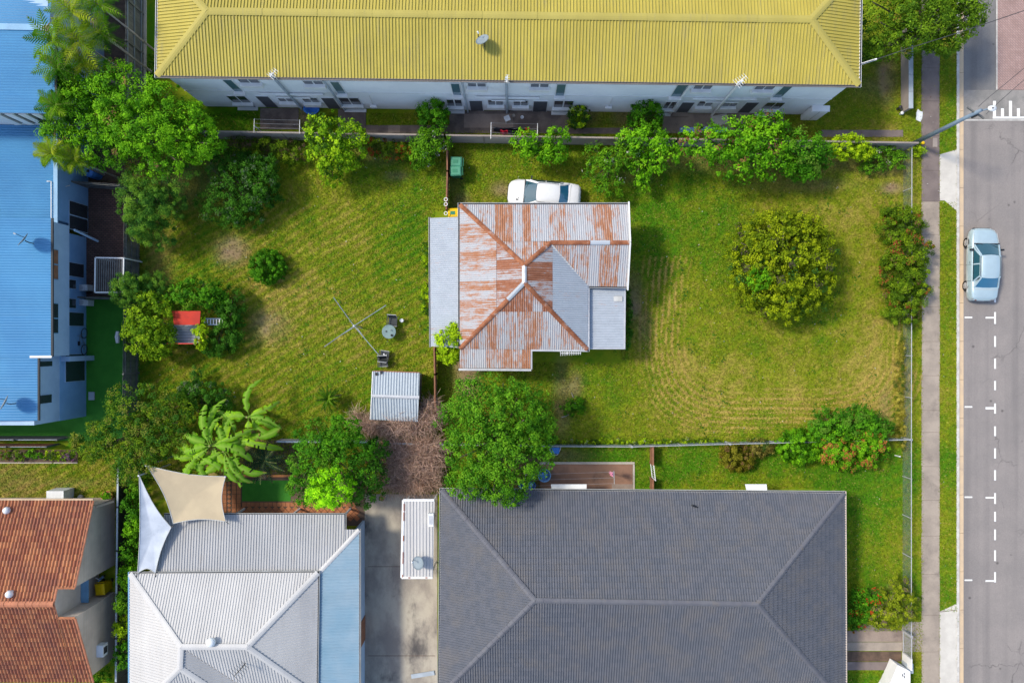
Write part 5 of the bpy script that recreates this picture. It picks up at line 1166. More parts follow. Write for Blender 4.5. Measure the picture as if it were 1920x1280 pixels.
# --- dead brush: bare twigs
def brush(label, blobs, n, base):
    seed[0] += 1; rng = np.random.default_rng(seed[0]); bs = W(*base)
    root = thing('dead_creeper', label, 'shrub', (bs.x, bs.y, 0)); Ps, Cs, Vs, Fs = [], [], [], []; k = 0
    for (px_, py_, zc, rx, ry, rz, wgt) in blobs:
        p = W(px_, py_, zc); kk_ = (D - zc) / D / S; m = int(n * wgt)
        d = unit(rng.normal(size=(m, 3))); d[:, 2] = np.abs(d[:, 2]); q = np.array(p) + d * np.array([rx * kk_, ry * kk_, rz]) * (rng.random(m) ** .5)[:, None]
        dirv = unit(rng.normal(size=(m, 3)) * np.array([1, 1, .45])); L = rng.uniform(.25, .95, m)[:, None]
        mid = q + dirv * L * .5 + rng.normal(size=(m, 3)) * .07; end = q + dirv * L + rng.normal(size=(m, 3)) * .1
        s_ = unit(np.cross(dirv, rng.normal(size=(m, 3)))) * rng.uniform(.006, .017, m)[:, None]
        V = np.stack([q - s_, q + s_, mid + s_ * .8, mid - s_ * .8, end + s_ * .3, end - s_ * .3], 1).reshape(-1, 3); V[:, 2] = np.maximum(V[:, 2], .03)
        i0 = k + np.arange(m)[:, None] * 6; Fs.append(np.concatenate([i0 + np.array([0, 1, 2, 3]), i0 + np.array([3, 2, 4, 5])])); Vs.append(V); k += 6 * m
        c = np.array([.52, .365, .285]) * rng.uniform(.45, 1.6, m)[:, None]; Cs.append(np.repeat(c, 6, 0))
    np_mesh('twigs', np.concatenate(Vs), np.concatenate(Fs), M['leaf'], root, np.concatenate(Cs))['kind'] = 'stuff'
    nl = n // 5; P = np.concatenate(Vs)[rng.integers(0, k, nl)]; V, F = leaf_mesh(P, unit(rng.normal(size=(nl, 3)) + np.array([0, 0, 1])), np.full(nl, .08), .6, rng)
    np_mesh('dry_leaves', V, F, M['leaf'], root, np.repeat(lerp3([(.16, .09, .05), (.30, .20, .10), (.20, .24, .06)], rng.random(nl)), 4, 0))['kind'] = 'stuff'
    return root
brush('tangle of dead brown creeper over the lower end of the garden shed', [(760, 790, 1.0, 68, 26, .9, .5), (806, 772, .8, 20, 28, .9, .2), (672, 782, .4, 16, 16, .4, .04), (700, 800, .5, 40, 16, .5, .15)], 6500, (760, 800))
brush('dead brown creeper mass between the shed fence and the concrete driveway', [(775, 865, .8, 58, 42, .8, .6), (770, 900, .6, 60, 22, .6, .4), (735, 850, .8, 30, 30, .7, .2), (805, 840, .8, 28, 24, .7, .15)], 10500, (775, 870))

# --- palms, banana, yucca
def frond_mesh(L, rng, droop, wid, nl, leaf_w):
    V, F, Cc_ = [], [], []
    t = np.linspace(0, 1, nl); pts = np.stack([L * t * (1 - .18 * t * droop), np.zeros(nl), L * (.38 * t - (.42 + .35 * droop) * t ** 2)], 1)
    k = 0
    for i in range(1, nl):
        s_ = math.sin(PI * min(1, .12 + t[i] * .9)) ** .7
        for sd in (-1, 1):
            l = wid * s_ * rng.uniform(.85, 1.1); d = np.array([.7, sd * .9, -.18 - .3 * rng.random()]); d /= np.linalg.norm(d); w_ = np.array([leaf_w, 0, 0])
            p = pts[i]; e = p + d * l; mpt = p + d * l * .5 + np.array([0, 0, .04])
            V += [p - w_ * .5, p + w_ * .5, mpt + w_ * .6, mpt - w_ * .6, e + np.array([0, 0, -.08 * l])]
            F += [(k, k + 1, k + 2, k + 3), (k + 3, k + 2, k + 4, k + 4)]; k += 5
    return np.array(V), F, pts
def palm(name, label, px_, py_, z, L, nf, pal, group=None, trunk_m='palm_trunk', wid=.42):
    seed[0] += 1; rng = np.random.default_rng(seed[0]); c = W(px_, py_, z)
    root = thing(name, label, 'palm', (c.x, c.y, 0), 0, group)
    MB().tube([(c.x, c.y, 0), (c.x + .04, c.y, z * .5), (c.x, c.y, z - .1)], [.09, .07, .06], 8).build('trunk', M[trunk_m], root)
    MB().tube([(c.x, c.y, z - .6), (c.x, c.y, z)], [.075, .05], 8).build('crown_shaft', M['stem'], root)
    for i in range(nf):
        a = 2 * PI * i / nf * 2.399 * nf / (2 * PI) if False else i * 2.399 + rng.uniform(-.2, .2); dr = .2 + .9 * (i / nf)
        V, F, pts = frond_mesh(L * rng.uniform(.8, 1.1), rng, dr, wid, 13, .062)
        tl = .9 * (1 - i / nf) ** 1.5
        R = np.array(Matrix.Rotation(a, 3, 'Z') @ Matrix.Rotation(-tl, 3, 'Y'))
        V = V @ R.T + np.array(c); Q = [f if f[2] != f[3] else f[:3] for f in F]
        me = bpy.data.meshes.new('frond'); off = np.array(ORG[root.name]); me.from_pydata([tuple(v - off) for v in V], [], Q)
        rp = (pts @ R.T + np.array(c))
        ca = me.color_attributes.new('Col', 'FLOAT_COLOR', 'POINT'); base = lerp3(pal, np.full(1, rng.uniform(.2, 1) if i < nf - 2 else 0.6))[0]
        if i >= nf - 1: base = np.array([.28, .22, .14])
        cc = np.ones((len(V), 4), np.float32); cc[:, :3] = base * rng.uniform(.75, 1.3, (len(V), 1)); ca.data.foreach_set('color', cc.ravel())
        fo = link_mesh('frond', me, M['frond'], root)
        MB().tube(list(map(tuple, rp[::4])), .018, 4).build('rachis', M['stem'], fo)
    return root
PG = [(.016, .08, .004), (.06, .19, .007), (.22, .38, .015)]
PY = [(.045, .13, .005), (.17, .30, .010), (.44, .50, .03)]
for (px_, py_, z, L, pal, words) in [(100, 78, 6.6, 1.9, PG, 'slim palm whose crown hangs over the blue roof edge'), (135, 22, 7.0, 1.9, PY, 'tall slim palm at the top left edge of the picture'), (150, 78, 6.2, 1.8, PY, 'slim palm with yellow green crown in the middle of the palm clump'),
        (185, 10, 6.6, 1.9, PG, 'slim palm right of the tallest palm at the top edge'), (190, 65, 5.4, 1.7, PG, 'slim palm nearest the lattice fence'), (110, 128, 5.6, 1.6, PG, 'slim palm low in the clump beside the rain tree'), (155, 118, 5.2, 1.6, PY, 'slim palm just above the rain tree crown'),
        (105, 200, 5.6, 1.3, PG, 'slim palm poking out left of the rain tree over the blue roof'), (98, 288, 5.0, 1.25, PY, 'yellowing palm above the blue link roof'), (140, 300, 4.4, 1.3, PY, 'pale palm beside the dark brick yard')]:
    palm('palm', words, px_, py_, z, L * .9, 15, pal, 'palms of the left clump')
palm('yucca', 'spiky green yucca plant on the lawn left of the shed', 615, 748, .9, .95, 30, PG, wid=.12)
palm('cycad', 'dark blue green cycad beside the banana plant', 497, 862, 1.5, 1.7, 16, [(.012, .04, .02), (.03, .075, .035), (.10, .15, .07)], wid=.32, trunk_m='bark')
seed[0] += 1; rb = np.random.default_rng(5)
bc = W(410, 840); ban = thing('banana_plant', 'banana plant clump with big ragged bright green leaves', 'banana plant', (bc.x, bc.y, 0))
for (sx, sy, sh, nlf) in ((392, 836, 3.7, 13), (418, 846, 3.4, 12), (368, 856, 3.4, 11), (462, 782, 3.1, 9), (442, 822, 2.9, 8)):
    tp = W(sx, sy, sh)
    MB().tube([(tp.x, tp.y, 0), (tp.x, tp.y, sh * .5), (tp.x, tp.y, sh)], [.13, .11, .06], 9).build('stem', M['stem'], ban)
    for i in range(nlf):
        a = rb.uniform(0, 2 * PI) if i % 2 else i * 2.4; L = rb.uniform(1.7, 3.2); wd_ = rb.uniform(.19, .28); rise = rb.uniform(.25, 1.2); nseg = 26
        tp2 = np.array(tp) - np.array([0, 0, rb.uniform(0, .7)]); turn = rb.uniform(-.5, .5)
        V, F, Cl = [], [], []
        cb = lerp3([(.05, .19, .003), (.14, .36, .004), (.30, .52, .008)], np.array([rb.random()]))[0]
        dry = rb.random() < .10
        if dry: cb = np.array([.30, .23, .07])
        tl_, tr_ = 1.0, 1.0; roll = rb.uniform(-.5, .5)
        for j in range(nseg + 1):
            t = j / nseg; aa = a + turn * t * t; dirh = np.array([math.cos(aa), math.sin(aa), 0]); sdv = np.array([-math.sin(aa), math.cos(aa), 0])
            s_ = .05 if t < .13 else min(1, ((t - .13) / .12) ** .6) * min(1, ((1.02 - t) / .22) ** .6)
            ctr = tp2 + dirh * L * t * (1 - .16 * t) + np.array([0, 0, rise * L * (.62 * t - .9 * t * t)])
            if rb.random() < .22: tl_ = rb.uniform(.45, 1.05)
            else: tl_ = .7 * tl_ + .3
            if rb.random() < .22: tr_ = rb.uniform(.45, 1.05)
            else: tr_ = .7 * tr_ + .3
            up = np.array([0, 0, 1.0])
            V += [ctr + sdv * wd_ * s_ * tl_ + up * wd_ * s_ * (-.35 + roll * .5 + rb.normal() * .06), ctr + sdv * .02 + up * .012, ctr - sdv * .02 + up * .012, ctr - sdv * wd_ * s_ * tr_ + up * wd_ * s_ * (-.35 - roll * .5 + rb.normal() * .06)]
            tip = np.array([.30, .20, .05]) if t > .9 and rb.random() < .5 else cb; rib = np.array([.24, .42, .05]) if not dry else cb * 1.2
            Cl += [tip * rb.uniform(.7, 1.3), rib, rib, tip * rb.uniform(.7, 1.3)]
        for j in range(nseg):
            q = 4 * j
            if rb.random() > .13: F.append((q, q + 1, q + 5, q + 4))
            F.append((q + 1, q + 2, q + 6, q + 5))
            if rb.random() > .13: F.append((q + 2, q + 3, q + 7, q + 6))
        np_mesh('banana_leaf', np.array(V), np.array(F), M['frond'], ban, np.array(Cl))
# ------------------------------------------------------------------ fences
def fence(name, label, pts, h, panel_m, bay=2.4, style='paling', post_m=None, rail_m=None, cat='fence', thick=0.05):
    P = [W(*p) for p in pts]; root = thing(name, label, cat, tuple(P[0])); post_m = post_m or M['timber']; rail_m = rail_m or post_m
    for a, b in zip(P[:-1], P[1:]):
        d = b - a; L = d.length; n = max(1, round(L / bay)); d = d / L; nrm = Vector((-d.y, d.x, 0))
        for i in range(n):
            p = a + d * (L * i / n); q = a + d * (L * (i + 1) / n)
            if style == 'chain': MB().tube([p, p + Vector((0, 0, h + .05))], 0.03, 6).build('post', post_m, root)
            else: MB().beam(p, p + Vector((0, 0, h + .04)), 0.1, 0.1).build('post', post_m, root)
            s_ = (q - p).length
            if style == 'paling':
                m = MB(); k = int(s_ / .115)
                for j in range(k):
                    c = p + d * ((j + .5) * s_ / k) + nrm * (.03 + .008 * (j % 2)); hh = h + rnd.uniform(-.03, .02)
                    m.beam(c + Vector((0, 0, .03)), c + Vector((0, 0, hh)), s_ / k - .014, .016, up=nrm)
                m.build('paling_panel', panel_m, root)
                for zz_ in (.35, h * .55, h - .18): MB().beam(p + nrm * -.02 + Vector((0, 0, zz_)), q + nrm * -.02 + Vector((0, 0, zz_)), .05, .08).build('rail', rail_m, root)
            elif style == 'sheet':
                m = MB(); P4 = [p + Vector((0, 0, .04)), q + Vector((0, 0, .04)), q + Vector((0, 0, h)), p + Vector((0, 0, h))]
                g0_, g1_ = p + d * .03, q - d * .03
                m.beam((g0_ + Vector((0, 0, h / 2 + .02))), (g1_ + Vector((0, 0, h / 2 + .02))), thick, h - .05); m.build('panel', panel_m, root)
                MB().beam(p + Vector((0, 0, h + rnd.uniform(0, .02))), q + Vector((0, 0, h)), thick + .05, .05).build('rail', rail_m, root)
            elif style == 'chain':
                m = MB(); st_ = .09; k = int(s_ / st_)
                for j in range(-int(h / st_), k):
                    for sg in (0, 1):
                        u0_, u1_ = j * st_, j * st_ + h; z0_, z1_ = (0.03, h) if sg == 0 else (h, 0.03)
                        if u0_ < 0: f = -u0_ / h; z0_ = z0_ + (z1_ - z0_) * f; u0_ = 0
                        if u1_ > s_: f = (u1_ - s_) / max(1e-6, (u1_ - u0_)); z1_ = z1_ + (z0_ - z1_) * f; u1_ = s_
                        if u1_ - u0_ > .02: m.beam(p + d * u0_ + Vector((0, 0, z0_)), p + d * u1_ + Vector((0, 0, z1_)), .0035, .0035)
                o = m.build('wire_mesh', panel_m, root)
                MB().tube([p + Vector((0, 0, h)), q + Vector((0, 0, h))], .025, 6).build('rail', rail_m, root)
        p = b; MB().beam(p, p + Vector((0, 0, h + .04)), 0.1, 0.1).build('post', post_m, root)
    return root
fence('paling_fence', 'dark weathered paling fence along the left side of the rear lawn', [(260, 768), (262, 560), (263, 345)], 1.8, M['timber'])
fence('lattice_fence', 'tall grey timber fence between the palms and the yellow roofed block', [(270, 250), (270, -120)], 2.1, M['timber'], rail_m=M['steel'])
slab('fence_plinth', 270.5, -120, 275, 160, M['stone'], 0.1)
fence('sheet_fence', 'grey brown sheet fence between the apartment block and the long lawn', [(395, 260), (838, 267), (1260, 274), (1694, 281)], 1.55, M['fence_sheet'], 2.5, 'sheet', M['rendered'], M['rendered'])
fence('chain_fence', 'low wire mesh fence along the street front', [(1693, 282), (1692, 820), (1692, 1180)], 1.0, M['steel'], 2.6, 'chain', M['galv'], M['galv'])
fence('chain_fence', 'low wire mesh fence between the front lawn and the grey tiled building', [(840, 829), (1000, 832), (1180, 833), (1360, 828), (1690, 820)], 1.0, M['steel'], 2.6, 'chain', M['galv'], M['galv'])
fence('sheet_fence', 'low grey sheet fence behind the dead creeper', [(530, 823), (680, 824), (836, 829)], 1.1, M['fence_sheet'], 2.5, 'sheet', M['rendered'], M['rendered_cap'])
f1 = fence('cross_fence', 'thin rusty brown fence with tyre rings between the bins and the rear lawn', [(841, 268), (842, 330), (840, 398)], 1.25, M['timber_red'], 1.8, 'sheet', M['timber_red'], M['timber_red'], thick=.03)
for yy in (374, 383, 400):
    q = W(836, yy, 1.3); MB().tube([(q.x + .1 * math.cos(t), q.y + .1 * math.sin(t), 1.3) for t in np.linspace(0, 2 * PI, 13)], .025, 5).build('ring', M['white_paint'], f1)
f2 = fence('cross_fence', 'thin rusty brown fence between the shed and the rusty house', [(818, 652), (819, 700), (820, 790)], 1.25, M['timber_red'], 2.2, 'sheet', M['timber_red'], M['timber_red'], thick=.03)
fence('timber_fence', 'short red brown timber fence across the neighbouring strip of grass', [(1219, 835), (1219, 866)], .9, M['timber_red'], 1.1, 'sheet', M['timber_red'], M['timber_red'])
fence('timber_fence', 'red brown timber fence stub beside the grey tiled eave', [(1219, 895), (1219, 912)], .9, M['timber_red'], .6, 'sheet', M['timber_red'], M['timber_red'])
gt = thing('garden_gate', 'narrow white pipe garden gate in the red brown timber fence', 'gate', tuple(W(1219, 880)))
ga, gb_ = W(1219, 867.5), W(1219, 893.5)
for z in (.15, 1.15): MB().tube([ga + Vector((0, 0, z)), gb_ + Vector((.1, 0, z))], .025, 6).build('rail', M['white_paint'], gt)
for p in (ga, gb_ + Vector((.1, 0, 0))): MB().tube([p + Vector((0, 0, .1)), p + Vector((0, 0, 1.2))], .03, 6).build('stile', M['white_paint'], gt)
for i in range(1, 6):
    p = ga.lerp(gb_, i / 6); MB().tube([p + Vector((.016 * i, 0, .15)), p + Vector((.016 * i, 0, 1.15))], .01, 5).build('bar', M['white_paint'], gt)
fence('paling_fence', 'dark paling fence between the turf yard and the garden bed', [(-260, 818), (135, 818)], 1.5, M['timber'], rail_m=M['steel'])
fence('paling_fence', 'dark brown paling fence just behind the garden bed', [(-260, 832), (110, 832)], 1.2, M['timber_red'], rail_m=M['steel'])
fence('side_fence', 'dark grey sheet fence beside the narrow hedge of the white roofed house', [(243, 862), (240, 1100), (238, 1420)], 1.3, M['dark_metal'], 2.4, 'sheet', M['dark_metal'], M['rendered_cap'])
fence('yard_fence', 'weathered paling fence at the upper end of the dark brick yard', [(166, 352), (252, 358)], 1.7, M['timber'])
fence('yard_fence', 'weathered paling fence between the brick yard and the turf yard', [(176, 560), (256, 562)], 1.6, M['timber'])
pg = thing('awning_frame', 'white framed slatted awning over the brick yard', 'awning', tuple(W(208, 516)))
c4 = [W(179, 483, 2.1), W(232, 484, 2.1), W(231, 548, 2.1), W(178, 548, 2.1)]
for a, b in zip(c4, c4[1:] + c4[:1]): MB().beam(a, b, .07, .07).build('frame_bar', M['white_paint'], pg)
for i in range(1, 13):
    a = c4[0].lerp(c4[1], i / 13); b = c4[3].lerp(c4[2], i / 13); MB().beam(a, b, .06, .03).build('slat', M['timber'], pg)
for p in c4: MB().cbox((p.x, p.y, 1.03), .07, .07, 2.06).build('post', M['white_paint'], pg)

# ------------------------------------------------------------------ lamp pole and cables
lb = W(1711, 270); lp = thing('lamp_pole', 'tall blue grey street lamp pole leaning across the footpath view', 'street lamp', tuple(lb))
lp['label'] = 'tall blue grey street lamp pole beside the fence corner and footpath'
MB().tube([lb, lb + Vector((0, 0, 3.5)), lb + Vector((0, 0, 6.5))], [.145, .12, .095], 10).build('pole', M['pole'], lp, True)
MB().tube([lb + Vector((0, 0, 6.3)), lb + Vector((.25, .03, 6.55)), lb + Vector((.55, .05, 6.6))], .04, 6).build('arm', M['pole'], lp)
hd = MB().lathe((0, 0, 0), [(.05, .08), (.19, .05), (.2, 0), (.1, -.06)], 12); hd.v = [(lb.x + .5 + v[0] * 1.2, lb.y + .05 + v[1] * .8, 6.62 + v[2]) for v in hd.v]; hd.build('lamp_head', M['white_plastic'], lp, True)
MB().beam(lb + Vector((-.45, .3, 6.05)), lb + Vector((.45, -.3, 6.05)), .08, .08).build('crossarm', M['timber'], lp)
MB().tube([lb + Vector((.1, -.1, 5.6)), lb + Vector((.1, -.1, 6.0))], .07, 6).build('insulator', M['dark_metal'], lp)
def cable(label, pts, r=.018, sag=.25, group=None):
    P = []
    for a, b in zip(pts[:-1], pts[1:]):
        a = Vector(a); b = Vector(b); P += [a.lerp(b, t) - Vector((0, 0, sag * 4 * t * (1 - t))) for t in np.linspace(0, 1, 9)[:-1]]
    P.append(Vector(pts[-1])); o = MB().tube(P, r, 5).build('overhead_cable', M['wire']); tag(o, label, 'cable', group); return o
top = lb + Vector((0, 0, 6.45))
cable('thin cable from the lamp pole head towards the upper right corner', [top + Vector((.3, -.2, 0)), W(1925, 146, 7.0), W(2150, -30, 7.4)], .014, .1)
cable('second thin cable beside it leaving the lamp pole head', [top + Vector((-.1, .2, 0)), W(1872, 168, 6.9), W(2150, -60, 7.6)], .014, .1)
cable('dark service cable from the yellow roof across the street tree', [W(1612, 121, 5.5), W(1700, 92, 6.0), W(1862, 40, 6.6), W(2150, -60, 7.5)], .02, .08)
cb = W(1611, 122, 5.2); cd = thing('service_conduit', 'white conduit arm sticking out of the right end of the yellow roof', 'bracket', tuple(cb))
MB().tube([W(1606, 123, 5.3), W(1644, 111, 5.6)], .05, 6).build('arm', M['white_paint'], cd); MB().tube([W(1602, 126, 5.0), W(1607, 122.6, 5.35)], .06, 6).build('mount', M['gutter'], cd)

# ------------------------------------------------------------------ dishes and aerials
def dish(label, px_, py_, z, dia, az, el, hang=.35):
    c = W(px_, py_, z); root = thing('satellite_dish', label, 'satellite dish', (c.x, c.y, z - hang))
    f = Vector((math.cos(az) * math.cos(el), math.sin(az) * math.cos(el), math.sin(el))); r = f.cross(Vector((0, 0, 1))).normalized(); u = r.cross(f)
    mb = MB(); rows = [(0, 0), (.35, .03), (.7, .08), (1, .15)]; n = 20
    V = [c]; F = []
    for (q, dd) in rows[1:]:
        for k in range(n): V.append(c + (r * math.cos(2 * PI * k / n) * .88 + u * math.sin(2 * PI * k / n)) * q * dia / 2 + f * dd * dia * .55)
    for k in range(n): F.append((0, 1 + k, 1 + (k + 1) % n))
    for i in range(2):
        for k in range(n): F.append((1 + i * n + k, 1 + (i + 1) * n + k, 1 + (i + 1) * n + (k + 1) % n, 1 + i * n + (k + 1) % n))
    V2 = [v - f * .02 for v in V]; m = len(V); F2 = [tuple(i + m for i in q[::-1]) for q in F]
    rim = [(1 + 2 * n + k, 1 + 2 * n + (k + 1) % n, m + 1 + 2 * n + (k + 1) % n, m + 1 + 2 * n + k) for k in range(n)]
    mb.add(V + V2, F + F2 + rim); mb.build('reflector', M['dish'], root, True)
    tip = c + f * dia * .62 - u * dia * .12
    arm = MB().tube([c - u * dia * .48 + f * .05, tip], .016, 5).build('feed_arm', M['dark_metal'], root)
    MB().tube([tip, tip - f * .12], .045, 7).build('receiver', M['white_plastic'], arm)
    MB().tube([c - f * .06, c - f * .2 - Vector((0, 0, .1)), (c.x - f.x * .2, c.y - f.y * .2, z - hang)], .03, 6).build('mast', M['dark_metal'], root)
    return root
dish('grey satellite dish on the yellow roof', 905, 76, 6.35, .85, math.radians(128), math.radians(48), .55)
dish('grey satellite dish on the blue roof left of the brick yard', 45, 450, 5.75, .95, math.radians(140), math.radians(32), .6)
dish('grey satellite dish at the lower end of the blue roof', 10, 755, 5.85, .95, math.radians(150), math.radians(32), .6)
dish('grey satellite dish on the white carport roof', 785, 1055, 3.1, .85, math.radians(155), math.radians(55), .5)
def aerial(label, px_, py_, z, h, n, az, L=1.0, mat='white_paint', el_len=.5):
    c = W(px_, py_, z + h); root = thing('tv_aerial', label, 'aerial', (c.x, c.y, z))
    MB().tube([(c.x, c.y, z), (c.x, c.y, z + h + .1)], .022, 6).build('mast', M[mat], root)
    d = Vector((math.cos(az), math.sin(az), 0)); s_ = Vector((-d.y, d.x, 0)); a = Vector((c.x, c.y, z + h))
    bm_ = MB().tube([a - d * L * .4, a + d * L * .6], .018, 5).build('boom', M[mat], root)
    for i in range(n):
        p = a - d * L * .38 + d * (L * .95 * i / max(1, n - 1)); l = el_len * (1 - .45 * i / n) / 2
        MB().tube([p - s_ * l, p + s_ * l], .011, 4).build('element', M[mat], bm_)
    MB().cbox((c.x - d.x * .1, c.y - d.y * .1, z + h - .08), .1, .12, .1, az).build('balun', M['gutter'], root)
    return root
aerial('white television aerial at the eave corner below the rusty roof', 1066, 662, 2.9, .9, 12, 0, 1.2, 'white_paint', .3)
q = W(1066, 662, 3.8)
aerial('white aerial above the left vent pipe of the yellow roof', 511, 139, 5.5, .8, 5, .9, .5, 'white_paint', .5)
aerial('white aerial above the middle vent pipe of the yellow roof', 951, 149, 5.5, .6, 4, 1.5, .4, 'white_paint', .3)
aerial('white aerial with a fan of rods at the right vent pipe of the yellow roof', 1388, 152, 5.5, .8, 6, .7, .7, 'white_paint', .6)
aerial('dark television aerial on the white ribbed roof', 447, 1258, 4.1, 1.1, 6, .8, .9, 'dark_metal', .9)

# ------------------------------------------------------------------ shed and carport
sh = thing('garden_shed', 'small galvanised ribbed garden shed on the rear lawn', 'shed', tuple(W(745, 740)))
s1 = [W(700, 696, 1.75), W(787, 699, 1.75), W(785.5, 745, 2.05), W(698, 742, 2.05)]; s2 = [s1[3], s1[2], W(783.5, 790, 1.75), W(695.5, 786, 1.75)]
MB().prism([(p.x + dx_, p.y + dy_) for p, dx_, dy_ in ((s1[0], .12, -.12), (s2[3], .12, .12), (s2[2], -.08, .12), (s1[1], -.08, -.12))], 0, 1.7).build('wall', M['pole'], sh)
for P4, al in ((s1, (0, 1, 0)), (s2, (0, -1, 0))):
    mb = MB(); sheet(mb, P4, al, .165, BAT, .05); mb.build('roof_slope', M['shed_iron'], sh)
cap_run(sh, 'ridge_cap', s1[3], s1[2], .1, .04, 4, M['galv'], lift=.07)
for a, b in ((s1[0], s1[3]), (s2[0], s2[3])): MB().beam(a + Vector((-.03, 0, .02)), b + Vector((-.03, 0, .02)), .05, .09).build('edge_trim', M['white_paint'], sh)
MB().beam(s1[0] + Vector((0, .03, 0)), s1[1] + Vector((0, .03, 0)), .06, .06).build('eave_trim', M['timber_red'], sh)
for (px_, py_) in ((706, 701), (715, 698)):
    q = W(px_, py_, 1.84); MB().cbox(tuple(q), .14, .18, .05, .3).build('brick', M['black'], sh)
cp = thing('carport', 'narrow carport with a white ribbed roof and rusty gutters', 'carport', tuple(W(785, 1005)))
k4 = [W(757, 937, 2.55), W(754, 1082, 2.5), W(812, 1082, 2.5), W(815, 937, 2.55)]
mb = MB(); sheet(mb, k4, (0, -1, 0), .19, RIB, .04); mb.build('roof', M['white_roof'], cp)
for a, b, m_ in ((k4[0], k4[1], 'white_paint'), (k4[1], k4[2], 'white_paint'), (k4[0], k4[3], 'white_paint')): MB().beam(a + Vector((-.03, 0, 0)), b + Vector((-.03, 0, 0)), .13, .1).build('gutter', M[m_], cp)
for i in range(9):
    t = rnd.random(); p = k4[0].lerp(k4[1], t) + Vector((.03, 0, .052)); MB().cbox(tuple(p), .06, rnd.uniform(.15, .5), .004).build('rust_patch', M['ridge_rust'], cp)
for t in (.25, .8): p = k4[1].lerp(k4[2], t) + Vector((-.02, 0, .052)); MB().cbox(tuple(p), .14, .07, .004).build('rust_patch', M['ridge_rust'], cp)
for p in k4: MB().cbox((p.x + (.1 if p.x < -5.8 else -.1), p.y + (.15 if p is k4[1] or p is k4[2] else -.15), 1.23), .08, .08, 2.46).build('post', M['white_paint'], cp)
q = W(808, 974, 2.85); rb_ = thing('roof_box', 'white boxy fan unit on the carport roof beside the grey eave', 'fan unit', (q.x, q.y, 2.6)); MB().cbox((q.x, q.y, 2.78), .32, .75, .32).build('casing', M['white_plastic'], rb_); MB().cbox((q.x, q.y, 2.945), .22, .5, .012).build('grille', M['galv'], rb_)
q = W(793, 1263); pk = MB().cbox((q.x, q.y, .06), 1.45, .26, .07, .16).build('plank', M['rendered_cap']); tag(pk, 'grey plank lying on the concrete driveway', 'plank')

# ------------------------------------------------------------------ shade sails
def sail(label, corners, mat, seed_, bow=.16, n=14):
    Cn = [W(*c) for c in corners]; root = thing('shade_sail', label, 'shade sail', (Cn[0].x, Cn[0].y, 0))
    mid = sum(Cn, Vector()) / len(Cn); m = len(Cn); V, F = [], []
    edge = []
    for i in range(m):
        a, b = Cn[i], Cn[(i + 1) % m]
        for j in range(n):
            t = j / n; p = a.lerp(b, t); edge.append(p + (mid - p) * bow * 4 * t * (1 - t) * (1 if m == 4 else 1.0))
    ne = len(edge); R = 7
    for r in range(R):
        s_ = r / R
        for p in edge: V.append(p.lerp(mid, s_) - Vector((0, 0, .16 * (1 - (1 - s_) ** 2))))
    V.append(mid - Vector((0, 0, .16)))
    for r in range(R - 1):
        for k in range(ne): F.append((r * ne + k, r * ne + (k + 1) % ne, (r + 1) * ne + (k + 1) % ne, (r + 1) * ne + k))
    for k in range(ne): F.append(((R - 1) * ne + k, (R - 1) * ne + (k + 1) % ne, R * ne))
    MB().add(V, F).build('cloth', mat, root, True)
    MB().tube(edge + [edge[0]], .022, 5).build('hem', M['gutter'], root)
    for i, c in enumerate(Cn):
        MB().tube([c, c + (c - mid).normalized() * .25], .018, 5).build('shackle', M['dark_metal'], root)
    return root
sail('tan shade sail between the banana plant and the white roofed house', [(275, 872, 3.3), (423, 893, 3.0), (423, 977, 3.3), (325, 981, 3.3)], M['sail_tan'], 1, .12)
sail('long grey shade sail along the left side of the white roofed house', [(261, 891, 3.7), (321, 988, 3.2), (291, 1074, 3.15), (258, 1074, 3.15)], M['sail_grey'], 2, .13)
for (px_, py_, z, lab) in ((275, 872, 3.3, 'slim steel post holding the upper corner of the tan shade sail'), (261, 891, 3.7, 'slim steel post holding the tip of the grey shade sail'), (423, 893, 3.0, 'slim steel post of the tan shade sail beside the brick courtyard')):
    q = W(px_, py_, z); o = MB().tube([(q.x, q.y, 0), (q.x, q.y, z + .1)], .05, 8).build('sail_post', M['galv']); tag(o, lab, 'post')

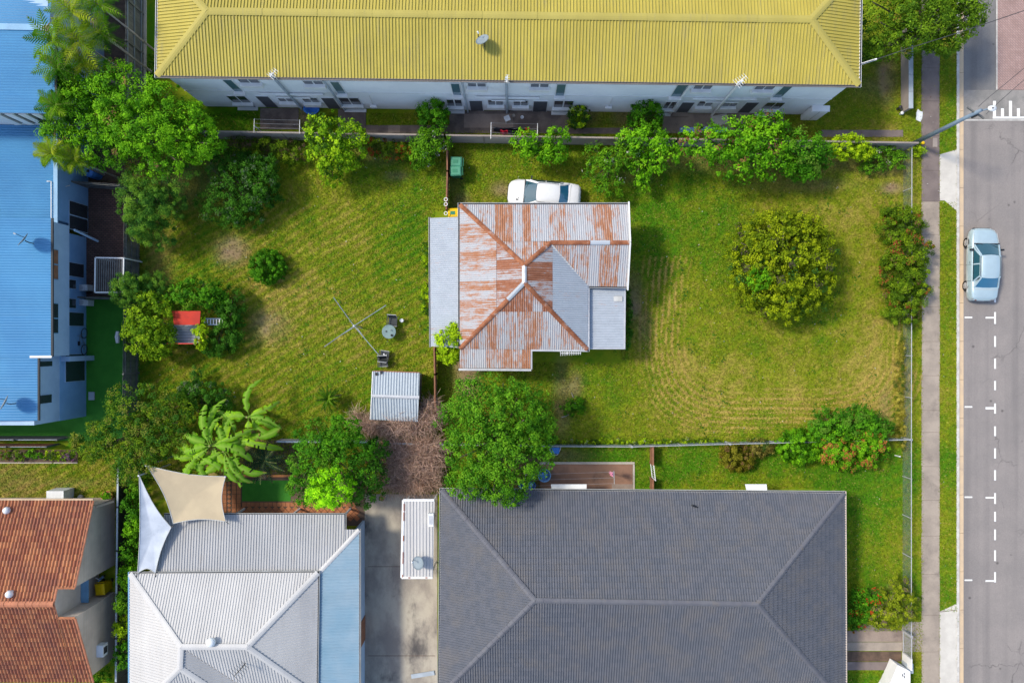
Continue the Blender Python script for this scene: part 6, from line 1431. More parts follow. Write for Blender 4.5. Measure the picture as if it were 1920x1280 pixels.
# ------------------------------------------------------------------ cars
def car(name, label, loc, rz, paint, glass_f, glass_r, wheels_out=.0):
    root = local_thing(name, label, 'car', loc, rz)
    ys = [-2.22, -2.17, -2.0, -1.6, -1.2, -.6, 0, .6, 1.1, 1.5, 1.85, 2.08, 2.2, 2.25]
    hw = [.56, .68, .79, .835, .85, .86, .865, .86, .85, .83, .79, .70, .58, .44]
    tz_ = [.62, .84, .93, .95, .96, .96, .96, .95, .93, .88, .82, .74, .64, .54]
    V, F = [], []
    pr = [(.90, .20), (1.0, .36), (1.02, .55), (1.0, None, -.16), (.955, None, -.05), (.86, None, -.005), (.5, None, .025), (0, None, .035)]
    np_ = len(pr) * 2 - 1
    for y_, w_, t_ in zip(ys, hw, tz_):
        half = []
        for p in pr:
            z = p[1] if p[1] is not None else t_ + p[2]
            if p[1] is not None: z = min(z, t_ - .2 + .12 * pr.index(p))
            half.append((p[0] * w_, z))
        row = [(x, y_, z) for x, z in half] + [(-x, y_, z) for x, z in half[-2::-1]]; V += row
    for i in range(len(ys) - 1):
        for k in range(np_ - 1): F.append((i * np_ + k, i * np_ + k + 1, (i + 1) * np_ + k + 1, (i + 1) * np_ + k))
        F.append((i * np_ + np_ - 1, i * np_, (i + 1) * np_, (i + 1) * np_ + np_ - 1))
    F.append(tuple(range(np_))); F.append(tuple((len(ys) - 1) * np_ + k for k in range(np_))[::-1])
    F = [f[::-1] for f in F]
    MB().add(V, F).build('body', paint, root, True)
    bz, rz0 = .95, 1.40; wsb, wst, rrt, rrb = 1.18, .48, -.86, -1.42; bw, rw = .76, .56
    rp = [(-.5, wst, rz0 - .03), (0, wst + .05, rz0), (.5, wst, rz0 - .03)]
    RV, RF = [], []
    for j, (y_, zz_, ww) in enumerate([(wst, -.035, .93), (wst - .12, -.005, .98), (0, .02, 1), (-.4, .02, 1), (rrt + .12, -.005, .98), (rrt, -.04, .93)]):
        for t, dz in ((-1, -.05), (-.88, -.012), (-.5, .01), (0, .018), (.5, .01), (.88, -.012), (1, -.05)): RV.append((rw * ww * t, y_ + (.05 * (1 - t * t) if j == 0 else (-.05 * (1 - t * t) if j == 5 else 0)), rz0 + zz_ + dz))
    for i in range(5):
        for k in range(6): RF.append((i * 7 + k, i * 7 + k + 1, (i + 1) * 7 + k + 1, (i + 1) * 7 + k)[::-1])
    MB().add(RV, RF).build('roof', paint, root, True)
    def glasspane(nm, a, b, c, d, mat, bow):
        n = 6; V_, F_ = [], []
        for j in range(4):
            s_ = j / 3
            for i in range(n + 1):
                t = i / n; p = Vector(a).lerp(Vector(b), t).lerp(Vector(d).lerp(Vector(c), t), s_); p.y += bow * 4 * t * (1 - t) * (1 - .4 * s_); p.z += .03 * 4 * t * (1 - t) * .5; V_.append(p)
        for j in range(3):
            for i in range(n): F_.append((j * (n + 1) + i, j * (n + 1) + i + 1, (j + 1) * (n + 1) + i + 1, (j + 1) * (n + 1) + i))
        return MB().add(V_, F_).build(nm, mat, root, True)
    ws = glasspane('windscreen', (-.70, wsb, bz - .01), (.70, wsb, bz - .01), (.50, wst + .01, rz0 - .045), (-.50, wst + .01, rz0 - .045), glass_f, .1)
    glasspane('rear_window', (.68, rrb, bz), (-.68, rrb, bz), (-.49, rrt - .01, rz0 - .045), (.49, rrt - .01, rz0 - .045), glass_r, -.06)
    for sx in (-1, 1):
        for (y0_, y1_, yt0, yt1) in ((.98, .02, .42, .0), (-.06, -1.02, -.05, -.68)):
            p = [(sx * .80, y0_, bz + .01), (sx * .80, y1_, bz + .01), (sx * .60, yt1, rz0 - .09), (sx * .60, yt0, rz0 - .09)]
            MB().poly(p if sx > 0 else p[::-1]).build('side_window', glass_f, root)
        for a, b in (((sx * .755, wsb + .02, bz), (sx * .545, wst, rz0 - .06)), ((sx * .80, -.02, bz), (sx * .60, -.02, rz0 - .08)), ((sx * .745, rrb - .02, bz), (sx * .535, rrt, rz0 - .07)), ((sx * .60, wst, rz0 - .075), (sx * .60, rrt, rz0 - .085)),
                     ((sx * .79, .98, bz), (sx * .57, .42, rz0 - .07)), ((sx * .78, -1.05, bz), (sx * .57, -.70, rz0 - .08))):
            MB().beam(a, b, .07, .05).build('pillar', paint, root)
        MB().cbox((sx * .93, .88, .99), .2, .1, .13).build('mirror', M['black'], root)
        for y_ in (1.38, -1.28):
            wh_ = MB(); n = 18; xo = sx * (.80 + wheels_out); xi = sx * .60
            for x_ in (xi, xo):
                for k in range(n): wh_.v.append((x_, y_ + .31 * math.cos(2 * PI * k / n), .31 + .31 * math.sin(2 * PI * k / n)))
            fs = [(k, (k + 1) % n, n + (k + 1) % n, n + k) for k in range(n)] + [tuple(range(n)), tuple(range(n, 2 * n))]
            for f in fs: wh_.f.append(f); wh_.uv += [(0, 0)] * len(f)
            wb_ = wh_.build('wheel', M['rubber'], root)
            rm = MB(); rm.v = [(xo + sx * .006, y_ + .2 * math.cos(2 * PI * k / n), .31 + .2 * math.sin(2 * PI * k / n)) for k in range(n)]; rm.f = [tuple(range(n))]; rm.uv = [(0, 0)] * n
            rim = rm.build('rim', M['rim'], wb_)
            for k in range(5):
                t = 2 * PI * k / 5; MB().beam((xo + sx * .012, y_, .31), (xo + sx * .012, y_ + .19 * math.cos(t), .31 + .19 * math.sin(t)), .03, .02).build('spoke', M['galv'], wb_)
        MB().add([(sx * .40, 2.235, .60), (sx * .66, 2.11, .67), (sx * .68, 2.02, .735), (sx * .42, 2.14, .70), (sx * .40, 2.26, .52), (sx * .68, 2.12, .55)], [(0, 1, 2, 3), (4, 5, 1, 0)]).build('headlight', M['lamp_clear'], root)
        MB().add([(sx * .45, -2.205, .84), (sx * .70, -2.13, .82), (sx * .70, -2.15, .66), (sx * .45, -2.225, .66)], [(0, 1, 2, 3)]).build('taillight', M['lamp_red'], root)
        MB().cbox((sx * .868, .1, .74), .02, .14, .03).build('door_handle', M['black'], root)
    for sx in (-1, 1):
        MB().beam((sx * .815, 1.02, .965), (sx * .815, -1.08, .965), .025, .03).build('window_trim', M['black'], root)
        for y_ in (1.05, -.02, -1.02): MB().beam((sx * .874, y_, .34), (sx * .868, y_, .86), .016, .016).build('door_seam', M['gutter_dark'], root)
        MB().beam((sx * .595, .42, 1.352), (sx * .595, -.78, 1.347), .022, .022).build('drip_rail', M['gutter_dark'], root)
        MB().beam((sx * .86, 1.75, .50), (sx * .86, -1.7, .50), .03, .05).build('side_moulding', M['gutter'], root)
    for x_ in (-.35, .2): MB().beam((x_, 1.2, .985), (x_ + .42, 1.02, 1.075), .02, .02).build('wiper', M['black'], root)
    MB().beam((-.8, 1.24, .955), (.8, 1.24, .955), .07, .02).build('cowl', M['black'], root)
    MB().cbox((0, 2.26, .40), 1.0, .06, .12).build('grille', M['black'], root)
    MB().cbox((0, -2.235, .45), .4, .02, .12).build('number_plate', M['white_paint'], root)
    for sx in (-1, 1): MB().beam((sx * .70, 1.95, .825), (sx * .775, 1.32, .925), .02, .008).build('bonnet_seam', M['gutter'], root)
    MB().beam((-.72, -1.55, .99), (.72, -1.55, .99), .02, .008).build('boot_seam', M['gutter'], root)
    return root
car('sedan', 'white sedan parked on the grass against the rusty roofed house', tuple(W(1020, 370)), math.radians(90 - 5), M['car_white'], M['glass'], M['glass_blue'])
wc = [o for o in C.objects if o.name == 'sedan'][0]
for (x0, y0_, x1_, y1_) in ((-.50, 1.62, -.40, 1.62), (-.49, 1.62, -.41, 1.72), (-.50, 1.72, -.40, 1.72)):
    MB().beam((x0, y0_, .915), (x1_, y1_, .90), .03, .012).build('bonnet_mark', M['black'], wc)
MB().cbox((-.36, 1.58, .92), .04, .04, .012).build('bonnet_mark', M['black'], wc)
cs = W(1832, 498); car('sedan', 'silver blue sedan parked in the street bay', (cs.x, cs.y, -.085), math.radians(-1), M['car_silver'], M['glass'], M['glass_blue'], .06)

# ------------------------------------------------------------------ wheelie bins
def wheelie(label, px_, py_, rz, body, lid, group):
    p = W(px_, py_); root = local_thing('wheelie_bin', label, 'bin', (p.x, p.y, 0), rz, group)
    MB().add([(x * s_, y_ * s_, z) for z, s_ in ((.06, .8), (.98, 1)) for (x, y_) in ((-.27, -.32), (.27, -.32), (.27, .32), (-.27, .32))], [(3, 2, 1, 0), (4, 5, 6, 7), (0, 1, 5, 4), (1, 2, 6, 5), (2, 3, 7, 6), (3, 0, 4, 7)]).build('body', body, root)
    l = MB().add([(x * s_, y_ * s_, z) for z, s_ in ((.985, 1.08), (1.03, 1.08), (1.09, .82)) for (x, y_) in ((-.27, -.32), (.27, -.32), (.27, .32), (-.27, .32))],
             [(0, 1, 5, 4), (1, 2, 6, 5), (2, 3, 7, 6), (3, 0, 4, 7), (4, 5, 9, 8), (5, 6, 10, 9), (6, 7, 11, 10), (7, 4, 8, 11), (8, 9, 10, 11)]).build('lid', lid, root)
    MB().cbox((0, -.05, 1.10), .2, .28, .02).build('lid_panel', body, l)
    MB().tube([(-.25, .42, .97), (.25, .42, .97)], .02, 6).build('handle', body, root)
    for sx in (-1, 1): MB().tube([(sx * .24, .28, .1), (sx * .3, .28, .1)], .1, 12).build('wheel', M['rubber'], root)
    return root
wheelie('green wheelie bin, upper of the two by the rusty brown fence', 858, 311, math.radians(-92), M['bin_green'], M['bin_lid'], 'green wheelie bins')
wheelie('green wheelie bin, lower of the two by the rusty brown fence', 857, 328, math.radians(-88), M['bin_green'], M['bin_lid'], 'green wheelie bins')
wheelie('wheelie bin with a yellow lid beside the lean-to roof', 853, 405, math.radians(-88), M['bin_green'], M['yellow'], 'green wheelie bins')
wheelie('wheelie bin with a yellow lid beside the brown tiled house', 205, 1094, math.radians(5), M['yellow'], M['yellow'], None)
# ------------------------------------------------------------------ rear lawn furniture
hc = W(960 + (664 - 960) * .957, 640 + (611 - 640) * .957)
ho = thing('clothes_hoist', 'rotary clothes hoist with four bare steel arms on the rear lawn', 'clothes hoist', tuple(hc))
MB().tube([hc, hc + Vector((0, 0, 1.95))], [.035, .03], 8).build('mast', M['steel'], ho); MB().lathe((hc.x, hc.y, 1.75), [(.05, 0), (.09, .05), (.09, .2), (.04, .26)], 10).build('hub', M['galv'], ho)
MB().tube([hc + Vector((0, 0, 1.2)), hc + Vector((.35, -.15, 1.2))], .015, 5).build('crank', M['steel'], ho)
for (tx_, ty_) in ((625, 557), (724, 572), (608, 650), (710, 665)):
    e = W(tx_, ty_, 2.15); h0 = hc + Vector((0, 0, 1.95)); s_ = Vector((-(e - h0).y, (e - h0).x, 0)).normalized() * .035
    am = MB().tube([h0, e], .024, 6).build('arm', M['steel'], ho); MB().tube([hc + Vector((0, 0, 1.7)) + s_, h0.lerp(e, .55)], .016, 5).build('brace', M['galv'], am)
def chair(label, px_, py_, rz, group):
    p = W(px_, py_); root = local_thing('garden_chair', label, 'chair', (p.x, p.y, 0), rz, group)
    MB().add([(-.26, -.25, .44), (.26, -.25, .44), (.25, .25, .39), (-.25, .25, .39), (-.26, -.25, .42), (.26, -.25, .42), (.25, .25, .37), (-.25, .25, .37)], [(0, 1, 2, 3), (7, 6, 5, 4), (0, 4, 5, 1), (2, 6, 7, 3), (1, 5, 6, 2), (3, 7, 4, 0)]).build('seat', M['chair_mesh'], root)
    MB().add([(-.25, .25, .42), (.25, .25, .42), (.25, .42, .92), (-.25, .42, .92), (-.25, .27, .42), (.25, .27, .42), (.25, .44, .92), (-.25, .44, .92)], [(0, 1, 2, 3), (7, 6, 5, 4), (2, 6, 7, 3), (1, 5, 6, 2), (3, 7, 4, 0)]).build('backrest', M['chair_mesh'], root)
    MB().tube([(-.27, .43, .93), (.27, .43, .93)], .02, 6).build('top_rail', M['galv'], root)
    for sx in (-1, 1):
        MB().beam((sx * .29, -.24, .64), (sx * .29, .32, .64), .05, .025).build('armrest', M['dark_metal'], root)
        MB().tube([(sx * .29, -.22, 0), (sx * .29, -.24, .64)], .016, 5).build('leg', M['galv'], root); MB().tube([(sx * .29, .38, 0), (sx * .27, .28, .42), (sx * .27, .43, .93)], .016, 5).build('leg', M['galv'], root)
    MB().tube([(-.26, -.25, .43), (.26, -.25, .43)], .02, 6).build('front_rail', M['galv'], root)
    return root
chair('dark sling chair at the round garden table', 738, 604, math.radians(-4), 'garden chairs on the rear lawn')
chair('dark sling chair with white things on its seat near the shed', 723, 665, math.radians(172), 'garden chairs on the rear lawn')
chair('dark sling chair nearest the shed', 721, 679, math.radians(2), 'garden chairs on the rear lawn')
tb_ = W(733, 622); gt_ = thing('garden_table', 'round grey green garden table on the rear lawn', 'table', tuple(tb_))
MB().lathe((tb_.x, tb_.y, .70), [(.40, 0), (.43, .01), (.43, .035), (.41, .045)], 24).build('table_top', M['table_top'], gt_)
for k in range(4):
    t = PI / 4 + k * PI / 2; MB().tube([(tb_.x + .1 * math.cos(t), tb_.y + .1 * math.sin(t), .7), (tb_.x + .34 * math.cos(t), tb_.y + .34 * math.sin(t), 0)], .016, 5).build('leg', M['dark_metal'], gt_)
for (dx_, dy_, r_, h_, m_, nm, lab) in ((.18, -.22, .07, .06, 'black', 'ashtray', 'black ashtray on the round garden table'), (.12, .1, .035, .14, 'white_plastic', 'cup', 'white cup on the round garden table'), (-.16, .02, .05, .03, 'dark_metal', 'coaster', 'small dark coaster on the round garden table')):
    o = MB().lathe((tb_.x + dx_, tb_.y + dy_, .746), [(r_ * .8, 0), (r_, h_ * .5), (r_, h_), (r_ * .8, h_), (r_ * .75, h_ * .4)], 12).build(nm, M[m_]); tag(o, lab, nm)
q = W(755, 601); o = MB().lathe((q.x, q.y, 0), [(.10, 0), (.11, .25), (.12, .38), (.10, .4)], 14).build('bucket', M['white_plastic']); tag(o, 'small pale bucket beside the sling chair', 'bucket')
for i, (dx_, dy_, lab) in enumerate(((.02, -.02, 'white bottle lying on the sling chair near the hoist arm'), (.16, -.1, 'white carton on the sling chair near the hoist arm'))):
    q = W(722, 664); o = MB().cbox((q.x + dx_, q.y + dy_, .47), .07, .17, .05, .3).build('bottle' if i == 0 else 'carton', M['white_plastic']); tag(o, lab, 'bottle' if i == 0 else 'carton')
# ------------------------------------------------------------------ cubby house
cb_ = W(355, 612); cu = thing('cubby_house', 'small raised cubby house with red panels and a ladder', 'cubby house', tuple(cb_))
r4 = [W(322, 583, 2.2), W(376, 583, 2.2), W(374, 609, 2.0), W(326, 609, 2.0)]
MB().add(r4 + [p - Vector((0, 0, .05)) for p in r4], [(3, 2, 1, 0), (4, 5, 6, 7), (0, 1, 5, 4), (1, 2, 6, 5), (2, 3, 7, 6), (3, 0, 4, 7)]).build('roof_panel', M['red_paint'], cu)
d4 = [W(318, 607, 1.2), W(374, 607, 1.2), W(374, 644, 1.2), W(314, 644, 1.2)]
dk = MB().prism([(p.x, p.y) for p in d4][::-1], 1.02, 1.12).build('deck', M['timber'], cu)
for i in range(7):
    a = d4[0].lerp(d4[3], (i + .5) / 7); b = d4[1].lerp(d4[2], (i + .5) / 7); MB().beam(a - Vector((0, 0, .06)), b - Vector((0, 0, .06)), .15, .03).build('deck_board', M['rendered_cap'], dk)
f4 = [W(314, 644, 1.8), W(370, 644, 1.8)]; MB().beam(f4[0] - Vector((0, 0, .25)), f4[1] - Vector((0, 0, .25)), .06, .62).build('front_panel', M['red_paint'], cu)
for p in (d4[0], d4[1], d4[2], d4[3]): MB().cbox((p.x, p.y, .95), .1, .1, 1.9).build('post', M['timber'], cu)
la, lb_ = W(381, 603, 1.5), W(420, 603, 1.15)
for s_ in (-1, 1): MB().beam(la + Vector((0, s_ * .18, 0)), lb_ + Vector((.05, s_ * .18, 0)), .06, .07).build('ladder_rail', M['rendered_cap'], cu)
for i in range(7):
    p = la.lerp(lb_, (i + .5) / 7); MB().beam(p + Vector((0, -.18, .02)), p + Vector((0, .18, .02)), .07, .03).build('rung', M['wall_white'], cu)
# ------------------------------------------------------------------ apartment yard things
def clothesline(label, p0, p1, h, nl, half, mat='white_paint'):
    a, b = W(*p0), W(*p1); root = thing('clothesline', label, 'clothesline', tuple(a)); d = (b - a).normalized(); s_ = Vector((-d.y, d.x, 0))
    for p in (a, b):
        MB().tube([p, p + Vector((0, 0, h))], .03, 6).build('post', M[mat], root); MB().tube([p - s_ * half + Vector((0, 0, h)), p + s_ * half + Vector((0, 0, h))], .02, 6).build('crossbar', M[mat], root)
    for i in range(nl):
        o = s_ * (half * .9 * (2 * i / (nl - 1) - 1)) + Vector((0, 0, h + .03)); MB().tube([a + o, (a + b) / 2 + o - Vector((0, 0, .05)), b + o], .005, 4).build('line', M['galv'], root)
    return root
clothesline('bare clothesline on the concrete left of the light green tree', (495, 251), (577, 253), 1.7, 4, .42)
clothesline('clothesline hung with washing against the sheet fence', (922, 259), (1006, 261), 1.6, 4, .5)
clothesline('clothesline with a pink garment over the brick rear patio', (985, 890), (1144, 885), 1.75, 3, .38, 'galv')
def cloth(name, label, p0, p1, z, drop, mat):
    a, b = W(*p0, z), W(*p1, z); d = (b - a); L = d.length; d = d / L; s_ = Vector((-d.y, d.x, 0)); n = 10; V, F = [], []
    for i in range(n + 1):
        t = i / n; w_ = .03 * math.sin(t * 9 + L)
        for (o, zz_) in ((-.10, -drop), (-.06, -drop * .5), (-.02, -.02), (.0, .02), (.03, -.03), (.09, -drop * .5), (.14, -drop * .95)): V.append(a + d * (L * t) + s_ * (o + w_) + Vector((0, 0, zz_ + .02 * math.sin(t * 7))))
    for i in range(n):
        for k in range(6): F.append((i * 7 + k, i * 7 + k + 1, (i + 1) * 7 + k + 1, (i + 1) * 7 + k))
    o = MB().add(V, F).build(name, mat, None, True); tag(o, label, 'washing'); return o
cloth('hanging_cloth', 'red cloth on the clothesline by the sheet fence', (938, 245), (952, 245.5), 1.66, .5, M['red_cloth'])
cloth('hanging_cloth', 'black cloth on the outer line by the sheet fence', (925, 239.5), (985, 241), 1.66, .5, M['black_cloth'])
cloth('hanging_cloth', 'dark cloth in the middle of the clothesline by the sheet fence', (953, 246), (974, 246.5), 1.66, .5, M['black_cloth'])
cloth('hanging_cloth', 'yellow cloth on the clothesline by the sheet fence', (975, 246.5), (994, 247), 1.66, .5, M['yellow_cloth'])
cloth('hanging_cloth', 'red and dark small cloth at the right end of the clothesline', (985, 241), (993, 241.5), 1.66, .4, M['red_cloth'])
cloth('pink_garment', 'pink garment hanging over the brick rear patio', (1148, 885), (1148.5, 893), 1.8, .55, M['pink_cloth'])
q = W(587, 204); tb2 = MB().lathe((0, 0, 0), [(.32, 0), (.42, .3), (.47, .34), (.44, .36), (.38, .33), (.28, .06)], 18); tb2.v = [(q.x + v[0] * 1.1, q.y + v[1] * .8 - v[2] * .35, .05 + v[2]) for v in tb2.v]; tag(tb2.build('paddling_pool', M['blue_plastic'], None, True), 'blue plastic tub leaning by the apartment wall', 'tub')
tp = MB(); rt = np.random.default_rng(3); nx_, ny_ = 14, 5; a, b = W(1274, 240), W(1362, 249)
for j in range(ny_ + 1):
    for i in range(nx_ + 1): tp.v.append((a.x + (b.x - a.x) * i / nx_ + rt.normal() * .03, a.y + (b.y - a.y) * j / ny_ + rt.normal() * .05, .07 + abs(rt.normal()) * .10))
for j in range(ny_):
    for i in range(nx_): k = j * (nx_ + 1) + i; tp.f.append((k, k + 1, k + nx_ + 2, k + nx_ + 1)); tp.uv += [(0, 0)] * 4
tag(tp.build('tarpaulin', M['blue_tarp'], None, True), 'crumpled blue tarpaulin on the apartment concrete', 'tarpaulin')
for i, (px_, py_, m_, lab) in enumerate(((951, 226, 'white_plastic', 'small pale chair on the apartment concrete'), (979, 221, 'white_plastic', 'small white dish on the apartment concrete'), (963, 218, 'stone', 'small round stone pot on the apartment concrete'))):
    q = W(px_, py_)
    if i == 0:
        o = thing('stool', lab, 'stool', tuple(q)); MB().cbox((q.x, q.y, .42), .34, .34, .04, .4).build('seat', M[m_], o)
        for k in range(4): t = .4 + PI / 4 + k * PI / 2; MB().tube([(q.x + .2 * math.cos(t), q.y + .2 * math.sin(t), 0), (q.x + .18 * math.cos(t), q.y + .18 * math.sin(t), .41)], .02, 5).build('leg', M[m_], o)
    else: tag(MB().lathe((q.x, q.y, .03), [(.06, 0), (.11, .08), (.11, .1), (.05, .05)], 12).build('bowl' if i == 1 else 'pot', M[m_]), lab, 'bowl' if i == 1 else 'pot')
# ------------------------------------------------------------------ rear patio clutter, grey tiled building
def tub(name, label, px_, py_, r, h, m_, inner=None):
    q = W(px_, py_); o = thing(name, label, name.replace('_', ' '), tuple(q))
    MB().lathe((q.x, q.y, .03), [(r * .85, 0), (r, h), (r * 1.06, h), (r * 1.06, h + .03), (r * .96, h + .03), (r * .9, h * .35)], 20).build('shell', M[m_], o, True)
    if inner: MB().cbox((q.x - .05, q.y + .05, h * .8), r * 1.1, r * .8, h * .6, .6).build('contents', M[inner], o)
    return o
tub('laundry_tub', 'round light blue tub of washing on the rear patio', 1020, 888, .38, .6, 'blue_light', 'blue_plastic')
tub('blue_bucket', 'blue bucket left of the round tub', 996, 890, .17, .4, 'blue_light')
tub('blue_basket', 'blue basket at the eave of the grey tiled building', 997, 908, .24, .3, 'blue_plastic', 'blue_light')
tub('blue_crate', 'blue tub in the shade of the big dark tree', 978, 906, .2, .4, 'blue_plastic')
q = W(1040, 840); fc = thing('folding_chair', 'white pipe folding chair with blue seat by the mesh fence', 'chair', tuple(q))
MB().add([(q.x - .3, q.y + .1, .35), (q.x + .3, q.y + .1, .35), (q.x + .25, q.y - .3, .3), (q.x - .25, q.y - .3, .3)], [(0, 1, 2, 3)]).build('seat', M['blue_plastic'], fc)
for sx in (-1, 1): MB().tube([(q.x + sx * .36, q.y + .25, .7), (q.x + sx * .3, q.y - .1, .35), (q.x + sx * .15, q.y - .42, .03)], .02, 5).build('frame', M['white_paint'], fc)
MB().tube([(q.x - .15, q.y - .42, .03), (q.x + .15, q.y - .42, .03)], .02, 5).build('stretcher', M['white_paint'], fc)
# ------------------------------------------------------------------ yard things, left side
def ac_unit(label, px_, py_, rz=0):
    q = W(px_, py_); o = local_thing('air_conditioner', label, 'air conditioner', (q.x, q.y, 0), rz)
    MB().box(-.42, .42, -.18, .18, .08, .72).build('casing', M['white_plastic'], o); MB().lathe((0, 0, .722), [(.16, 0), (.16, .01), (.02, .02)], 16).build('fan_grille', M['galv'], o)
    for sx in (-1, 1): MB().box(sx * .3 - .04, sx * .3 + .04, -.2, .2, 0, .08).build('foot', M['black'], o)
    return o
ac_unit('upper air conditioner unit beside the townhouse wall', 164, 541, .05); ac_unit('lower air conditioner unit beside the townhouse wall', 165, 568, -.05)
q = W(164, 640); bk = thing('bicycle', 'dark bicycle leaning at the townhouse wall on the turf', 'bicycle', tuple(q))
for dy_ in (-.5, .5): MB().tube([(q.x + .02 * math.cos(t), q.y + dy_ + .31 * math.cos(t), .33 + .31 * math.sin(t)) for t in np.linspace(0, 2 * PI, 19)], .022, 5).build('wheel', M['rubber'], bk)
for a, b in (((0, -.5, .33), (0, -.1, .75)), ((0, -.1, .75), (0, .38, .78)), ((0, .38, .78), (0, .5, .33)), ((0, -.1, .3), (0, .38, .75)), ((0, -.5, .33), (0, -.1, .3)), ((0, -.1, .3), (0, -.12, .85))):
    MB().tube([(q.x + a[0], q.y + a[1], a[2]), (q.x + b[0], q.y + b[1], b[2])], .018, 5).build('frame_tube', M['steel'], bk)
MB().tube([(q.x - .22, q.y + .36, .98), (q.x + .26, q.y + .36, .98)], .015, 5).build('handlebar', M['steel'], bk); MB().cbox((q.x, q.y - .12, .88), .12, .26, .05).build('saddle', M['black'], bk)
q = W(229, 632); tag(MB().tube([(q.x, q.y - .35, .5), (q.x, q.y, .56), (q.x, q.y + .35, .5)], [.1, .14, .1], 8).build('rolled_mat', M['wall_white']), 'white rolled mat leaning at the fence on the turf', 'rolled mat')
q = W(173, 742); tag(MB().cbox((q.x, q.y, .06), .36, .5, .08).build('door_mat', M['rendered_cap']), 'grey mat on the turf at the townhouse corner', 'mat')
q = W(168, 322, .9); bx = thing('water_tank', 'blue plastic water drum under the palms', 'drum', (q.x, q.y, 0)); MB().lathe((q.x, q.y, 0), [(.32, 0), (.34, .5), (.34, 1.0), (.3, 1.06)], 18).build('drum', M['blue_plastic'], bx, True); MB().lathe((q.x, q.y, 1.055), [(.09, 0), (.09, .04), (.05, .05)], 10).build('cap', M['black'], bx)
q = W(207, 928); pt2 = thing('potted_plant', 'leafy plant in a wide terracotta pot near the brown tiled house', 'potted plant', tuple(q))
MB().lathe((q.x, q.y, 0), [(.22, 0), (.33, .34), (.36, .36), (.36, .42), (.30, .42), (.28, .3)], 20).build('pot', M['pot'], pt2, True); MB().lathe((q.x, q.y, .31), [(.29, 0), (.02, .02)], 16).build('soil', M['soil'], pt2)
P = np.random.default_rng(9).normal(size=(160, 3)) * np.array([.14, .14, .08]) + np.array([q.x, q.y, .48]); V, F = leaf_mesh(P, unit(np.random.default_rng(8).normal(size=(160, 3)) * .5 + np.array([0, 0, 1])), np.full(160, .16), .5, np.random.default_rng(2)); np_mesh('foliage', V, F, M['leaf'], pt2, np.repeat(lerp3(PAL['lush'], np.random.default_rng(1).random(160)), 4, 0))
q = W(153, 931); tag(MB().lathe((q.x, q.y, -.02), [(.12, 0), (.17, .1), (.16, .2), (.08, .27)], 14).build('garden_stone', M['stone'], None, True), 'round pale stone at the edge of the small lower left lawn', 'stone')
q = W(184, 1088); sc_ = thing('scooter', 'blue and white pipe scooter behind the yellow lidded bin', 'scooter', tuple(q))
MB().beam((q.x - .1, q.y - .1, .12), (q.x + .4, q.y + .3, .12), .14, .05).build('deck', M['blue_light'], sc_); MB().tube([(q.x + .4, q.y + .3, .1), (q.x + .45, q.y + .36, .8)], .02, 6).build('stem', M['white_paint'], sc_); MB().tube([(q.x + .3, q.y + .46, .8), (q.x + .6, q.y + .26, .8)], .018, 6).build('handlebar', M['white_paint'], sc_)
for p in ((q.x - .12, q.y - .12), (q.x + .42, q.y + .32)): MB().tube([(p[0] - .02, p[1] + .02, .07), (p[0] + .02, p[1] - .02, .07)], .07, 10).build('wheel', M['rubber'], sc_)
# ------------------------------------------------------------------ street front
lw = thing('front_wall', 'low rendered wall with a pale cap between apartment yard and footpath', 'wall', tuple(W(1693, 150)))
x0, x1_ = 24.30, 24.50; y0_, y1_ = W(0, 212).y, W(0, 60).y
MB().box(x0, x1_, y0_, y1_, 0, .92).build('wall_body', M['rendered'], lw); n = 5
for i in range(n): MB().box(x0 - .03, x1_ + .03, y0_ - .03 + (y1_ - y0_) * i / n + .004, y0_ + (y1_ - y0_) * (i + 1) / n - .004, .921, .97).build('cap_slab', M['rendered_cap'], lw)
for (px_, py_, h_, m_, lab, nm) in ((1682, 205, .45, 'dark_metal', 'small dark tap post left of the low rendered wall', 'tap_post'), (1688, 214, .25, 'white_plastic', 'small white marker at the end of the low rendered wall', 'marker_post'), (1728.8, 269, .14, 'yellow', 'yellow hydrant marker on the footpath', 'hydrant_cover')):
    q = W(px_, py_); o = MB().lathe((q.x, q.y, 0), [(.07, 0), (.07, h_ * .8), (.11, h_ * .85), (.1, h_), (.03, h_ * 1.05)], 12).build(nm, M[m_], None, True); tag(o, lab, nm.replace('_', ' '))
q = W(1723, 218); tag(MB().prism([(q.x + r_ * math.cos(t), q.y + 1.6 * r_ * math.sin(t)) for t, r_ in zip(np.linspace(0, 2 * PI, 11)[:-1], (.2, .26, .2, .28, .22, .18, .25, .2, .24, .2))], 0.0, .05).build('paper_sheet', M['white_plastic']), 'crumpled white sheet on the grass by the footpath', 'litter')
ge = thing('front_gate', 'grey mesh pedestrian gate at the entry path', 'gate', tuple(W(1692, 1200)))
ga, gb_ = W(1692.5, 1183), W(1692.5, 1221)
for z in (.08, 1.0): MB().tube([ga + Vector((0, 0, z)), gb_ + Vector((0, 0, z))], .025, 6).build('rail', M['galv'], ge)
for p in (ga, gb_): MB().tube([p, p + Vector((0, 0, 1.05))], .03, 6).build('stile', M['galv'], ge)
for i in range(1, 24): p = ga.lerp(gb_, i / 24); MB().tube([p + Vector((0, 0, .08)), p + Vector((0, 0, 1.0))], .011, 4).build('bar', M['galv'], ge)
ew = thing('entry_wall', 'white rendered entry wall with black marks at the bottom right', 'wall', tuple(W(1690, 1262)))
hw_ = .95
MB().prism([tuple(W(*p, hw_)[:2]) for p in ((1683.5, 1246), (1668, 1282), (1640, 1330), (1707, 1330), (1707, 1258))], 0, hw_).build('wall_body', M['wall_white'], ew)
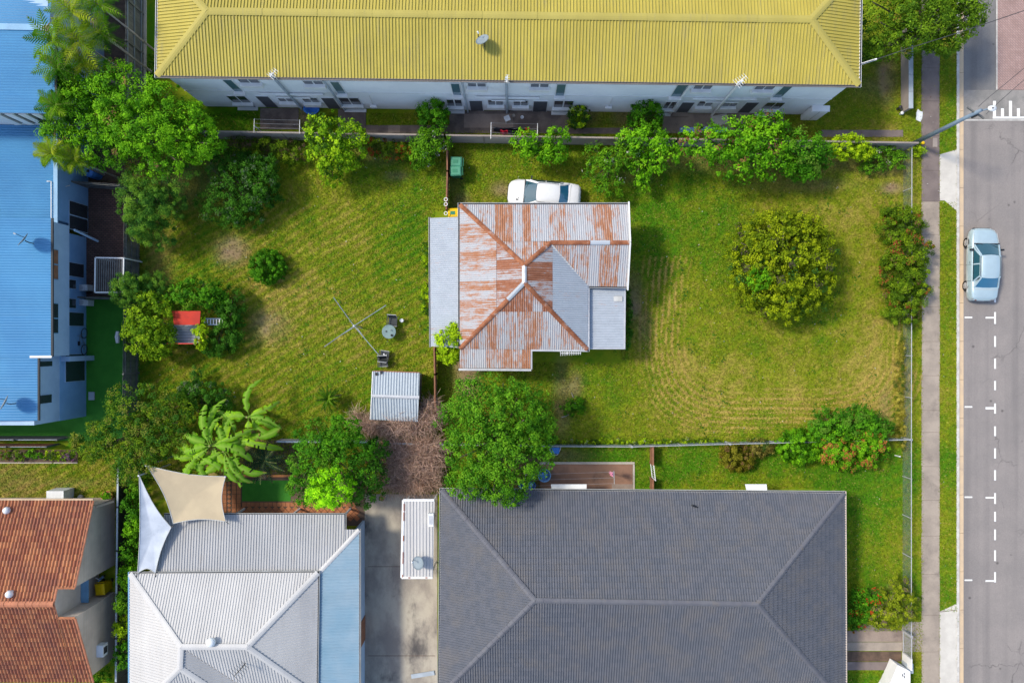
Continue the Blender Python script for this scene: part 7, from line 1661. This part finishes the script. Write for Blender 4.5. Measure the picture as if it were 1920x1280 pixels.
MB().box(W(1692, 0).x - .02, W(1692, 0).x + .06, W(0, 1243).y, W(0, 1222).y, 0, 1.0).build('side_panel', M['wall_white'], ew)
MB().box(W(1699, 0, .5).x, W(1711, 0, .5).x, W(0, 1262, .6).y, W(0, 1244, .6).y, 0, .6).build('letter_box', M['rendered_cap'], ew)
for (px_, py_, l_) in ((1692.3, 1265, .15), (1695.5, 1262, .12), (1695.7, 1268, .14)):
    q = W(px_, py_, hw_ + .004); MB().cbox((q.x, q.y, hw_ + .004), .05, l_, .008, .2).build('black_mark', M['black'], ew)
for (px_, py_, r_, i) in ((1678, 1246, .12, 'upper'), (1680.5, 1258.5, .09, 'lower')):
    q = W(px_, py_); tag(MB().lathe((q.x, q.y, 0), [(r_, 0), (r_ * 1.1, r_ * .8), (r_ * .6, r_ * 1.5)], 10).build('garden_light', M['white_plastic'], None, True), f'small white garden light, {i} of two beside the entry wall', 'garden light')
q = W(1678, 853); tag(MB().tube([(q.x, q.y, .0), (q.x, q.y, .5), (q.x + .06, q.y, .55)], .04, 6).build('garden_tap', M['white_plastic']), 'small pale garden tap beside the orange tipped hedge', 'tap')
# fallen twigs and litter on the lawns
for i, (px_, py_, l_, a, lab) in enumerate(((1053, 782, .55, .3, 'pale broken branch on the ground right of the big dark tree'), (1075, 745, .3, 2.0, 'small twig on the bare ground by the lawn bush'), (880, 470, .0, 0, ''))):
    if l_:
        q = W(px_, py_, .05); tag(MB().tube([(q.x, q.y, .04), (q.x + l_ * .5 * math.cos(a), q.y + l_ * .5 * math.sin(a), .1), (q.x + l_ * math.cos(a), q.y + l_ * math.sin(a) + .05, .05)], [.03, .022, .01], 5).build('fallen_branch', M['palm_trunk']), lab, 'branch')
bd = W(1300, 947, 3.1); brd = thing('bird', 'small dark bird perched on the grey tiled roof near the eave', 'bird', tuple(bd))
B_v = MB().tube([(bd.x - .16, bd.y + .05, bd.z + .14), (bd.x - .08, bd.y + .03, bd.z + .16), (bd.x, bd.y, bd.z + .15), (bd.x + .1, bd.y - .04, bd.z + .12), (bd.x + .26, bd.y - .1, bd.z + .09)], [.02, .05, .065, .045, .015], 8); B_v.build('body', M['black'], brd, True)
MB().cbox((bd.x + .01, bd.y, bd.z + .05), .02, .04, .12).build('leg', M['dark_metal'], brd)
